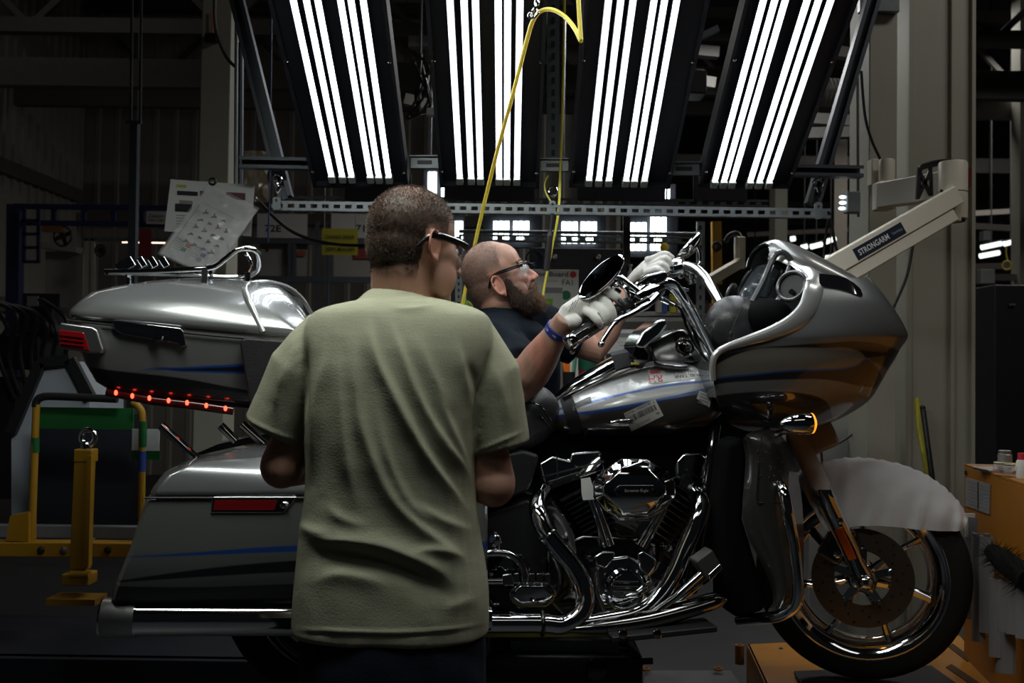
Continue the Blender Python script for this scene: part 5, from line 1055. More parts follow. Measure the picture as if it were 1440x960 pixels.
# ---- leg shield (lower fairing), engine guard
cwl = painted('leg shield lacquer', (.075, .072, .068), [], (-.9, 0, .1, .9), rough=.30)
def leg_shield(side):
    L0 = .33
    outer = [(1050, 612), (1075, 605), (1096, 612), (1112, 640), (1124, 690), (1128, 740), (1128, 800), (1122, 845), (1098, 862), (1080, 858)]
    inner = [(1046, 616), (1050, 640), (1050, 670), (1046, 700), (1046, 730), (1056, 760), (1072, 790), (1085, 820), (1090, 845), (1082, 858)]
    rows = []
    for i in range(len(outer)):
        o_, n_ = outer[i], inner[i]; row = []
        for k in range(9):
            t = k/8; p = bp(lerp(n_[0], o_[0], t), lerp(n_[1], o_[1], t), L0 + .045*sin(pi*min(t*1.1, 1)) - .10*max(0, t - .75)/.25*.8); row.append(V(p.x, p.y*side, p.z))
        rows.append(row)
    RR = [catmull([r[j] for r in rows], 3) for j in range(9)]
    return bo('leg_shield', MB().sheet([[RR[j][i] for j in range(9)] for i in range(len(RR[0]))], .004*side), cwl, smooth=60)
ls = leg_shield(1); leg_shield(-1)
bo('shield_door_seam', MB().tube(catmull([bp(x, y, .376) for x, y in ((1071, 612), (1068, 640), (1064, 690), (1064, 702), (1070, 707), (1098, 706))], 4), .0018, 6), blackp, ls)
for s in (1, -1):
    o_ = MB().prism([V((q := bp(x, y, .30)).x, q.y*s, q.z) for x, y in ((1022, 622), (1045, 612), (1052, 640), (1046, 730), (1064, 790), (1080, 858), (1040, 872), (1018, 850), (1016, 760), (1014, 690))], (0, .10*s, 0)); bo('inner_shield', o_, pbr('shield black', (.0035, .0035, .004), .85, spec=.1), bevel=.02, bseg=4)
random.seed(11)
for k in range(26): bo('water_bead', MB().ell(bp(random.uniform(1066, 1102), random.uniform(622, 680), .378), .0022, n=6, k=4), chrome, ls)
bo('engine_guard', MB().tube(catmull([bp(x, y, L) for x, y, L in ((1108, 716, .28), (1098, 698, .33), (1098, 684, .37), (1103, 700, .40), (1110, 735, .41), (1118, 780, .41), (1122, 825, .41), (1118, 850, .40), (1104, 862, .38), (1080, 868, .33), (1040, 872, .2))], 5), .0165, 14), chrome, label='chrome engine guard hoop')
bo('engine_guard', MB().tube([V((q := bp(x, y, L)).x, -q.y, q.z) for x, y, L in ((1098, 700, .3), (1100, 684, .37), (1110, 735, .41), (1122, 825, .41), (1104, 862, .38), (1040, 872, .2))], .0165, 10), chrome)
# turn signal on a stalk
sg = bo('turn_signal', MB().lathe([(.006, 0), (.018, .012), (.027, .035), (.031, .06), (.031, .085), (.029, .088)], bp(1096, 596, .36), bp(1140, 595, .36) - bp(1096, 596, .36), 26), chrome, label='chrome bullet turn signal'); 
amb_on = pbr('lit amber lens', (.9, .35, .02), .3, emit=(1.0, .33, .02), es=1.35, var=0)
bo('signal_lens', MB().lathe([(.029, 0), (.028, .008), (.018, .014), (.005, .016)], bp(1096, 596, .36) + (bp(1140, 595, .36) - bp(1096, 596, .36)).normalized()*.086, bp(1140, 595, .36) - bp(1096, 596, .36), 24), amb_on, sg, label='lit amber lens')
bo('signal_stalk', MB().tube([bp(1112, 604, .35), bp(1090, 610, .25), bp(1070, 605, .15)], .009, 8), chrome, sg)
bo('signal_bracket', MB().bar(bp(1070, 596, .33), bp(1100, 596, .34), .02, .016), blackg, sg, smooth=0)
lm = bpy.data.lights.new('signal_bulb', 'POINT'); lm.energy = .02; lm.color = (1, .38, .04); lm.shadow_soft_size = .02
lo = bpy.data.objects.new('signal_bulb', lm); C.objects.link(lo); lo.location = BM @ (bp(1150, 594, .36)); 
# ---- outer fairing
rowsF = [(392, 1150, 1214, .27), (405, 1150, 1224, .29), (425, 1146, 1238, .315), (450, 1124, 1257, .33), (470, 1080, 1269, .34), (480, 1046, 1268, .34), (490, 1012, 1262, .34), (505, 1003, 1254, .34), (520, 1002, 1245, .335), (540, 1004, 1234, .325), (560, 1008, 1222, .31), (575, 1013, 1204, .29), (590, 1021, 1178, .26), (600, 1034, 1150, .22), (606, 1052, 1112, .17)]
NF = 44
def fair_row(y, xr, xf, wd):
    a = bp(xr, y, wd); sil = bp(xf, y, .10); row = []
    for k in range(NF + 1):
        t = -1 + 2*k/NF; th = abs(t)*pi/2; c, s_ = cos(th), sin(th)
        L = wd*(s_**.80); s = a.x + (sil.x + .015 - a.x)*(c**.72); h = lerp(a.z, sil.z, c)
        row.append(V(s, L if t < 0 else -L, h))
    return row
F_ = [fair_row(*r) for r in rowsF]; RR = [catmull([r[j] for r in F_], 4) for j in range(NF + 1)]
FR = [[RR[j][i] for j in range(NF + 1)] for i in range(len(RR[0]))]
l1t = line(((990, 535), (1003, 529), (1030, 522), (1100, 516), (1160, 512), (1290, 512)), .3)
b1t = line(((990, 524), (1010, 521), (1050, 498), (1100, 489), (1150, 484), (1200, 484), (1240, 488), (1290, 500)), .28)
b1b = line(((990, 500), (1040, 494), (1090, 489), (1140, 485), (1200, 486), (1212, 490), (1222, 500), (1216, 510), (1205, 515)), .28)
# printed bands on the flank: dark bands around two pale flame tongues
t_up = line(((995, 516), (1050, 492), (1100, 489), (1150, 489), (1195, 490), (1214, 496), (1222, 503), (1235, 508)), .3)
t_lo = line(((995, 533), (1010, 530), (1050, 526), (1100, 521), (1150, 519), (1190, 517), (1212, 511), (1222, 503.5), (1235, 508)), .3)
d_top = line(((985, 505), (1060, 489), (1100, 486), (1160, 482), (1200, 480), (1240, 483), (1290, 492)), .3)
d_bot = line(((985, 546), (1010, 539), (1060, 535), (1110, 533), (1150, 533), (1180, 536), (1220, 543), (1290, 548)), .3)
e_top = line(((985, 560), (1012, 555), (1050, 551), (1090, 550), (1130, 553), (1160, 561), (1176, 572), (1182, 580), (1290, 640)), .3)
PALE, DARK = (.24, .22, .19), (.022, .022, .027)
fairm = painted('fairing lacquer', (.22, .23, .235), [(DARK, d_bot, d_top), (PALE, t_lo, t_up), (DARK, off(e_top, -.5), e_top), (BLU, off(t_lo, -.0035), off(t_lo, .0005))], (-.72, .25, .70, 1.32), rough=.34, metal=.35)
fair = bo('fairing_shell', MB().sheet(FR, .004), fairm, smooth=60, label='silver fairing shell with dark flame bands')
# bright rim lip around the opening
for s in (1, -1):
    lp_ = [V((q := bp(x, y, L)).x, q.y*s, q.z) for x, y, L in ((1112, 367, .15), (1124, 375, .20), (1138, 383, .245), (1147, 396, .275), (1145, 412, .30), (1136, 434, .32), (1118, 452, .333), (1088, 467, .34), (1050, 479, .343), (1020, 489, .343), (1007, 498, .343), (1002, 512, .34), (1003, 535, .33))]
    wds = [.010, .016, .022, .030, .034, .030, .026, .020, .014, .010, .010, .009, .008]
    P = catmull(lp_, 5); W_ = resamp(wds, len(P)); rows = []
    for i, p in enumerate(P):
        t = (P[min(i+1, len(P)-1)] - P[max(i-1, 0)]).normalized(); n_ = V(0, -s, 0); q = t.cross(n_).normalized()
        rows.append([p + (q*cos(2*pi*k/12)*W_[i] + n_*sin(2*pi*k/12)*.010) for k in range(12)])
    bo('fairing_rim', MB().rings(rows), painted('rim lacquer', (.62, .63, .62), [], rng, rough=.25, metal=.6) if s > 0 else MATS['rim lacquer'], smooth=60, label='bright rim of the fairing opening')
# inner fairing: dash surface between the rims, dished forward
rowsI = [(352, 1096, .10, .02), (368, 1114, .16, .05), (385, 1136, .245, .09), (405, 1142, .29, .13), (430, 1136, .315, .17), (452, 1114, .325, .20), (468, 1084, .332, .20), (480, 1046, .335, .16), (492, 1014, .335, .08), (520, 1006, .33, .03), (560, 1012, .30, .02)]
inn = []
for y, x, wd, dip in rowsI:
    a = bp(x, y, wd); row = []
    for k in range(31):
        t = -1 + 2*k/30; dp = dip*max(0, 1 - abs(t)**3.5)
        row.append(V(a.x + dp, -wd*t, a.z + .0*dp))
    inn.append(row)
RR = [catmull([r[j] for r in inn], 4) for j in range(31)]; inn_m = pbr('inner fairing satin', (.10, .105, .11), .22, .25, coat=.4, var=.05)
infair = bo('inner_fairing', MB().grid([[RR[j][i] for j in range(31)] for i in range(len(RR[0]))]), inn_m, smooth=60, label='satin grey inner fairing')
# radio face, speaker, gauge bezels, pods
bo('radio_face', MB().prism([bp(x, y, .07) for x, y in ((1062, 418), (1092, 366), (1104, 372), (1080, 420))], (0, .17, 0)), pbr('smoked screen', (.05, .06, .07), .08, coat=1), infair, bevel=.006, label='glossy radio screen')
bo('dash_frame', MB().tube(catmull([bp(x, y, .13) for x, y in ((1058, 424), (1072, 398), (1086, 366), (1094, 356), (1104, 356), (1112, 368), (1106, 390), (1096, 420), (1086, 430))], 4), .009, 8), inn_m, infair)
sc = bp(1113, 402, .235); sax = V(-.75, -.62, .25).normalized()
bo('speaker_ring', MB().torus(sc, sax, .042, .006, 30, 8), pbr('satin ring', (.12, .12, .12), .25, .7), infair); bo('speaker_cone', MB().lathe([(.042, -.004), (.03, -.02), (.012, -.022), (.004, -.01)], sc, sax, 26), blackp, infair)
sc2 = V(sc.x, -sc.y, sc.z); sax2 = V(sax.x, -sax.y, sax.z); bo('speaker_ring', MB().torus(sc2, sax2, .042, .006, 24, 8), MATS['satin ring'], infair); bo('speaker_cone', MB().lathe([(.042, -.004), (.012, -.02)], sc2, sax2, 20), blackp, infair)
for k, (x, y) in enumerate(((1106, 378), (1098, 392))): bo('gauge_bezel', MB().torus(bp(x, y, .1 - .2*k), V(-.9, 0, .3), .03, .004, 22, 6), chrome, infair)
bo('pod_or_cavity_shade', MB().ell(bp(1033, 457, .10), (.088, .075, .088), n=26, k=16), pbr('grained pod', (.035, .035, .038), .30, bump=.2, bscale=220), infair, label='rounded vinyl pod below the dash')
bo('pod_or_cavity_shade', MB().ell(bp(1078, 448, .14), (.075, .09, .06), n=24, k=14), pbr('cavity shade black', (.003, .003, .0035), .9, spec=.1), infair, label='black form for the shade of the dash cavity')  # black ellipsoid stands in for the shade inside the dash cavity
bo('pod_seam', MB().tube(catmull([bp(x, y, .188) for x, y in ((1044, 432), (1036, 448), (1029, 465), (1024, 485))], 4), .0015, 6), blackp, infair); bo('pod_latch', MB().ell(bp(1028, 470, .187), (.006, .004, .009), n=8, k=6), blackp, infair)
bo('dash_knob', MB().lathe([(.009, 0), (.008, .015)], bp(1116, 412, .26), V(-.7, -.6, .2), 12), blackg, infair)
# windshield hood (duct) and vent strip
hood = []
for px, yt, yb, wd in ((1081, 343, 368, .085), (1092, 338, 366, .10), (1110, 342, 374, .125), (1135, 354, 384, .15), (1165, 371, 395, .165), (1195, 389, 404, .165), (1214, 401, 410, .15)):
    T, Bt = bp(px, yt, .03), bp(px, yb, wd); T.x = lerp(T.x, Bt.x, .3)
    hood.append([V(lerp(Bt.x, T.x, sin(a)), wd*math.copysign(abs(cos(a))**.75, cos(a)), Bt.z + (T.z - Bt.z)*abs(sin(a))**.8) for a in [pi*k/24 for k in range(25)]])
RR = [catmull([r[j] for r in hood], 4) for j in range(25)]; H_ = [[RR[j][i] for j in range(25)] for i in range(len(RR[0]))]
hd = bo('windshield_hood', MB().sheet(H_, -.004), painted('hood lacquer', (.24, .24, .235), [], rng, rough=.3), smooth=60, label='humped hood above the dash'); bo('hood_edge', MB().tube(H_[0], .004, 8), blackg, hd)
bo('hood_duct', MB().sheet([[p + V(.012, 0, -.006) for p in H_[0]], [p + V(.10, 0, -.05) for p in H_[0]]], .003), blackp, hd)
# shoulder skin between hood and rim
shl = []
for x, y, L, x2, y2, L2 in ((1104, 368, .105, 1113, 372, .155), (1130, 381, .145, 1136, 383, .235), (1160, 394, .16, 1150, 394, .27), (1190, 404, .16, 1180, 398, .25), (1212, 411, .14, 1212, 405, .17)):
    a, b = bp(x, y, L), bp(x2, y2, L2); shl.append([lerp(a, b, k/6) for k in range(7)])
for s in (1, -1): bo('shoulder_panel', MB().sheet([[V(p.x, p.y*s, p.z) for p in r] for r in shl], .003*s), MATS['hood lacquer'], smooth=60)
from mathutils.bvhtree import BVHTree
fbvh = BVHTree.FromPolygons([v.co for v in fair.data.vertices], [p.vertices for p in fair.data.polygons]); vs_ = []
for px, yt, yb in ((1147, 384, 396), (1152, 384.5, 401), (1164, 385.5, 403), (1178, 387, 405), (1190, 391, 408), (1201, 397.5, 412), (1208, 403.5, 415), (1213, 410, 416)):
    d = (BMI.to_3x3() @ ray(px, yb)).normalized(); h = fbvh.ray_cast(BMI @ V(0, 0, ZC), d); L = -h[0].y if h[0] is not None else .2
    vs_.append([bp(px, lerp(yt, yb, k/4), L + .006 - .02*(1 - k/4)) for k in range(5)])
for s in (1, -1): bo('vent_strip', MB().sheet([[V(p.x, p.y*s, p.z) for p in r] for r in vs_], .004*s), blackg, smooth=60, label='black glossy vent strip')
bo('vent_bolt', MB().lathe([(.006, 0), (.004, .004)], bp(1200, 398, .235), (0, -1, .5), 8), chrome)
for (x, y) in ((1197, 435), (1228, 432), (1226, 441), (1172, 443)): pass
# ---- handlebar
bar = bo('handlebar', MB().tube(catmull([bp(x, y, L) for x, y, L in ((1016, 520, .075), (1001, 494, .10), (982, 458, .135), (966, 428, .16), (950, 405, .18), (936, 398, .20), (920, 404, .22), (900, 418, .25), (866, 442, .29), (830, 463, .32), (800, 480, .345))], 6), .0165, 16), chrome, label='chrome right handlebar tube')
bo('handlebar', MB().tube(catmull([bp(x, y, L) for x, y, L in ((1040, 478, -.09), (1022, 445, -.13), (1005, 412, -.19), (990, 388, -.25), (975, 376, -.30), (958, 374, -.34), (938, 378, -.38), (915, 384, -.43), (890, 392, -.48))], 6), .0165, 16), chrome, label='chrome left handlebar tube')
bo('handlebar_bridge', MB().tube([bp(1016, 520, .075), bp(1028, 500, 0), bp(1040, 478, -.09)], .02, 12), chrome)
ga, gb = bp(801, 480, .345), bp(893, 422, .258); gd = (gb - ga).normalized()
grip = bo('right_grip', MB().lathe([(.0205, .012), (.0205, (gb-ga).length*.92), (.024, (gb-ga).length*.94), (.024, (gb-ga).length)], ga, gd, 22), blackp, label='black and chrome right grip')
bo('grip_end_cap', MB().lathe([(.012, -.012), (.021, -.008), (.023, .004), (.021, .012)], ga, gd, 20), chrome, grip)
gx = gd.cross(V(0, 0, 1)).normalized()
for a in (-.4, .5, 1.4, 2.3, 3.2, 4.1):
    d = (gx*cos(a) + gx.cross(gd)*sin(a)); bo('grip_strip', MB().bar(ga + gd*.012 + d*.0195, ga + gd*.13 + d*.0195, .007, .006, d), chrome, grip, smooth=0, bevel=.0015)
bo('grip_nub', MB().lathe([(.006, 0), (.006, .01)], ga - V(0, 0, .032) + gd*.006, gd, 10), chrome, grip)
# right switch housing, master cylinder, brake lever
sh_ = bo('switch_housing', MB().tube([lerp(gb, bp(936, 398, .20), -.05), lerp(gb, bp(936, 398, .2), .3), lerp(gb, bp(936, 398, .20), .75)], [.030, .033, .026], 18), chrome)
Pm = [bp(x, y, .25) for x, y in ((893, 398), (910, 386), (935, 380), (941, 388), (935, 397), (905, 409), (896, 408))]
mc = bo('master_cylinder', MB().prism(Pm, (0, .05, 0)), chrome, bevel=.007, bseg=3, smooth=30); bo('reservoir_lid', MB().prism([bp(x, y, .262) for x, y in ((866, 391), (872, 389), (918, 415), (915, 420))], (0, .05, 0)), dchrome, mc, bevel=.004); 
for k in range(3): bo('lid_screw', MB().lathe([(.003, 0), (.003, .002)], bp(903 + 9*k, 401 - 4*k, .252), (0, -1, .2), 8), blackp, mc)
bo('perch_link', MB().tube([bp(871, 390, .265), bp(885, 402, .27), bp(902, 414, .265), bp(920, 410, .25)], .011, 10), chrome, mc)
for k in range(5):
    px, py = ((868, 408), (878, 404), (888, 413), (895, 421), (905, 424))[k]; bo('switch_button', MB().box(bp(px, py, .285), (.022, .014, .012), Matrix.Rotation(.5, 3, 'Y')), [chrome, dchrome, chrome, blackg, chrome][k], sh_, bevel=.003)
bo('switch_ring', MB().torus(bp(874, 412, .28), gd, .027, .006, 22, 8), chrome, sh_); bo('switch_ring', MB().torus(bp(869, 431, .292), gd, .026, .005, 20, 8), blackp, sh_)
bo('lever_pivot', MB().box(bp(903, 428, .28), (.05, .03, .03), Matrix.Rotation(-.5, 3, 'Y')), chrome, mc, bevel=.006)
lv = bo('brake_lever', MB().tube(catmull([bp(x, y, L) for x, y, L in ((925, 414, .27), (912, 427, .29), (890, 440, .31), (872, 448, .325), (863, 455, .335), (853, 470, .34), (847, 480, .342))], 5), [.011]*8 + [.010]*12 + [.007]*11, 12, flat=.75), chrome); bo('lever_ball', MB().ell(bp(845.5, 484, .342), .0095, n=14, k=10), chrome, lv)
# right mirror: oval seen almost edge-on
def mirror(c, ax_long, nrm, a_, b_, parent=None):
    ax_long = ax_long.normalized(); nrm = (nrm - ax_long*nrm.dot(ax_long)).normalized(); sd = nrm.cross(ax_long); R = []
    for r_, d_ in ((.02, -.030), (.55, -.024), (.86, -.012), (1.0, 0), (1.0, .008), (.93, .010)):
        R.append([c + ax_long*(a_*r_*cos(2*pi*k/36)) + sd*(b_*r_*sin(2*pi*k/36)) + nrm*d_ for k in range(36)])
    m_ = bo('mirror', MB().rings(R), chrome, smooth=60, label='chrome teardrop mirror'); bo('mirror_glass', MB().rings([[c + ax_long*(a_*r_*cos(2*pi*k/36)) + sd*(b_*r_*sin(2*pi*k/36)) + nrm*.0102 for k in range(36)] for r_ in (.92, .4, .02)]), pbr('mirror glass', (.35, .37, .4), .02, 1.0, var=0), m_, smooth=60); return m_
rm = mirror(bp(846, 391, .30), bp(874, 362, .285) - bp(818, 420, .315), V(-.80, -.62, -.35), .088, .032)
bo('mirror_stem', MB().tube(catmull([bp(x, y, .275) for x, y in ((860, 388), (872, 391), (885, 400), (896, 408))], 4), .008, 10), chrome, rm)
lmr = mirror(bp(969, 346, -.40), bp(985, 329, -.40) - bp(953, 364, -.40), V(-.9, .12, -.2), .062, .040)
bo('mirror_stem', MB().tube(catmull([bp(x, y, -.38) for x, y in ((978, 343), (984, 355), (984, 370), (974, 378))], 4), .007, 10), chrome, lmr)
# left controls
lc = bo('switch_housing', MB().tube([bp(934, 379, -.39), bp(948, 376, -.36), bp(962, 373, -.34)], [.030, .034, .028], 16), chrome)
random.seed(4)
for k in range(9): bo('control_piece', MB().box(bp(random.uniform(932, 976), random.uniform(374, 400), -.36 + random.uniform(0, .04)), (random.uniform(.02, .04), .02, random.uniform(.015, .03)), Matrix.Rotation(random.uniform(-.6, .6), 3, 'Y')), chrome if k % 3 else dchrome, lc, bevel=.004)
bo('clutch_lever', MB().tube(catmull([bp(x, y, -.36) for x, y in ((945, 400), (955, 404), (962, 407), (968, 407))], 3), .007, 8), chrome, lc)
bo('control_cable', MB().tube(catmull([bp(x, y, .14) for x, y in ((920, 414), (938, 424), (955, 432), (965, 455), (978, 485), (998, 512))], 5), .006, 8), dchrome); bo('cable_sleeve', MB().tube([bp(930, 420, .145), bp(948, 428, .142)], .008, 8), chrome)
bo('riser_cable', MB().tube(catmull([bp(x, y, .12) for x, y in ((965, 430), (978, 470), (985, 495), (1004, 522))], 5), .007, 8), blackg)
# ---- saddlebags
bagm = painted('bag lacquer', (.26, .27, .265), [(BLU, line(((170, 782.5), (260, 780), (420, 774), (720, 772)), .42), line(((170, 782), (260, 776), (420, 765), (720, 760)), .42)), (DRK, line(((140, 821), (260, 812), (430, 803), (720, 803)), .42), line(((140, 820), (430, 786), (720, 786)), .42)), (DRK, line(((120, 900), (720, 900)), .42), line(((120, 822), (260, 826), (430, 821), (720, 820)), .42))], (-2.3, -1.1, .28, .80), rough=.3)
lidm = painted('lid lacquer', (.24, .25, .26), [], rng, rough=.25)
for s in (1, -1):
    def mp(x, y, L): q = bp(x, y, L); return V(q.x, q.y*s, q.z)
    R = []
    for (x0, x1, y, L) in ((203, 690, 700, .43), (200, 690, 703, .435), (178, 690, 770, .435), (160, 690, 815, .425), (150, 690, 845, .40), (156, 690, 856, .37)):
        a, b = mp(x0, y, L), mp(x1, y, L); inn_y = -.19*s; ring = []
        r_ = .05
        for (u, v) in ((.02, .0), (.005, .10), (.0, .3), (.0, .95)): ring.append(V(lerp(a.x, b.x, u), lerp(a.y, inn_y, v), a.z))
        for (u, v) in ((1, .95), (1, .3), (.995, .1), (.98, 0)): ring.append(V(lerp(a.x, b.x, u), lerp(a.y, inn_y, v), a.z))
        ring += [V(lerp(a.x, b.x, u), a.y, a.z) for u in (.75, .5, .25)]
        R.append(ring)
    bag = bo('saddlebag', MB().rings(R), bagm, bevel=.012, bseg=3, smooth=40, recalc=True)
    R = []
    for (x0, x1, y, L) in ((203, 690, 699, .437), (204, 690, 693, .442), (207, 690, 687, .440), (222, 690, 668, .43), (262, 690, 650, .40), (318, 690, 636, .36), (360, 690, 626, .30), (395, 690, 621, .25)):
        a, b = mp(x0, y, L), mp(x1, y, L); inn_y = -.19*s
        R.append([V(lerp(a.x, b.x, u), lerp(a.y, inn_y, v), a.z) for u, v in ((.03, 0), (.008, .15), (0, .45), (0, 1), (1, 1), (1, .15), (.98, 0), (.66, 0), (.33, 0))])
    bo('saddlebag_lid', MB().rings(R), lidm, bevel=.006, bseg=2, smooth=45, recalc=True)
bo('lid_seam', MB().tube([bp(203, 700, .438), bp(690, 700, .438)], .003, 6), blackp)
rf = bo('side_reflector', MB().prism([bp(x, y, .440) for x, y in ((298, 700), (300, 698), (418, 698), (410, 709), (398, 721), (296, 721))], (0, .012, 0)), chrome, bevel=.003, label='chrome framed side marker'); bo('red_lens', MB().prism([bp(x, y, .4425) for x, y in ((302, 703), (390, 703), (386, 717), (300, 717))], (0, .006, 0)), pbr('dark red lens', (.16, .008, .008), .15, coat=.6), rf, label='red lens'); bo('marker_stud', MB().ell(bp(400, 710, .442), (.012, .005, .009), n=12, k=8), chrome, rf)
# chrome guard tubes around the bags, rear fender
for (p, q_) in (((226, 598), (282, 650)), ((310, 598), (332, 620)), ((340, 596), (372, 625))): bo('bag_rail', MB().tube([bp(*p, .24), bp(*q_, .24)], .011, 10), chrome)
R = []
for k in range(15):
    a = radians(20 + 150*k/14); R.append([V(rwc.x - .345*cos(a), y, rwc.z + .345*sin(a) - (.03 if abs(y) > .08 else 0)) for y in (-.11, -.10, -.05, 0, .05, .10, .11)])
bo('rear_fender', MB().sheet(R, .004), MATS['lid lacquer'], smooth=60)
for s in (1, -1): bo('swingarm', MB().tube([V(-1.605, .12*s, .32), V(-1.0, .12*s, .36)], .025, 10), blackp); bo('shock', MB().tube([V(-1.55, .16*s, .36), V(-1.35, .16*s, .62)], .025, 10), blackg)
bo('support_strut', MB().tube([V(-1.7, -.12, .66), V(-1.25, -.12, .72)], .016, 8), blackp); bo('support_strut', MB().tube([V(-1.7, .12, .66), V(-1.25, .12, .72)], .016, 8), blackp)
# ---- tour pack
def tprow(x0, x1, yr, yf, L, r0=.06, r1=.10):
    """closed plan outline of the box at one level: rear x0/yr, front x1/yf (pixels on the right side), half width L"""
    a, b = bp(x0, yr, L), bp(x1, yf, L); out = []
    def zz(s): return lerp(a.z, b.z, (s - a.x)/(b.x - a.x))
    pts = []
    for (cx, cy, r, a0) in ((b.x - r1, -(L - r1), r1, -90), (b.x - r1, (L - r1), r1, 0), (a.x + r0, (L - r0), r0, 90), (a.x + r0, -(L - r0), r0, 180)):
        for k in range(6):
            t = radians(a0 + 90*k/5); pts.append((cx + r*cos(t), cy + r*sin(t)))
    return [V(x, y, zz(x)) for x, y in pts]
tpb = [tprow(95, 440, 446, 476, .285, .05, .06), tprow(93, 441, 458, 486, .288), tprow(98, 440, 480, 500, .284), tprow(112, 436, 510, 535, .270), tprow(128, 432, 537, 563, .258), tprow(148, 428, 549, 575, .242), tprow(165, 420, 556, 581, .19)]
tpc = painted('tour pack lacquer', (.30, .305, .30), [(BLU, line(((150, 561), (200, 521), (260, 523), (345, 526), (450, 529)), .28), line(((150, 560), (200, 520), (260, 516), (345, 511), (450, 505)), .28)), (DRK, line(((150, 560), (215, 521), (260, 521), (345, 523), (450, 526)), .28), line(((150, 559), (215, 520.5), (260, 518.5), (345, 514.5), (450, 508)), .28)), (DRK, line(((100, 600), (450, 620)), .28), line(((100, 513), (160, 521), (250, 531), (345, 548), (450, 560)), .28))], (-2.4, -1.6, .80, 1.2), rough=.3)
tp = bo('tour_pack', MB().rings(tpb), tpc, smooth=50, recalc=True, label='silver luggage box behind the seat')
def tplid(x0, x1, yr, yf, L, r0=.06, r1=.10): return tprow(x0, x1, yr, yf, L, r0, r1)
lidR = [tplid(92, 440, 446, 476, .292, .05, .05), tplid(90, 442, 440, 470, .298, .05, .05), tplid(92, 440, 434, 464, .296, .05, .06), tplid(104, 436, 421, 452, .285, .06, .08), tplid(118, 424, 409, 434, .268, .07, .10), tplid(150, 411, 400, 417, .245, .08, .12), tplid(196, 400, 393, 405, .215, .09, .12), tplid(236, 388, 390, 398, .17, .08, .1), tplid(270, 370, 389, 394, .11, .06, .06)]
lid = bo('tour_pack_lid', MB().rings(lidR), painted('tour lid lacquer', (.34, .35, .355), [], rng, rough=.22), tp, smooth=60, recalc=True)
# scooped backrest face at the lid front: an arched glossy pad
arch = []
for k in range(13):
    a = pi*k/12; 
    arch.append([bp(lerp(401, 386 + 24*cos(a)*.0, .0) - 0 + (-26*cos(a)*0), 0, .2)]) if False else None
bo('lid_front_rim', MB().tube(catmull([bp(x, y, L) for x, y, L in ((370, 467, .296), (360, 445, .285), (349, 420, .262), (344, 406, .22), (352, 399, .15), (376, 397, .05), (404, 404, -.1), (424, 420, -.2), (438, 442, -.27))], 5), .008, 10), MATS['rim lacquer'], tp)
rows = []
for i in range(9):
    u = i/8; a_, b_ = bp(lerp(370, 346, u), lerp(466, 404, u), lerp(.29, .20, u)), bp(lerp(440, 420, u), lerp(470, 420, u), lerp(-.27, -.16, u))
    m_ = bp(lerp(400, 384, u), lerp(468, 402, u), 0.03); rows.append([(a_*(1-t)*(1-t) + m_*2*t*(1-t) + b_*t*t) + V(.004, 0, .0) for t in [k/10 for k in range(11)]])
bo('backrest_face', MB().grid(rows), pbr('glossy silver face', (.11, .115, .12), .06, .1, coat=1), tp, smooth=60, label='glossy scooped face for the backrest')
for (x, y) in ((381, 427), (388, 452), (378, 445)): bo('face_hole', MB().ell(bp(x, y, .12), .006, n=8, k=6), blackp, tp)
bo('lid_seam', MB().tube([bp(94, 450, .296), bp(200, 462, .296), bp(300, 472, .296), bp(372, 478, .296)], .0028, 6), blackp, tp)
# latch
lt = bo('latch', MB().prism([bp(x, y, .300) for x, y in ((158, 452), (160, 450), (254, 461), (258, 466), (262, 486), (254, 488), (250, 483), (172, 470), (160, 462))], (0, .02, 0)), chrome, tp, bevel=.005, bseg=3, smooth=30, label='chrome latch bar'); bo('latch_slot', MB().bar(bp(172, 462, .303), bp(238, 470, .303), .004, .012), blackg, tp, smooth=0); bo('latch_lock', MB().lathe([(.014, 0), (.012, .008), (.005, .01)], bp(222, 473, .302), (0, -1, 0), 16), chrome, tp)
# wraparound tail light
tl = bo('tail_light', MB().prism([bp(x, y, .312) for x, y in ((80, 462), (84, 453), (130, 459), (137, 464), (146, 492), (142, 497), (128, 497), (84, 490))], (0, .10, 0)), alu, tp, bevel=.010, bseg=3, smooth=30, label='wraparound tail light'); bo('red_lens', MB().prism([bp(x, y, .315) for x, y in ((81, 463), (118, 467), (127, 494), (84, 488))], (0, .05, 0)), pbr('tail red lens', (.22, .006, .008), .12, coat=.8), tl, bevel=.004, label='red lens')
for k in range(3): bo('lens_rib', MB().bar(bp(84, 470 + 6*k, .317), bp(118, 474 + 6*k, .317), .004, .004), MATS['tail red lens'], tl, smooth=0)
tl2 = bo('tail_light', MB().prism([V((q := bp(x, y, .312)).x, -q.y, q.z) for x, y in ((80, 462), (84, 453), (130, 459), (146, 492), (128, 497), (84, 490))], (0, -.10, 0)), alu, tp, bevel=.008)
# row of lit red lamps along the lower edge
led_m = pbr('lit red lamp', (.9, .05, .02), .3, emit=(1, .045, .02), es=7.0, var=0)
ledbar = bo('lamp_strip', MB().tube([bp(x, y, .235) for x, y in ((150, 550), (215, 563), (270, 569), (328, 577))], .012, 10), pbr('dark red strip', (.05, .005, .005), .2, coat=.6), tp, label='strip of small red running lamps')
for (x, y) in ((163, 552), (186, 556.5), (210, 559.5), (237, 563), (263, 566), (290, 570), (317, 574)): bo('red_lamp', MB().ell(bp(x, y, .25), (.0045, .004, .007), n=10, k=6), led_m, ledbar)
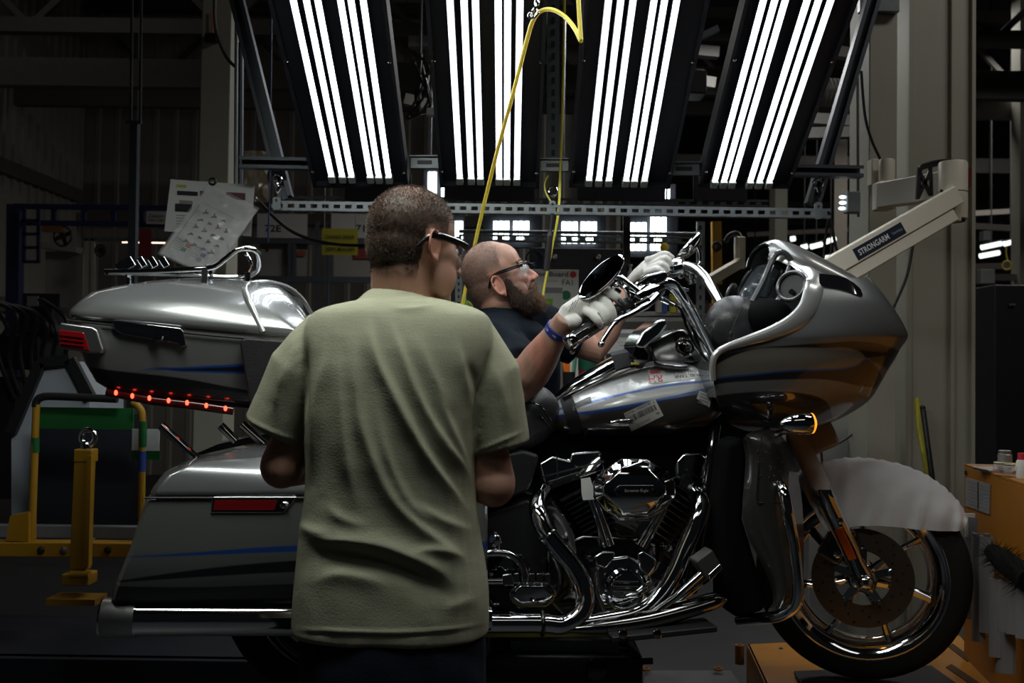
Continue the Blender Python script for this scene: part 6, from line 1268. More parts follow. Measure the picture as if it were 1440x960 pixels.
# luggage rack
rk_ = bo('luggage_rack', MB().tube(catmull([bp(x, y, L) for x, y, L in ((148, 382, .17), (200, 382, .19), (260, 379, .20), (298, 376, .20), (318, 363, .20), (332, 352, .20), (348, 349, .19), (360, 353, .15), (365, 366, .10), (362, 380, .05), (350, 389, 0))], 5), .0075, 10), chrome, tp, label='chrome luggage rack')
for k, L in enumerate((.12, .06, .0, -.06, -.12)):
    bo('rack_rod', MB().tube(catmull([bp(148 + 0*k, 383 + .3*k, L), bp(250, 386, L), bp(320, 389, L), bp(344, 386, L), bp(353, 372, L), bp(345, 356, L)], 5), .0055, 8), chrome, rk_)
for x in (150, 200, 250, 296): bo('rack_cross', MB().tube([bp(x, 383, .18), bp(x, 383, -.16)], .0055, 8), chrome, rk_)
for x, y in ((180, 392), (348, 396)): bo('rack_post', MB().tube([bp(x, 383, .14), bp(x, y + 8, .14)], .008, 8), chrome, rk_)
for k in range(4): bo('rack_slat', MB().bar(bp(172 + 16*k, 366, .05 - .05*k), bp(180 + 16*k, 379, .05 - .05*k), .05, .006, (0, -1, 0)), chrome, rk_, smooth=0, bevel=.002)
bo('rack_tape', MB().box(bp(288, 389, .2), (.014, .02, .04)), blackp, rk_)
pr('red_fender_glow', ((0, 0), (1, 0), (0, 1)), .2, .01, blackp, bevel=0) if False else None
spod = bo('rear_speaker_pod', MB().prism([bp(x, y, .33) for x, y in ((337, 482), (340, 477), (346, 475), (440, 482), (440, 606), (362, 592), (354, 586))], (0, .12, 0)), leather, tp, bevel=.010, bseg=3, smooth=30, label='black vinyl speaker pod')
# ---- cloth cover on the front fender (its own thing)
clo = pbr('thin white cover cloth', (.66, .66, .69), .8, var=.05, bump=.25, bscale=40, trans=0.0)
top = [(1118, 668), (1135, 655), (1160, 648), (1195, 643), (1235, 646), (1275, 655), (1305, 668), (1330, 686), (1350, 708), (1359, 726)]
bot = [(1136, 700), (1146, 716), (1163, 740), (1185, 736), (1215, 733), (1250, 734), (1285, 738), (1320, 741), (1345, 741), (1358, 732)]
NS = 46; Tp, Bp = catmull([V(x, y, 0) for x, y in top], 6), catmull([V(x, y, 0) for x, y in bot], 6); N = len(Tp)
def wp(px, py, o):                                    # pixel on the wheel's own plane, o metres to its right
    d = BMI.to_3x3() @ ray(px, py); p0 = BMI @ V(0, 0, ZC); n = wr; q = wc + wr*o; return p0 + d*((q - p0).dot(n)/d.dot(n))
rows = []
for i in range(N):
    u = i/(N-1); wd = .095*(.35 + .65*sin(pi*min(max(u*.94 + .05, 0), 1))**.55); row = []
    for k in range(NS + 1):
        t = k/NS                                       # right hem -> crown -> left hem
        a = pi*t; o = wd*cos(a)*(1.0); f = sin(a)**.8
        f = min(max(f, 0), 1)
        P_ = lerp(Bp[i], Tp[i], f); p = wp(P_.x, P_.y, 0.0)
        pleat = .0045*(1 + .8*mnoise.noise((i*.21, 3, 3)))*sin(i*1.1 + 2.0*mnoise.noise((i*.3, 0, 1)))*(1 - f)**.8 + .004*mnoise.noise((i*.25, t*7, 4)) + .0035*sin(i*2.3)*max(0, f - .85)/.15
        row.append(p + wr*(o*(1 + 0.0)) + wr*(pleat*math.copysign(1, o)) + UP*pleat*.6*f)
    rows.append(row)
hem = [r[0] for r in rows]
cvb = obj('fender_cover', MB().sheet([[BM @ p for p in r] for r in rows], -.0015), clo, smooth=70)
tag(cvb, 'thin white elasticated cloth cover stretched over the front fender', 'cover')
bo('front_fender', MB().sheet([[p*1.0 - UP*.006 + (wc + V(0, 0, 0) - p)*.02 for p in r[2:-2]] for r in rows], -.002), MATS['lid lacquer'], smooth=60)
# ================================================================= orange machine, bellows, platform at lower right
Y0 = 3.05
mx = thing('orange_machine', 'tall orange machine box with rating plate at the right edge', 'machine', at(1420, 800, 3.0))
# its left side face runs back from the front corner
a = at(1356, 655, 3.55); b = at(1470, 690, 2.75); topz = a.z; fz = .30
def face(p, q, z0, z1, th, nm, mat, parent):
    p, q = Vector(p), Vector(q); d = (q - p); d.z = 0; d.normalize(); n = V(-d.y, d.x, 0)
    return obj(nm, MB().prism([V(p.x, p.y, z0), V(q.x, q.y, z0), V(q.x, q.y, z1), V(p.x, p.y, z1)], n*th), mat, parent, smooth=0, bevel=.004)
A_ = V(a.x, a.y, 0); B_ = V(b.x, b.y, 0)
dirn = (B_ - A_).normalized(); nrm = V(-dirn.y, dirn.x, 0)
zt = a.z
face(A_, B_ + dirn*.4, .05, zt, .9, 'body', orange, mx)
fn = V(dirn.y, -dirn.x, 0)            # outward (towards the camera, left)
def onface(px, py, o=.002):
    d = ray(px, py); p = V(0, 0, ZC); q = A_ + fn*o; return p + d*((q - p).dot(fn)/d.dot(fn))
def fq(quad, o=.003): return MB().add([onface(x, y, o) for x, y in quad], [(0, 1, 2, 3)])
pl_ = obj('rating_plate', MB().prism([onface(x, y, .001) for x, y in ((1359, 671), (1393, 681), (1392, 723), (1359, 711))], fn*.003), pbr('engraved plate', (.36, .36, .37), .4, .3, var=.1), mx, smooth=0)
for k in range(7):
    y = 677 + 5*k; obj('plate_line', fq(((1362, y), (1362 + 12 - (k % 2)*3, y + 4), (1374 - (k % 2)*3, y + 5.6), (1362, y + 1.6)), .0048), greyink, pl_, smooth=0); obj('plate_line', fq(((1377, y + 4), (1390, y + 8), (1390, y + 9.6), (1377, y + 5.6)), .0048), greyink, pl_, smooth=0)
obj('plate_table', fq(((1374.5, 677), (1376, 677.5), (1376, 716), (1374.5, 715.5)), .0048), ink, pl_, smooth=0)
obj('socket_bolt', MB().lathe([(.008, 0), (.008, .005)], onface(1359, 664, .001), fn, 12), blackp, mx)
obj('top_slab', MB().prism([V(A_.x, A_.y, zt), V(B_.x, B_.y, zt), V(B_.x, B_.y, zt) + nrm*.9, V(A_.x, A_.y, zt) + nrm*.9], (0, 0, .008)), orange, mx, smooth=0)
obj('top_rail', MB().bar(V(A_.x, A_.y, zt + .012) + nrm*.1, V(A_.x, A_.y, zt + .012) + nrm*.2 + dirn*.1, .02, .012), yhose, mx, smooth=0)
# small glass jars and parts on top
glassm = pbr('clear glass', (.9, .92, .92), .05, alpha=.3, var=.02, spec=.8)
def topat(px, py): d = ray(px, py); p = V(0, 0, ZC); return p + d*((zt + .008 - ZC)/d.z)
tr = topat(1405, 662); tag(obj('parts_tray', MB().box(tr + V(.02, 0, .004), (.16, .12, .008)), alu, smooth=0, bevel=.002), 'flat metal tray lying on top of the orange machine', 'tray')
for i, (px, py, h_, r_, lab) in enumerate(((1413, 664, .06, .022, 'tall clear glass jar with metal lid on the orange machine'), (1404, 668, .03, .016, 'low clear jar with a red base on the orange machine'), (1419, 670, .03, .018, 'low clear jar in front of the tall jar on the orange machine'))):
    p = topat(px, py) + V(0, 0, .008); t = thing('glass_jar', lab, 'jar', p); obj('jar_wall', MB().lathe([(r_*.9, 0), (r_, .004), (r_, h_*.8), (r_*.75, h_*.9)], p, (0, 0, 1), 18, cap=False), glassm, t); obj('lid', MB().lathe([(r_*.85, h_*.85), (r_*.9, h_*.87), (r_*.9, h_), (r_*.7, h_*1.03)], p, (0, 0, 1), 18), alu, t); obj('jar_base', MB().lathe([(r_*.9, .001), (r_*.9, .009)], p, (0, 0, 1), 16), pbr('red base', (.3, .03, .02), .4) if i == 1 else alu, t)
p = topat(1437, 672); t = thing('paint_marker', 'white capped bottle with red top at the right edge on the orange machine', 'bottle', p); obj('body', MB().lathe([(.016, 0), (.016, .05), (.012, .055)], p, (0, 0, 1), 14), white, t); obj('cap', MB().lathe([(.012, .055), (.012, .075)], p, (0, 0, 1), 14), redink, t)
# pleated grey bellows hanging below: each slat a tall rounded strip
bel = pbr('grey bellows cloth', (.17, .165, .175), .7, var=.06, bump=.15)
bw = thing('bellows_curtain', 'grey strip curtain hanging along the orange machine beside the tyre', 'curtain', onface(1400, 900, .06))
sl = [(1356, 1371, 725, 868, .05), (1368, 1382, 747, 900, .06), (1379, 1394, 752, 888, .06), (1393, 1407, 812, 922, .10), (1406, 1420, 815, 886, .11), (1418, 1432, 820, 890, .11), (1431, 1446, 826, 896, .12), (1445, 1462, 830, 930, .12), (1400, 1424, 820, 945, .085)]
for (x0, x1, y0, y1, o) in sl:
    R = []
    for j in range(2):
        y = (y0, y1)[j]; L_, R_ = onface(x0, y + (x0 - 1356)*.0, o), onface(x1, y + 3, o); m = []
        for k in range(7):
            t = k/6; m.append(lerp(L_, R_, t) + fn*(.016*sin(pi*t)))
        R.append(m + [q - fn*.008 for q in reversed(m)])
    obj('strip', MB().rings(R), bel, bw, smooth=50)
for x in (1372, 1388, 1412): obj('clip', MB().box(onface(x, 752 + (60 if x > 1400 else 0), .08), (.014, .012, .01)), steel, bw, bevel=.002)
obj('white_tab', MB().box(onface(1364, 738, .055), (.03, .008, .075)), white, bw, smooth=0)
# black brush
brm = pbr('bristle black', (.004, .004, .004), .95, spec=.1)
br = thing('bristle_brush', 'black bristle brush lying on the grey strip curtain', 'brush', onface(1410, 800, .12))
random.seed(21); bm_ = MB()
c0, c1 = onface(1396, 776, .125), onface(1450, 818, .125)
obj('brush_core', MB().tube([lerp(c0, c1, t) + V(0, 0, .0) for t in (0, .3, .7, 1)], [.022, .03, .03, .03], 12), brm, br)
for k in range(420):
    t = random.random(); a = random.uniform(0, 2*pi); d = V(0, 0, 1)*cos(a) + fn*sin(a) + dirn*random.uniform(-.6, .3); q = lerp(c0, c1, t); ln = random.uniform(.045, .075)*(.75 + .35*t); d.normalize()
    x = d.orthogonal().normalized()*.0022; bm_.add([q - x, q + x, q + d*ln], [(0, 1, 2)])
obj('bristles', bm_, brm, br, smooth=0, stuff=True)
# orange platform under the front wheel
PZ = .462
pt = thing('wheel_platform', 'orange wheeled platform with black rubber mat under the front tyre', 'platform', V(1.25, 3.1, 0))
def flat(pts, z): return [V((lambda d: (d*((z - ZC)/d.z)).x)(ray(x, y)), (lambda d: (d*((z - ZC)/d.z)).y)(ray(x, y)), z) for x, y in pts]
deck = flat(((1050, 905), (1095, 903), (1350, 893), (1405, 960), (1440, 1080), (1130, 1080)), PZ)
porange = pbr('platform orange', (.62, .25, .015), .45, var=.15, scale=9)
obj('deck', MB().prism(deck, (0, 0, -.05)), porange, pt, smooth=0, bevel=.004)
obj('left_skirt', MB().prism([deck[0], deck[5], deck[5] - V(0, 0, .3), deck[0] - V(0, 0, .3)], (.01, 0, 0)), orange, pt, smooth=0)
obj('pedestal', MB().box(V(1.25, 3.25, .205), (.3, .4, .41)), blackm, pt, smooth=0)
m_ = flat(((1116, 948), (1310, 940), (1345, 965), (1345, 1010), (1150, 1010)), PZ + .006); obj('rubber_mat', MB().prism(m_, (0, 0, .012)), pbr('mat rubber', (.03, .03, .033), .7, bump=.3), pt, smooth=0, bevel=.003)
sl_ = flat(((1332, 908), (1340, 905), (1366, 925), (1360, 930)), PZ + .001); obj('deck_slot', MB().prism(sl_, (0, 0, .002)), pbr('dark slot', (.10, .04, .01), .8), pt, smooth=0); sl_ = flat(((1330, 938), (1338, 934), (1400, 975), (1390, 980)), PZ + .001); obj('deck_slot', MB().prism(sl_, (0, 0, .002)), MATS['dark slot'], pt, smooth=0)
p = flat(((1048, 909),), PZ)[0]; obj('pivot_ring', MB().lathe([(.016, -.06), (.016, .006), (.009, .006), (.009, -.01)], p - V(.02, 0, 0), (0, 0, 1), 16), orange, pt)
p = flat(((1098, 912),), PZ)[0]; obj('deck_bolt', MB().lathe([(.008, 0), (.006, .005)], p, (0, 0, 1), 10), steel, pt)
# grey steel plate bottom centre
gp = thing('lift_plate', 'worn grey steel lift plate at the bottom centre left of the platform', 'plate', V(.5, 2.9, 0))
d_ = flat(((906, 942), (1028, 942), (1060, 985), (1060, 1040), (900, 1040)), .33)
obj('top_plate', MB().prism(d_, (0, 0, -.04)), pbr('worn plate', (.16, .165, .165), .5, .4, var=.3, scale=9), gp, smooth=0, bevel=.003)
for x in (908, 1010): obj('lug', MB().torus(flat(((x, 940),), .345)[0], (0, 0, 1), .014, .005, 16, 6), orange, gp)
obj('pedestal', MB().box(V(.52, 2.75, .145), (.2, .25, .29)), blackm, gp, smooth=0)
# low conveyor added behind the motorcycle to keep the lower left dark
cv = thing('dark_blocker', 'low black conveyor added to keep the space behind the rear wheel dark', 'blocker', V(-1.5, 3.75, 0))
obj('side_beam', MB().bar((-3.2, 3.75, .26), (-.25, 3.75, .26), .06, .2), blackm, cv, smooth=0); obj('deck_plate', MB().box((-1.72, 4.05, .35), (2.9, .6, .02)), blackm, cv, smooth=0)  # added black block, hides the pale column base behind
for x in (-3.0, -1.7, -.4): obj('leg', MB().box((x, 3.75, .08), (.08, .08, .16)), blackm, cv, smooth=0)
# carriage that carries the motorcycle
cr = thing('bike_carriage', 'black carriage block bearing the motorcycle frame at bottom centre', 'carriage', V(-.05, 2.95, 0))
a, b = at(684, 908, 2.85), at(905, 908, 2.85)
obj('upper_block', MB().box(V((a.x+b.x)/2, 3.0, .49), (b.x - a.x, .3, .30)), blackp, cr, smooth=0, bevel=.01); obj('column', MB().box(V((a.x+b.x)/2, 3.0, .17), (.3, .25, .34)), blackp, cr, smooth=0)
obj('chamfer', MB().prism([at(x, y, 2.845) for x, y in ((884, 905), (898, 918), (905, 935), (890, 935))], (0, .3, 0)), blackp, cr, smooth=0); obj('hub_cap', MB().lathe([(.03, 0), (.03, .01), (.012, .015)], at(838, 940, 2.845), (0, -1, 0), 18), blackg, cr); obj('saddle', MB().box(V((a.x+b.x)/2, 3.0, .655), (.3, .25, .03)), dsteel, cr, smooth=0)
obj('release_lever', MB().bar(at(885, 930, 2.84), at(918, 929, 2.84), .014, .014), blackp, cr, smooth=0)
# ================================================================= people
def fuse(mb, voxel, smooth=4, fac=.5):
    """one continuous surface from overlapping volumes"""
    me = bpy.data.meshes.new('tmp'); me.from_pydata([tuple(p) for p in mb.v], [], mb.f)
    b = bmesh.new(); b.from_mesh(me); bmesh.ops.recalc_face_normals(b, faces=b.faces); b.to_mesh(me); b.free()
    o = bpy.data.objects.new('tmp', me); C.objects.link(o)
    m = o.modifiers.new('r', 'REMESH'); m.mode = 'VOXEL'; m.voxel_size = voxel
    if smooth: s = o.modifiers.new('s', 'SMOOTH'); s.iterations = smooth; s.factor = fac
    dg = bpy.context.evaluated_depsgraph_get(); out = bpy.data.meshes.new_from_object(o.evaluated_get(dg))
    bpy.data.objects.remove(o); bpy.data.meshes.remove(me); return out
def coords(me): a = np.empty(len(me.vertices)*3, 'f'); me.vertices.foreach_get('co', a); return a.reshape(-1, 3).astype(float)
def normals(me): a = np.empty(len(me.vertices)*3, 'f'); me.vertex_normals.foreach_get('vector', a); return a.reshape(-1, 3).astype(float)
def setco(me, a): me.vertices.foreach_set('co', a.astype('f').ravel()); me.update()
def mobj(name, me, mat, parent, smooth=True, label=None):
    W = WINV[parent.name]; me.transform(W); me.name = name; me.materials.clear(); me.materials.append(mat); me.shade_smooth()
    o = bpy.data.objects.new(name, me); C.objects.link(o); o.parent = parent; WINV[o.name] = W
    if label: o['label'] = label
    return o
def polydist(px, py, line):
    best = np.full(px.shape, 1e9); side = np.zeros(px.shape)
    for (x0, y0), (x1, y1) in zip(line[:-1], line[1:]):
        dx, dy = x1-x0, y1-y0; L2 = dx*dx + dy*dy; t = np.clip(((px-x0)*dx + (py-y0)*dy)/L2, 0, 1)
        ex, ey = px - (x0 + t*dx), py - (y0 + t*dy); d = np.hypot(ex, ey); s = np.sign(dx*ey - dy*ex); k = d < best
        best = np.where(k, d, best); side = np.where(k, s, side)
    return best, side
def line_ends(px, py, line):
    fade = min(85, max(12, .42*sum(math.hypot(b[0]-a[0], b[1]-a[1]) for a, b in zip(line[:-1], line[1:]))))
    (x0, y0), (x1, y1) = line[0], line[-1]
    f = lambda t: t*t*(3 - 2*t)
    return f(np.clip(np.hypot(px-x0, py-y0)/fade, 0, 1))*f(np.clip(np.hypot(px-x1, py-y1)/fade, 0, 1))
def folds(me, F_, facing=0.15):
    co, no = coords(me), normals(me); px, py = topix(co); d = np.zeros(len(co)); mask = np.clip((facing - no[:, 1])/.3, 0, 1)
    for pts, amp, wa, wb in F_:
        P = [(p.x, p.y) for p in catmull([V(x, y, 0) for x, y in pts], 4)]
        r, s = polydist(px, py, P); w_ = np.where(s > 0, wb, wa); d += amp*np.exp(-(r/w_)**1.6)*line_ends(px, py, P)
    setco(me, co + no*(d*mask)[:, None])
def wrinkle(me, amp, sc):
    co, no = coords(me), normals(me); n = np.array([mnoise.noise(Vector(c*sc)) + .5*mnoise.noise(Vector(c*sc*2.3)) for c in co]); setco(me, co + no*(n*amp)[:, None])
def colattr(me, cols):
    a = me.color_attributes.new('tint', 'FLOAT_COLOR', 'POINT'); q = np.ones((len(cols), 4), 'f'); q[:, :3] = cols; a.data.foreach_set('color', q.ravel())
def attr_mat(name, rough, sub=.08, bscale=900, bump=.12):
    m = bpy.data.materials.new(name); m.use_nodes = True; nt = m.node_tree; b = nt.nodes['Principled BSDF']; b.inputs['Roughness'].default_value = rough
    at_ = nt.nodes.new('ShaderNodeAttribute'); at_.attribute_name = 'tint'; n = nt.nodes.new('ShaderNodeTexNoise'); n.inputs['Scale'].default_value = bscale; n.inputs['Detail'].default_value = 3
    tc = nt.nodes.new('ShaderNodeTexCoord'); nt.links.new(tc.outputs['Object'], n.inputs['Vector'])
    mr = nt.nodes.new('ShaderNodeMapRange'); mr.inputs[3].default_value = .72; mr.inputs[4].default_value = 1.25; nt.links.new(n.outputs['Fac'], mr.inputs[0])
    mx = nt.nodes.new('ShaderNodeVectorMath'); mx.operation = 'SCALE'; nt.links.new(at_.outputs['Color'], mx.inputs[0]); nt.links.new(mr.outputs[0], mx.inputs['Scale'])
    nt.links.new(mx.outputs[0], b.inputs['Base Color']); bu = nt.nodes.new('ShaderNodeBump'); bu.inputs['Strength'].default_value = bump; bu.inputs['Distance'].default_value = .002
    nt.links.new(n.outputs['Fac'], bu.inputs['Height']); nt.links.new(bu.outputs['Normal'], b.inputs['Normal'])
    b.inputs['Subsurface Weight'].default_value = sub; b.inputs['Subsurface Radius'].default_value = (.01, .004, .002); return m
skin_m = attr_mat('skin', .5)
def head_mb(full=0.0, ez=0.0, fore=0.0):                      # x forward, y left, z up, origin between the ears
    h = MB()
    h.ell((-.012, 0, .036), (.099, .077, .088), n=28, k=18); h.ell((-.03, 0, -.005), (.078, .07, .07), n=24, k=14)
    h.ell((.035, 0, -.025), (.064, .061 + full, .085), n=24, k=16); h.ell((.045, 0, -.082), (.05, .05 + full, .033), n=20, k=12); h.ell((.082, 0, -.098), (.022, .026, .02))
    h.ell((.081, 0, .020), (.020, .050, .013)); 
    if fore: h.ell((.036, 0, .045), (.060, .064, .058), n=22, k=14)
    for s in (1, -1):
        h.ell((.062, .042*s, -.024), (.03, .022, .022)); h.ell((.040, .052*s + full*s*.6, -.06), (.035, .016, .04))
        Me = Matrix.Rotation(-.35*s, 3, 'Z') @ Matrix.Rotation(-.18, 3, 'Y')
        h.ell((-.012, .077*s, -.008 + ez), (.017, .007, .027), Me, 16, 10)
        R = []
        for k in range(15):
            a = radians(-70 + 320*k/14); R.append(V(-.016, .083*s, -.004 + ez) + Me @ V(.019*cos(a), .004*s, .030*sin(a)))
        h.tube(R, .0042, 7); h.ell((-.006, .083*s, -.034 + ez), (.008, .006, .010))
        h.ell((.108, .012*s, -.036), (.011, .009, .009))
    h.tube([(.088, 0, .014), (.104, 0, -.008), (.117, 0, -.028), (.116, 0, -.038)], [.010, .010, .0125, .010], 10); h.ell((.120, 0, -.032), (.012, .011, .010))
    h.ell((.096, 0, -.062), (.013, .025, .006)); h.ell((.094, 0, -.073), (.012, .021, .0065)); h.ell((.09, 0, -.083), (.012, .02, .01))
    return h
def glasses(parent, HM, lens_m, frame_m, h=.034):
    def L(x, y, z): return HM @ V(x, y, z)
    g = None
    for s in (1, -1):
        P = [L(-.046, .072*s, -.014), L(-.030, .080*s, .006), L(-.01, .084*s, .015), L(.05, .080*s, .013), L(.085, .068*s, .011)]
        o = obj('temple_arm', MB().tube(catmull(P, 5), [.0045]*5 + [.0055]*6 + [.0072]*10, 8, flat=.6), frame_m, parent, label='black temple arm')
        rows = []
        for j in range(6):
            z = .016 - h*j/5; rows.append([L(.112 - .040*abs(t)**2.2 - .004*abs(j-2), s*(.006 + .062*t) , z - .004*(t if j > 2 else 0)) for t in [k/9 for k in range(10)]])
        obj('lens', MB().sheet(rows, .0015*s), lens_m, parent)
    obj('brow_bar', MB().tube([L(.112 - .040*abs(t)**2.2 + .001, .068*t, .017) for t in [k/10 for k in range(-10, 11)]], .0035, 8), frame_m, parent)
lens_m = pbr('safety lens', (.75, .8, .8), .04, alpha=.28, var=.02, spec=1.0); lens2_m = pbr('smoked lens', (.1, .1, .11), .05, alpha=.5, var=.02, spec=1.0); frame_m = pbr('glasses frame', (.012, .012, .014), .25, coat=.5)
def hand_pts(w_, d, up, sd, scale=1.0, curl=.5):   # wrist, pointing direction, back-of-hand normal, thumb side
    d, up, sd = d.normalized(), up.normalized(), sd.normalized(); mb = MB()
    mb.tube([w_ - d*.03, w_ + d*.02, w_ + d*.06, w_ + d*.088], [.028, .032, .040, .036], 14, flat=.5)
    for i, (o, ln, r_) in enumerate(((.030, .072, .0092), (.010, .080, .0096), (-.011, .074, .0092), (-.030, .058, .008))):
        b = w_ + d*.085 + sd*o; a1, a2, a3 = curl*.7, curl*1.6, curl*2.3
        p1 = b + (d*cos(a1) - up*sin(a1))*ln*.45; p2 = p1 + (d*cos(a2) - up*sin(a2))*ln*.32; p3 = p2 + (d*cos(a3) - up*sin(a3))*ln*.26
        mb.tube([b - d*.02, b, p1, p2, p3], [r_*1.1, r_*1.1, r_, r_*.95, r_*.8], 9)
    b = w_ + d*.028 + sd*.028; mb.tube([b - sd*.012, b + sd*.012 + d*.012, b + sd*.028 + d*.036 - up*.008, b + sd*.030 + d*.06 - up*.016], [.013, .013, .011, .009], 9); return mb

def hair_strands(name, person, me, wgt, n, ln, wd, HM, col, label=None, thr=.3, droop=.35, ginger=None):
    """short cropped hair: thin blades rooted on the skin wherever the weight is high"""
    co, no = coords(me), normals(me); rng = np.random.default_rng(5); W = WINV[person.name]; R3 = (W @ HM).to_3x3(); back = (R3 @ V(-.5, 0, -1)).normalized(); inv = (W @ HM).inverted()
    idx = np.nonzero(wgt > thr)[0]; p = wgt[idx]/wgt[idx].sum(); pick = rng.choice(idx, n, p=p); mb = MB(); cols = []
    for i in pick:
        q = Vector(co[i]) + Vector(rng.normal(0, .0012, 3)); nn = Vector(no[i]); d = (nn + back*droop + Vector(rng.normal(0, .16, 3))).normalized(); s = d.orthogonal().normalized(); s = (Matrix.Rotation(rng.uniform(0, 6.28), 3, d) @ s)*wd
        l_ = ln*rng.uniform(.6, 1.15); k = rng.uniform(.8, 1.2); c = np.array(col)
        if ginger is not None:
            h = inv @ q; t = min(max((h.x - .07)/.05, 0), 1); c = c*(1-t) + np.array(ginger)*t
        mb.v += [q - nn*.001 - s, q - nn*.001 + s, q + d*l_]; j = len(mb.v); mb.f.append((j-3, j-2, j-1)); mb.mi.append(0); cols += [c*k]*3
    o = obj(name, mb, hair_mat(), person, smooth=0, local=True, label=label); colattr(o.data, np.array(cols)); return o
def hair_mat():
    if 'hair strand' not in MATS: MATS['hair strand'] = attr_mat('hair strand', .55, 0, 50, 0)
    return MATS['hair strand']
# ---------------------------------------------------------------- near man, seen from behind
YM = 2.10
def m(px, py, Y=YM): return at(px, py, Y)
man = thing('person', 'near man in a sage green t-shirt standing with his back to the view', 'person', (m(550, 900).x, YM, 0))
HM1 = Matrix.Translation(at(583, 347, 2.13)) @ Matrix.Rotation(radians(90 - 47), 4, 'Z') @ Matrix.Rotation(radians(6), 4, 'Y')
b1 = MB(); hd1 = head_mb(.004); b1.join(hd1, HM1)
nk = at(566, 440, 2.13); b1.tube([HM1 @ V(-.022, 0, .0), HM1 @ V(-.028, 0, -.06), lerp(HM1 @ V(-.02, 0, -.10), nk, .45), nk, nk - V(0, 0, .08)], [.058, .062, .066, .078, .10], 22)
def torso(mb, rows, yc, dep, n=28):
    R = []
    for (py, xl, xr), d in zip(rows, dep):
        a, b = at(xl, py, yc), at(xr, py, yc); c = (a + b)/2; w_ = (b.x - a.x)/2
        R.append([V(c.x + w_*math.copysign(abs(cos(t))**.75, cos(t)), yc + d*math.copysign(abs(sin(t))**.85, sin(t)), a.z) for t in [2*pi*k/n for k in range(n)]])
    RR = [catmull([r[j] for r in R], 3) for j in range(n)]; mb.rings([[RR[j][i] for j in range(n)] for i in range(len(RR[0]))]); return mb
rows1 = [(419, 534, 616), (424, 500, 644), (433, 458, 674), (448, 436, 690), (490, 428, 694), (560, 430, 682), (620, 432, 670), (680, 431, 668), (740, 424, 676), (800, 417, 684), (850, 413, 688), (886, 412, 687)]
dep1 = [.055, .075, .095, .11, .125, .13, .128, .122, .122, .128, .13, .13]
torso(b1, [(y, xl + 14, xr - 14) for y, xl, xr in rows1[1:]], YM, [d - .022 for d in dep1[1:]])
arms1 = {}
for nm, sh_, el, wr_ in (('l', (462, 478), (398, 652), (470, 650)), ('r', (658, 476), (694, 678), (640, 670))):
    S, E_ = at(*sh_, YM + .02) - V(0, 0, .05), at(*el, YM + .035); W_ = at(wr_[0], wr_[1], YM + .28)
    b1.tube([S, lerp(S, E_, .3), lerp(S, E_, .7), E_, lerp(E_, W_, .12), lerp(E_, W_, .35), lerp(E_, W_, .7), W_], [.045, .046, .046, .047, .049, .047, .037, .029], 16)
    b1.ell(E_ + V(0, -.008, -.005), .046, n=16, k=10)
    dr = (W_ - E_).normalized(); b1.join(hand_pts(W_, dr, V(0, 0, 1) if True else 0, dr.cross(V(0, 0, 1))*(1 if nm == 'r' else -1)*-1, 1, .45)); arms1[nm] = (S, E_, W_)
for s, (x0, x1) in ((-1, (485, 478)), (1, (618, 626))):
    H0 = at(x0, 880, YM); F0 = V(H0.x + .02*s, YM, .09); b1.tube([H0 + V(0, 0, .06), H0 - V(0, 0, .15), lerp(H0, F0, .52), lerp(H0, F0, .75), F0], [.088, .085, .055, .058, .042], 16)
    b1.tube([F0 + V(0, -.04, -.04), F0 + V(0, .06, -.05), F0 + V(.01*s, .16, -.06)], [.042, .04, .03], 10)
me = fuse(b1, .0042, 7)
co = coords(me); hm = np.array(HM1.inverted()); hl = co @ hm[:3, :3].T + hm[:3, 3]; x, y, z = hl[:, 0], hl[:, 1], hl[:, 2]
skin = np.array((.50, .275, .20)); hair = np.array((.070, .047, .034))
nz = np.array([mnoise.noise(Vector(c*28)) for c in co])
sideline = np.where(x < -.03, -.082 + .010*nz, np.where(x < .03, .010, .040)); hk = np.clip((z - sideline)/.040, 0, 1)*np.clip((.082 - .25*np.clip(z - .09, 0, 1) - x)/.02, 0, 1)*(np.abs(hl).max(axis=1) < .16)
ear = (np.abs(y) > .074) & (z < .026) & (x > -.042) & (x < .012); hk = np.where(ear, 0, hk)
crown = np.exp(-(((x + .045)/.040)**2 + ((z - .112)/.045)**2 + ((y + .01)/.05)**2)); spk = np.array([mnoise.noise(Vector(c*220)) for c in co]); hk = hk*np.clip(.97 - .26*np.clip(crown, 0, 1) - .07*np.clip(z/.12, 0, 1) + .16*spk, 0, 1)
hst = np.array([mnoise.noise(Vector((c[0]*130, c[1]*130, c[2]*45))) for c in co]); col = skin[None]*(1 + .06*nz[:, None])*(1 - hk[:, None]) + hair[None]*(1 + .45*hst[:, None])*hk[:, None]
col = np.where(ear[:, None], col*np.array((1.12, .95, .92)), col); colattr(me, col)
W_HAIR1 = hk.copy(); body1 = mobj('body', me, skin_m, man)
hair_strands('hair', man, body1.data, W_HAIR1, 34000, .0037, .00045, HM1, (.16, .112, .085), label='close cropped brown hair')
g1 = glasses(man, HM1, lens2_m, frame_m, .036)
for s in (1, -1): obj('eye', MB().ell(HM1 @ V(.079, .032*s, .0), .012, n=12, k=8), pbr('eye white', (.7, .68, .65), .2), man)
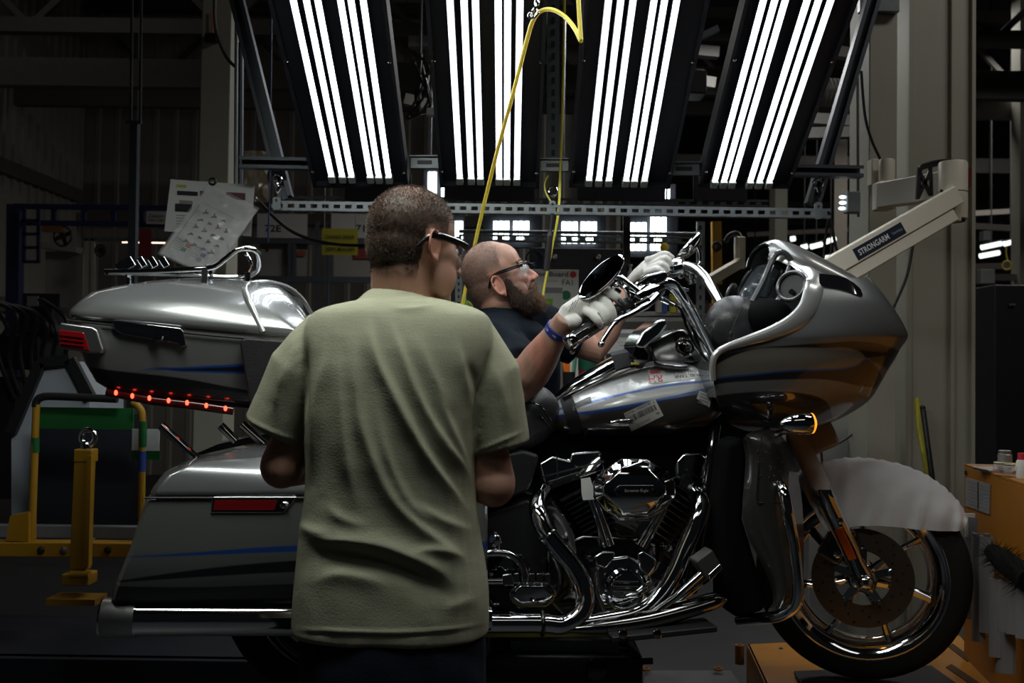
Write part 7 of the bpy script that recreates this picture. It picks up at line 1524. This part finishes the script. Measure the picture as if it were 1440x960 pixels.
# sage t-shirt
ts1 = MB(); torso(ts1, rows1, YM, dep1, 36)
ts1.tube([at(560, 455, 2.12), at(566, 433, 2.13), at(570, 422, 2.14)], [.105, .085, .064], 24)
for nm, pts, rr in (('l', ((500, 494), (458, 490), (430, 524), (408, 572), (389, 607)), (.06, .078, .080, .074, .072)), ('r', ((618, 490), (658, 486), (684, 530), (694, 588), (702, 628)), (.06, .076, .073, .068, .066))):
    ts1.tube([at(p[0], p[1], YM + .02 + .004*i) for i, p in enumerate(pts)], rr, 24, flat=1.0)
me = fuse(ts1, .0042, 8)
F1 = [(((516, 430), (529, 496), (559, 562), (599, 636), (640, 695), (668, 735)), .011, 5, 13), (((542, 436), (566, 496), (592, 562), (625, 621), (655, 665), (671, 704)), .009, 5, 12),
 (((500, 460), (503, 562), (522, 636), (559, 710), (618, 761), (672, 800)), .009, 7, 14), (((466, 474), (448, 548), (441, 621), (436, 690)), .008, 8, 12), (((476, 480), (481, 577), (492, 665), (507, 730)), .007, 8, 13),
 (((640, 470), (655, 533), (662, 580)), .006, 5, 9), (((612, 540), (644, 625), (668, 680)), .007, 5, 9), (((580, 460), (610, 530), (640, 590)), .005, 8, 12), (((529, 560), (545, 640), (580, 710), (630, 750)), .006, 6, 11),
 (((655, 500), (672, 545), (664, 570)), -.007, 6, 8), (((414, 752), (440, 757), (490, 760), (540, 768), (585, 786), (622, 806), (652, 838)), .011, 14, 9), (((430, 770), (476, 777), (530, 788), (580, 805), (618, 828), (646, 854)), -.012, 9, 16),
 (((430, 826), (470, 807), (515, 812), (560, 830)), .006, 8, 14), (((575, 700), (618, 728), (672, 750)), .007, 6, 11), (((570, 778), (612, 772), (660, 784)), .007, 6, 9), (((414, 730), (436, 745), (470, 752)), .005, 7, 10), (((610, 862), (645, 848), (684, 838)), .004, 9, 12),
 (((452, 700), (480, 728), (530, 742)), .005, 8, 12), (((433, 470), (430, 510), (431, 545), (433, 600)), -.009, 4, 5), (((696, 470), (690, 500), (681, 535), (671, 580), (663, 640)), -.011, 4, 6), (((445, 440), (420, 470), (404, 520), (380, 570)), .006, 10, 14), (((690, 500), (708, 560), (716, 610)), .006, 8, 10), (((410, 500), (392, 560), (388, 600)), .005, 7, 10),
 (((538, 428), (566, 434), (600, 432), (624, 428)), .004, 4, 4)]
folds(me, F1, .25); 
st = [(((402, 884), (470, 887), (560, 889), (640, 884), (696, 874)), .0035, 2.2, 2.2), (((402, 889), (470, 891.5), (560, 893), (640, 888), (696, 878)), -.002, 2, 2), (((336, 582), (380, 606), (440, 626)), .003, 2.5, 2.5), (((656, 640), (700, 622), (748, 602)), .003, 2.5, 2.5)]
folds(me, st, .4); wrinkle(me, .0022, 9.0)
def cloth(name, col, melange, wscale=260, bump=.35):
    m_ = bpy.data.materials.new(name); m_.use_nodes = True; nt = m_.node_tree; b = nt.nodes['Principled BSDF']; b.inputs['Roughness'].default_value = .9; b.inputs['Specular IOR Level'].default_value = .12; b.inputs['Sheen Weight'].default_value = 0.0
    tc = nt.nodes.new('ShaderNodeTexCoord'); mp = nt.nodes.new('ShaderNodeMapping'); mp.inputs['Scale'].default_value = (30, 30, 420); nt.links.new(tc.outputs['Object'], mp.inputs[0])
    n = nt.nodes.new('ShaderNodeTexNoise'); n.inputs['Scale'].default_value = 1.0; n.inputs['Detail'].default_value = 3; nt.links.new(mp.outputs[0], n.inputs['Vector'])
    mx = nt.nodes.new('ShaderNodeMix'); mx.data_type = 'RGBA'; mx.inputs['A'].default_value = (*[c*(1-melange) for c in col], 1); mx.inputs['B'].default_value = (*[c*(1+melange) for c in col], 1); nt.links.new(n.outputs['Fac'], mx.inputs['Factor']); nt.links.new(mx.outputs['Result'], b.inputs['Base Color'])
    n2 = nt.nodes.new('ShaderNodeTexNoise'); n2.inputs['Scale'].default_value = wscale; nt.links.new(tc.outputs['Object'], n2.inputs['Vector']); bu = nt.nodes.new('ShaderNodeBump'); bu.inputs['Strength'].default_value = bump; bu.inputs['Distance'].default_value = .0015; nt.links.new(n2.outputs['Fac'], bu.inputs['Height']); nt.links.new(bu.outputs['Normal'], b.inputs['Normal']); return m_
sage = cloth('sage cotton', (.42, .42, .305), .16)
tee1 = mobj('t_shirt', me, sage, man, label='sage green cotton t-shirt with draping folds')
# trousers and shoes
tr1 = MB(); torso(tr1, [(868, 428, 672), (900, 424, 678), (940, 424, 680), (985, 428, 676)], YM, [.12, .128, .13, .125], 28)
for s, x0 in ((-1, 487), (1, 617)):
    H0 = at(x0, 930, YM); F0 = V(H0.x + .02*s, YM, .06); tr1.tube([H0 + V(0, 0, .05), H0 - V(0, 0, .1), lerp(H0, F0, .5), lerp(H0, F0, .8), F0], [.098, .096, .078, .074, .072], 18)
me = fuse(tr1, .008, 4); wrinkle(me, .004, 8.0); denim = cloth('dark denim', (.018, .022, .035), .3)
mobj('trousers', me, denim, man, label='dark navy jeans')
for s, x0 in ((-1, 487), (1, 617)):
    H0 = at(x0, 930, YM); x = H0.x + .02*s; sh = MB().rings([[V(x + .05*w_*cos(a), YM + yy + 0*a, max(.004, .05 + .048*hh*sin(a))) for a in [2*pi*k/16 for k in range(16)]] for yy, w_, hh in ((-.10, .5, .6), (-.07, .9, 1), (.0, 1, 1.1), (.10, 1.0, .9), (.17, .85, .6), (.20, .4, .3))]); obj('shoe', sh, blackp, man)

# ---------------------------------------------------------------- far man with the beard, leaning over the seat
wk = thing('person', 'bearded man in navy t-shirt and white gloves gripping the handlebar', 'person', (at(705, 700, 3.5).x, 3.5, 0))
HS = Matrix.Diagonal((.93, 1.0, 1.05, 1))
HM2 = Matrix.Translation(at(701, 394, 3.20)) @ Matrix.Rotation(radians(4), 4, 'Z') @ Matrix.Rotation(radians(-24), 4, 'Y') @ HS
BEARD = []
for s in (1, -1): BEARD += [((.018, .063*s, -.036), (.016, .011, .030)), ((.030, .057*s, -.066), (.032, .018, .036)), ((.055, .046*s, -.088), (.034, .024, .034)), ((.078, .028*s, -.100), (.030, .026, .030)), ((.098, .018*s, -.056), (.011, .017, .008)), ((.090, .033*s, -.074), (.014, .011, .022))]
BEARD += [((.090, 0, -.108), (.030, .030, .027)), ((.100, 0, -.093), (.014, .018, .012)), ((.055, 0, -.112), (.045, .045, .024)), ((.03, 0, -.112), (.04, .045, .02))]
b2 = MB(); b2.join(head_mb(.006, -.014, 1), HM2)
nk2 = at(699, 470, 3.27); b2.tube([HM2 @ V(-.018, 0, .0), HM2 @ V(-.02, 0, -.055), lerp(HM2 @ V(-.0, 0, -.09), nk2, .5), nk2, nk2 - V(0, 0, .06)], [.060, .066, .070, .082, .10], 22)
b2.ell(lerp(HM2 @ V(.04, 0, -.11), nk2, .35), (.05, .05, .04), n=18, k=10)
def ring_at(c, ax_x, ax_y, rx, ry, n=26): return [c + ax_x*rx*math.copysign(abs(cos(t))**.8, cos(t)) + ax_y*ry*math.copysign(abs(sin(t))**.8, sin(t)) for t in [2*pi*k/n for k in range(n)]]
fwd2, sid2 = V(.98, .12, 0).normalized(), V(.12, -.98, 0).normalized()
def torso2(mb, grow=0.0, top=True):
    sp = [(at(716, 760, 3.55), .13, .17), (at(716, 690, 3.53), .135, .165), (at(718, 620, 3.47), .135, .17), (at(722, 560, 3.40), .14, .185), (at(724, 505, 3.34), .135, .20), (at(718, 470, 3.30), .115, .19), (at(706, 448, 3.28), .085, .13), (at(701, 437, 3.27), .066 if not top else .06, .075)]
    R = [ring_at(c, fwd2, sid2, a + grow, b_ + grow) for c, a, b_ in sp]; RR = [catmull([r[j] for r in R], 3) for j in range(26)]; mb.rings([[RR[j][i] for j in range(26)] for i in range(len(RR[0]))])
torso2(b2, -.012)
SR, ER, WR = at(697, 486, 3.10), at(737, 538, 2.86), at(789, 458, 2.735); SL, EL, WL = at(765, 462, 3.47), at(838, 492, 3.50), at(889, 396, 3.55)
b2.tube([SR, lerp(SR, ER, .4), lerp(SR, ER, .8), ER, lerp(ER, WR, .2), lerp(ER, WR, .45), lerp(ER, WR, .8), WR, WR + (WR - ER).normalized()*.03], [.060, .056, .050, .050, .054, .050, .036, .031, .028], 18); b2.ell(ER + V(-.012, 0, -.012), .046, n=16, k=10)
b2.tube([SL, lerp(SL, EL, .5), EL, lerp(EL, WL, .25), lerp(EL, WL, .6), WL], [.060, .055, .048, .050, .040, .030], 16)
# hands inside the gloves
KR = [at(x, y, Y) for x, y, Y in ((800, 446, 2.74), (822, 432, 2.765), (838, 424, 2.78))]
b2.tube([WR] + KR, [.028, .032, .034, .022], 14, flat=.6)
b2.tube([WL, at(905, 382, 3.50), at(922, 372, 3.48)], [.028, .034, .026], 12, flat=.6)
GF = [((838, 411), (853, 411), (866, 418), (874, 428)), ((833, 419), (850, 424), (860, 437), (862, 453)), ((826, 426), (842, 432), (851, 444), (853, 457)), ((818, 434), (831, 440), (840, 450), (845, 459))]
fr_ = (.0135, .0135, .013, .012); GY = ((2.80, 2.775, 2.765, 2.775), (2.785, 2.755, 2.74, 2.745), (2.77, 2.735, 2.72, 2.73), (2.755, 2.72, 2.705, 2.715))
for P, r_, ys_ in zip(GF, fr_, GY): b2.tube([at(p[0], p[1], y) for p, y in zip(P, ys_)], [r_*.75, r_*.72, r_*.66, r_*.55], 8)
for s, x0 in ((-1, 3.62), (1, 3.44)):
    H0 = V(at(716, 760, 3.5).x, x0, .86); F0 = V(H0.x - .02, x0, .09); b2.tube([H0, lerp(H0, F0, .5), lerp(H0, F0, .75), F0], [.085, .055, .056, .04], 14); b2.tube([F0 + V(-.04, 0, -.04), F0 + V(.08, 0, -.05), F0 + V(.16, 0, -.06)], [.04, .04, .03], 10)
me = fuse(b2, .0042, 3)
co = coords(me); hm = np.array(HM2.inverted()); hl = co @ hm[:3, :3].T + hm[:3, 3]; x, y, z = hl[:, 0], hl[:, 1], hl[:, 2]; nz = np.array([mnoise.noise(Vector(c*28)) for c in co])
skin2 = np.array((.56, .31, .23)); hair2 = np.array((.09, .058, .045)); sl = np.where(x < -.03, -.052, np.where(x < .02, .015, .045)); head = (np.abs(hl).max(axis=1) < .16)
hk = np.clip((z - sl)/.03, 0, 1)*np.clip((.050 - x + .03*np.clip((.10 - z)/.1, 0, 1))/.04, 0, 1)*head; ear = (np.abs(y) > .074) & (z < .026) & (x > -.042) & (x < .012); spk = np.array([mnoise.noise(Vector(c*220)) for c in co]); hk = np.where(ear, 0, hk)*np.clip(.70 + .2*spk - .25*np.clip((z-.05)/.08, 0, 1), 0, 1)
col = skin2[None]*(1 + .08*nz[:, None])*(1 - hk[:, None]) + hair2[None]*hk[:, None]
red = np.exp(-(((x - .118)/.022)**2 + ((z + .032)/.02)**2)) + .6*np.exp(-(((x - .06)/.03)**2 + ((z + .03)/.022)**2)); red = np.clip(red*head, 0, 1)
col = col*(1 + red[:, None]*np.array((.12, -.22, -.16))); col = np.where(ear[:, None], col*np.array((1.08, .86, .84)), col)
lip = np.exp(-(((x - .103)/.012)**2 + ((z + .068)/.009)**2))*head; col = col*(1 + lip[:, None]*np.array((.0, -.35, -.28)))
bk = np.zeros(len(co))
for c_, r_ in BEARD: bk = np.maximum(bk, np.clip(2.1 - np.sqrt((((hl - np.array(c_))/(np.array(r_) + .004))**2).sum(axis=1)), 0, 1))
bk = bk*np.clip(.8 + .25*spk, 0, 1)*(z > -.16); bk = np.where(lip > .5, 0, bk); col = col*(1 - .7*bk[:, None]) + np.array((.07, .038, .024))*.7*bk[:, None]
arm_d = np.linalg.norm(co - np.array(lerp(ER, WR, .4)), axis=1) < .18; strk = np.array([mnoise.noise(Vector((c[0]*60, c[1]*60, c[2]*30))) for c in co]); col = np.where(arm_d[:, None], col*(.80 + .16*strk[:, None]), col); colattr(me, col)
W_HAIR2 = np.where(x < .05, hk, 0); body2 = mobj('body', me, skin_m, wk)
hair_strands('hair', wk, body2.data, W_HAIR2, 9000, .0026, .0005, HM2, (.08, .052, .04), label='shaved brown hair')
glasses(wk, HM2, lens_m, frame_m, .036)
for s in (1, -1):
    e = obj('eye', MB().ell(HM2 @ V(.081, .033*s, .0), .0125, n=12, k=8), MATS['eye white'], wk); obj('iris', MB().ell(HM2 @ V(.090, .034*s, .0), .0055, n=10, k=6), pbr('iris', (.03, .05, .07), .2), e)
    obj('eyebrow', MB().tube([HM2 @ V(.095, .014*s, .026), HM2 @ V(.090, .034*s, .031), HM2 @ V(.074, .054*s, .026)], [.004, .005, .003], 7), pbr('eyebrow hair', (.20, .11, .06), .8), wk)
q = MB()
for c_, r_ in BEARD: q.ell(c_, r_, n=18, k=12)
q2_ = MB(); q2_.join(q, HM2); me = fuse(q2_, .003, 5); co, no = coords(me), normals(me)
n_ = np.array([mnoise.noise(Vector((c[0]*190, c[1]*190, c[2]*80))) + .6*mnoise.noise(Vector((c[0]*330, c[1]*330, c[2]*120))) for c in co]); setco(me, co + no*(n_*.0020)[:, None])
hm = np.array(HM2.inverted()); hl = co @ hm[:3, :3].T + hm[:3, 3]; t = np.clip((hl[:, 0] - .068)/.05, 0, 1)[:, None]*np.clip((hl[:, 2] + .135)/.05, .2, 1)[:, None]; k = (.85 + .5*n_)[:, None]
colattr(me, (np.array((.058, .030, .019))*(1-t) + np.array((.24, .115, .052))*t)*k); bo_ = mobj('beard', me, attr_mat('beard hair', .75, 0, 700, .8), wk, label='full brown beard, ginger at the chin'); hair_strands('beard_hair', wk, me, np.ones(len(co)), 9000, .011, .0006, HM2, (.062, .034, .021), droop=.9, ginger=(.27, .13, .06))
# navy t-shirt
t2 = MB(); torso2(t2, .006, False)
t2.tube([at(705, 462, 3.24), lerp(SR, ER, .05), lerp(SR, ER, .45), lerp(SR, ER, .74)], [.10, .088, .078, .074], 20); hemL = at(812, 484, 3.49)
t2.tube([at(740, 458, 3.42), SL, lerp(SL, hemL, .55), hemL], [.105, .085, .078, .076], 20)
me = fuse(t2, .005, 5)
F2 = [(((690, 450), (730, 480), (770, 500)), .013, 7, 10), (((680, 480), (720, 500), (760, 515)), .012, 7, 9), (((665, 455), (690, 490), (715, 520)), .011, 6, 9), (((760, 450), (775, 480), (780, 520), (790, 555)), .008, 7, 9), (((745, 470), (760, 500), (768, 540)), .006, 6, 8), (((800, 445), (795, 480), (785, 510)), .006, 6, 8), (((780, 440), (815, 465), (830, 470)), .006, 6, 8), (((672, 440), (700, 458), (744, 462)), .004, 4, 4)]
folds(me, F2, .4); wrinkle(me, .003, 11.0); mobj('t_shirt', me, cloth('navy cotton', (.0075, .0115, .018), .5), wk, label='dark navy t-shirt')
tr2 = MB(); R = [ring_at(V(at(716, 700, 3.53).x, 3.53, zz), fwd2, sid2, a, b_) for zz, a, b_ in ((1.10, .14, .175), (.98, .145, .18), (.84, .14, .17))]; tr2.rings(R)
for x0 in (3.63, 3.43): H0 = V(at(716, 760, 3.5).x, x0, .88); F0 = V(H0.x - .02, x0, .06); tr2.tube([H0, lerp(H0, F0, .5), lerp(H0, F0, .8), F0], [.098, .08, .074, .07], 16)
mobj('trousers', fuse(tr2, .01, 3), denim, wk)
for x0 in (3.63, 3.43): xx = at(716, 760, 3.5).x; obj('shoe', MB().rings([[V(xx + yy, x0 + .048*w_*cos(a), max(.004, .05 + .046*hh*sin(a))) for a in [2*pi*k/14 for k in range(14)]] for yy, w_, hh in ((-.10, .5, .6), (-.05, .95, 1), (.1, 1, .9), (.19, .5, .4))]), blackp, wk)
# gloves
gl_m = pbr('white cotton glove', (.74, .73, .69), .85, var=.04, scale=40, bump=.25, bscale=350, sheen=.2)
gr = MB(); gr.tube([WR - (WR - ER).normalized()*.004 + V(.006, 0, .004)] + KR + [at(846, 418, 2.80)], [.034, .040, .043, .036, .020], 16, flat=.62)
for P, r_, ys_ in zip(GF, fr_, GY): gr.tube(catmull([at(p[0], p[1], y) for p, y in zip(P, ys_)], 4), resamp([r_*1.15, r_*1.1, r_, r_*.72], 13), 12)
gr.ell(at(805, 452, 2.72), (.026, .024, .022)); gr.tube([at(822, 424, 2.81), at(840, 413, 2.84), at(852, 408, 2.83), at(859, 406, 2.82)], [.02, .015, .0125, .009], 12)
gme = fuse(gr, .0022, 3); wrinkle(gme, .0016, 26.0); folds(gme, [(((786, 440), (800, 452), (802, 470)), .003, 3, 3), (((796, 440), (808, 446), (812, 458)), -.003, 3, 4), (((820, 452), (832, 456), (838, 462)), -.003, 2, 3)], .5)
glv = mobj('right_glove', gme, gl_m, wk, label='white glove wrapped over the right grip')
for k in range(3): obj('knuckle_stitch', MB().tube([at(800 + 4*k, 438 - 3*k, 2.700), at(806 + 4*k, 424 - 2*k, 2.722)], .0008, 5), ink, glv)
gl = MB(); gl.tube([WL, at(900, 385, 3.52), at(912, 375, 3.48), at(926, 370, 3.46)], [.034, .040, .040, .028], 14, flat=.65)
for k, (x0, y0, x1, y1, x2, y2) in enumerate(((916, 364, 934, 357, 946, 364), (918, 370, 936, 364, 944, 374), (917, 376, 932, 372, 940, 382), (914, 381, 927, 380, 934, 388))): gl.tube(catmull([at(x0 - 6, y0 + 2, 3.47), at(x0 + 4, y0, 3.44 - .012*k), at(x1, y1, 3.425 - .012*k), at(x2, y2, 3.43 - .012*k)], 3), [.014]*6 + [.012]*4, 10)
gl.tube([at(902, 388, 3.5), at(916, 391, 3.43), at(930, 391, 3.41)], [.017, .014, .011], 10)
gme = fuse(gl, .003, 2); wrinkle(gme, .002, 24.0); mobj('left_glove', gme, gl_m, wk, label='white glove on the far grip')
# wristband
ax = (WR - ER).normalized(); wb = MB(); cB = WR - ax*.018
x_ = ax.orthogonal().normalized(); y_ = ax.cross(x_); rr = []
for (r_, h_) in ((.0335, -.011), (.0355, -.010), (.0355, .010), (.0335, .011)): rr.append([cB + ax*h_ + (x_*cos(2*pi*k/28) + y_*sin(2*pi*k/28))*r_ for k in range(28)])
wbo = obj('wristband', wb.rings(rr), pbr('blue silicone', (.02, .035, .22), .45), wk, label='blue rubber wristband')
vd = V(0, -1, .15)
for k, a in enumerate((-.75, .1)):
    n_ = (vd - ax*vd.dot(ax)).normalized(); n_ = Matrix.Rotation(a, 3, ax) @ n_; tt = ax.cross(n_); obj('band_print', text_on(('24', 'MK')[k], cB + n_*.0358, tt if tt.z < 0 else -tt, ax, .012, .007, off=0), white, wbo, smooth=0)
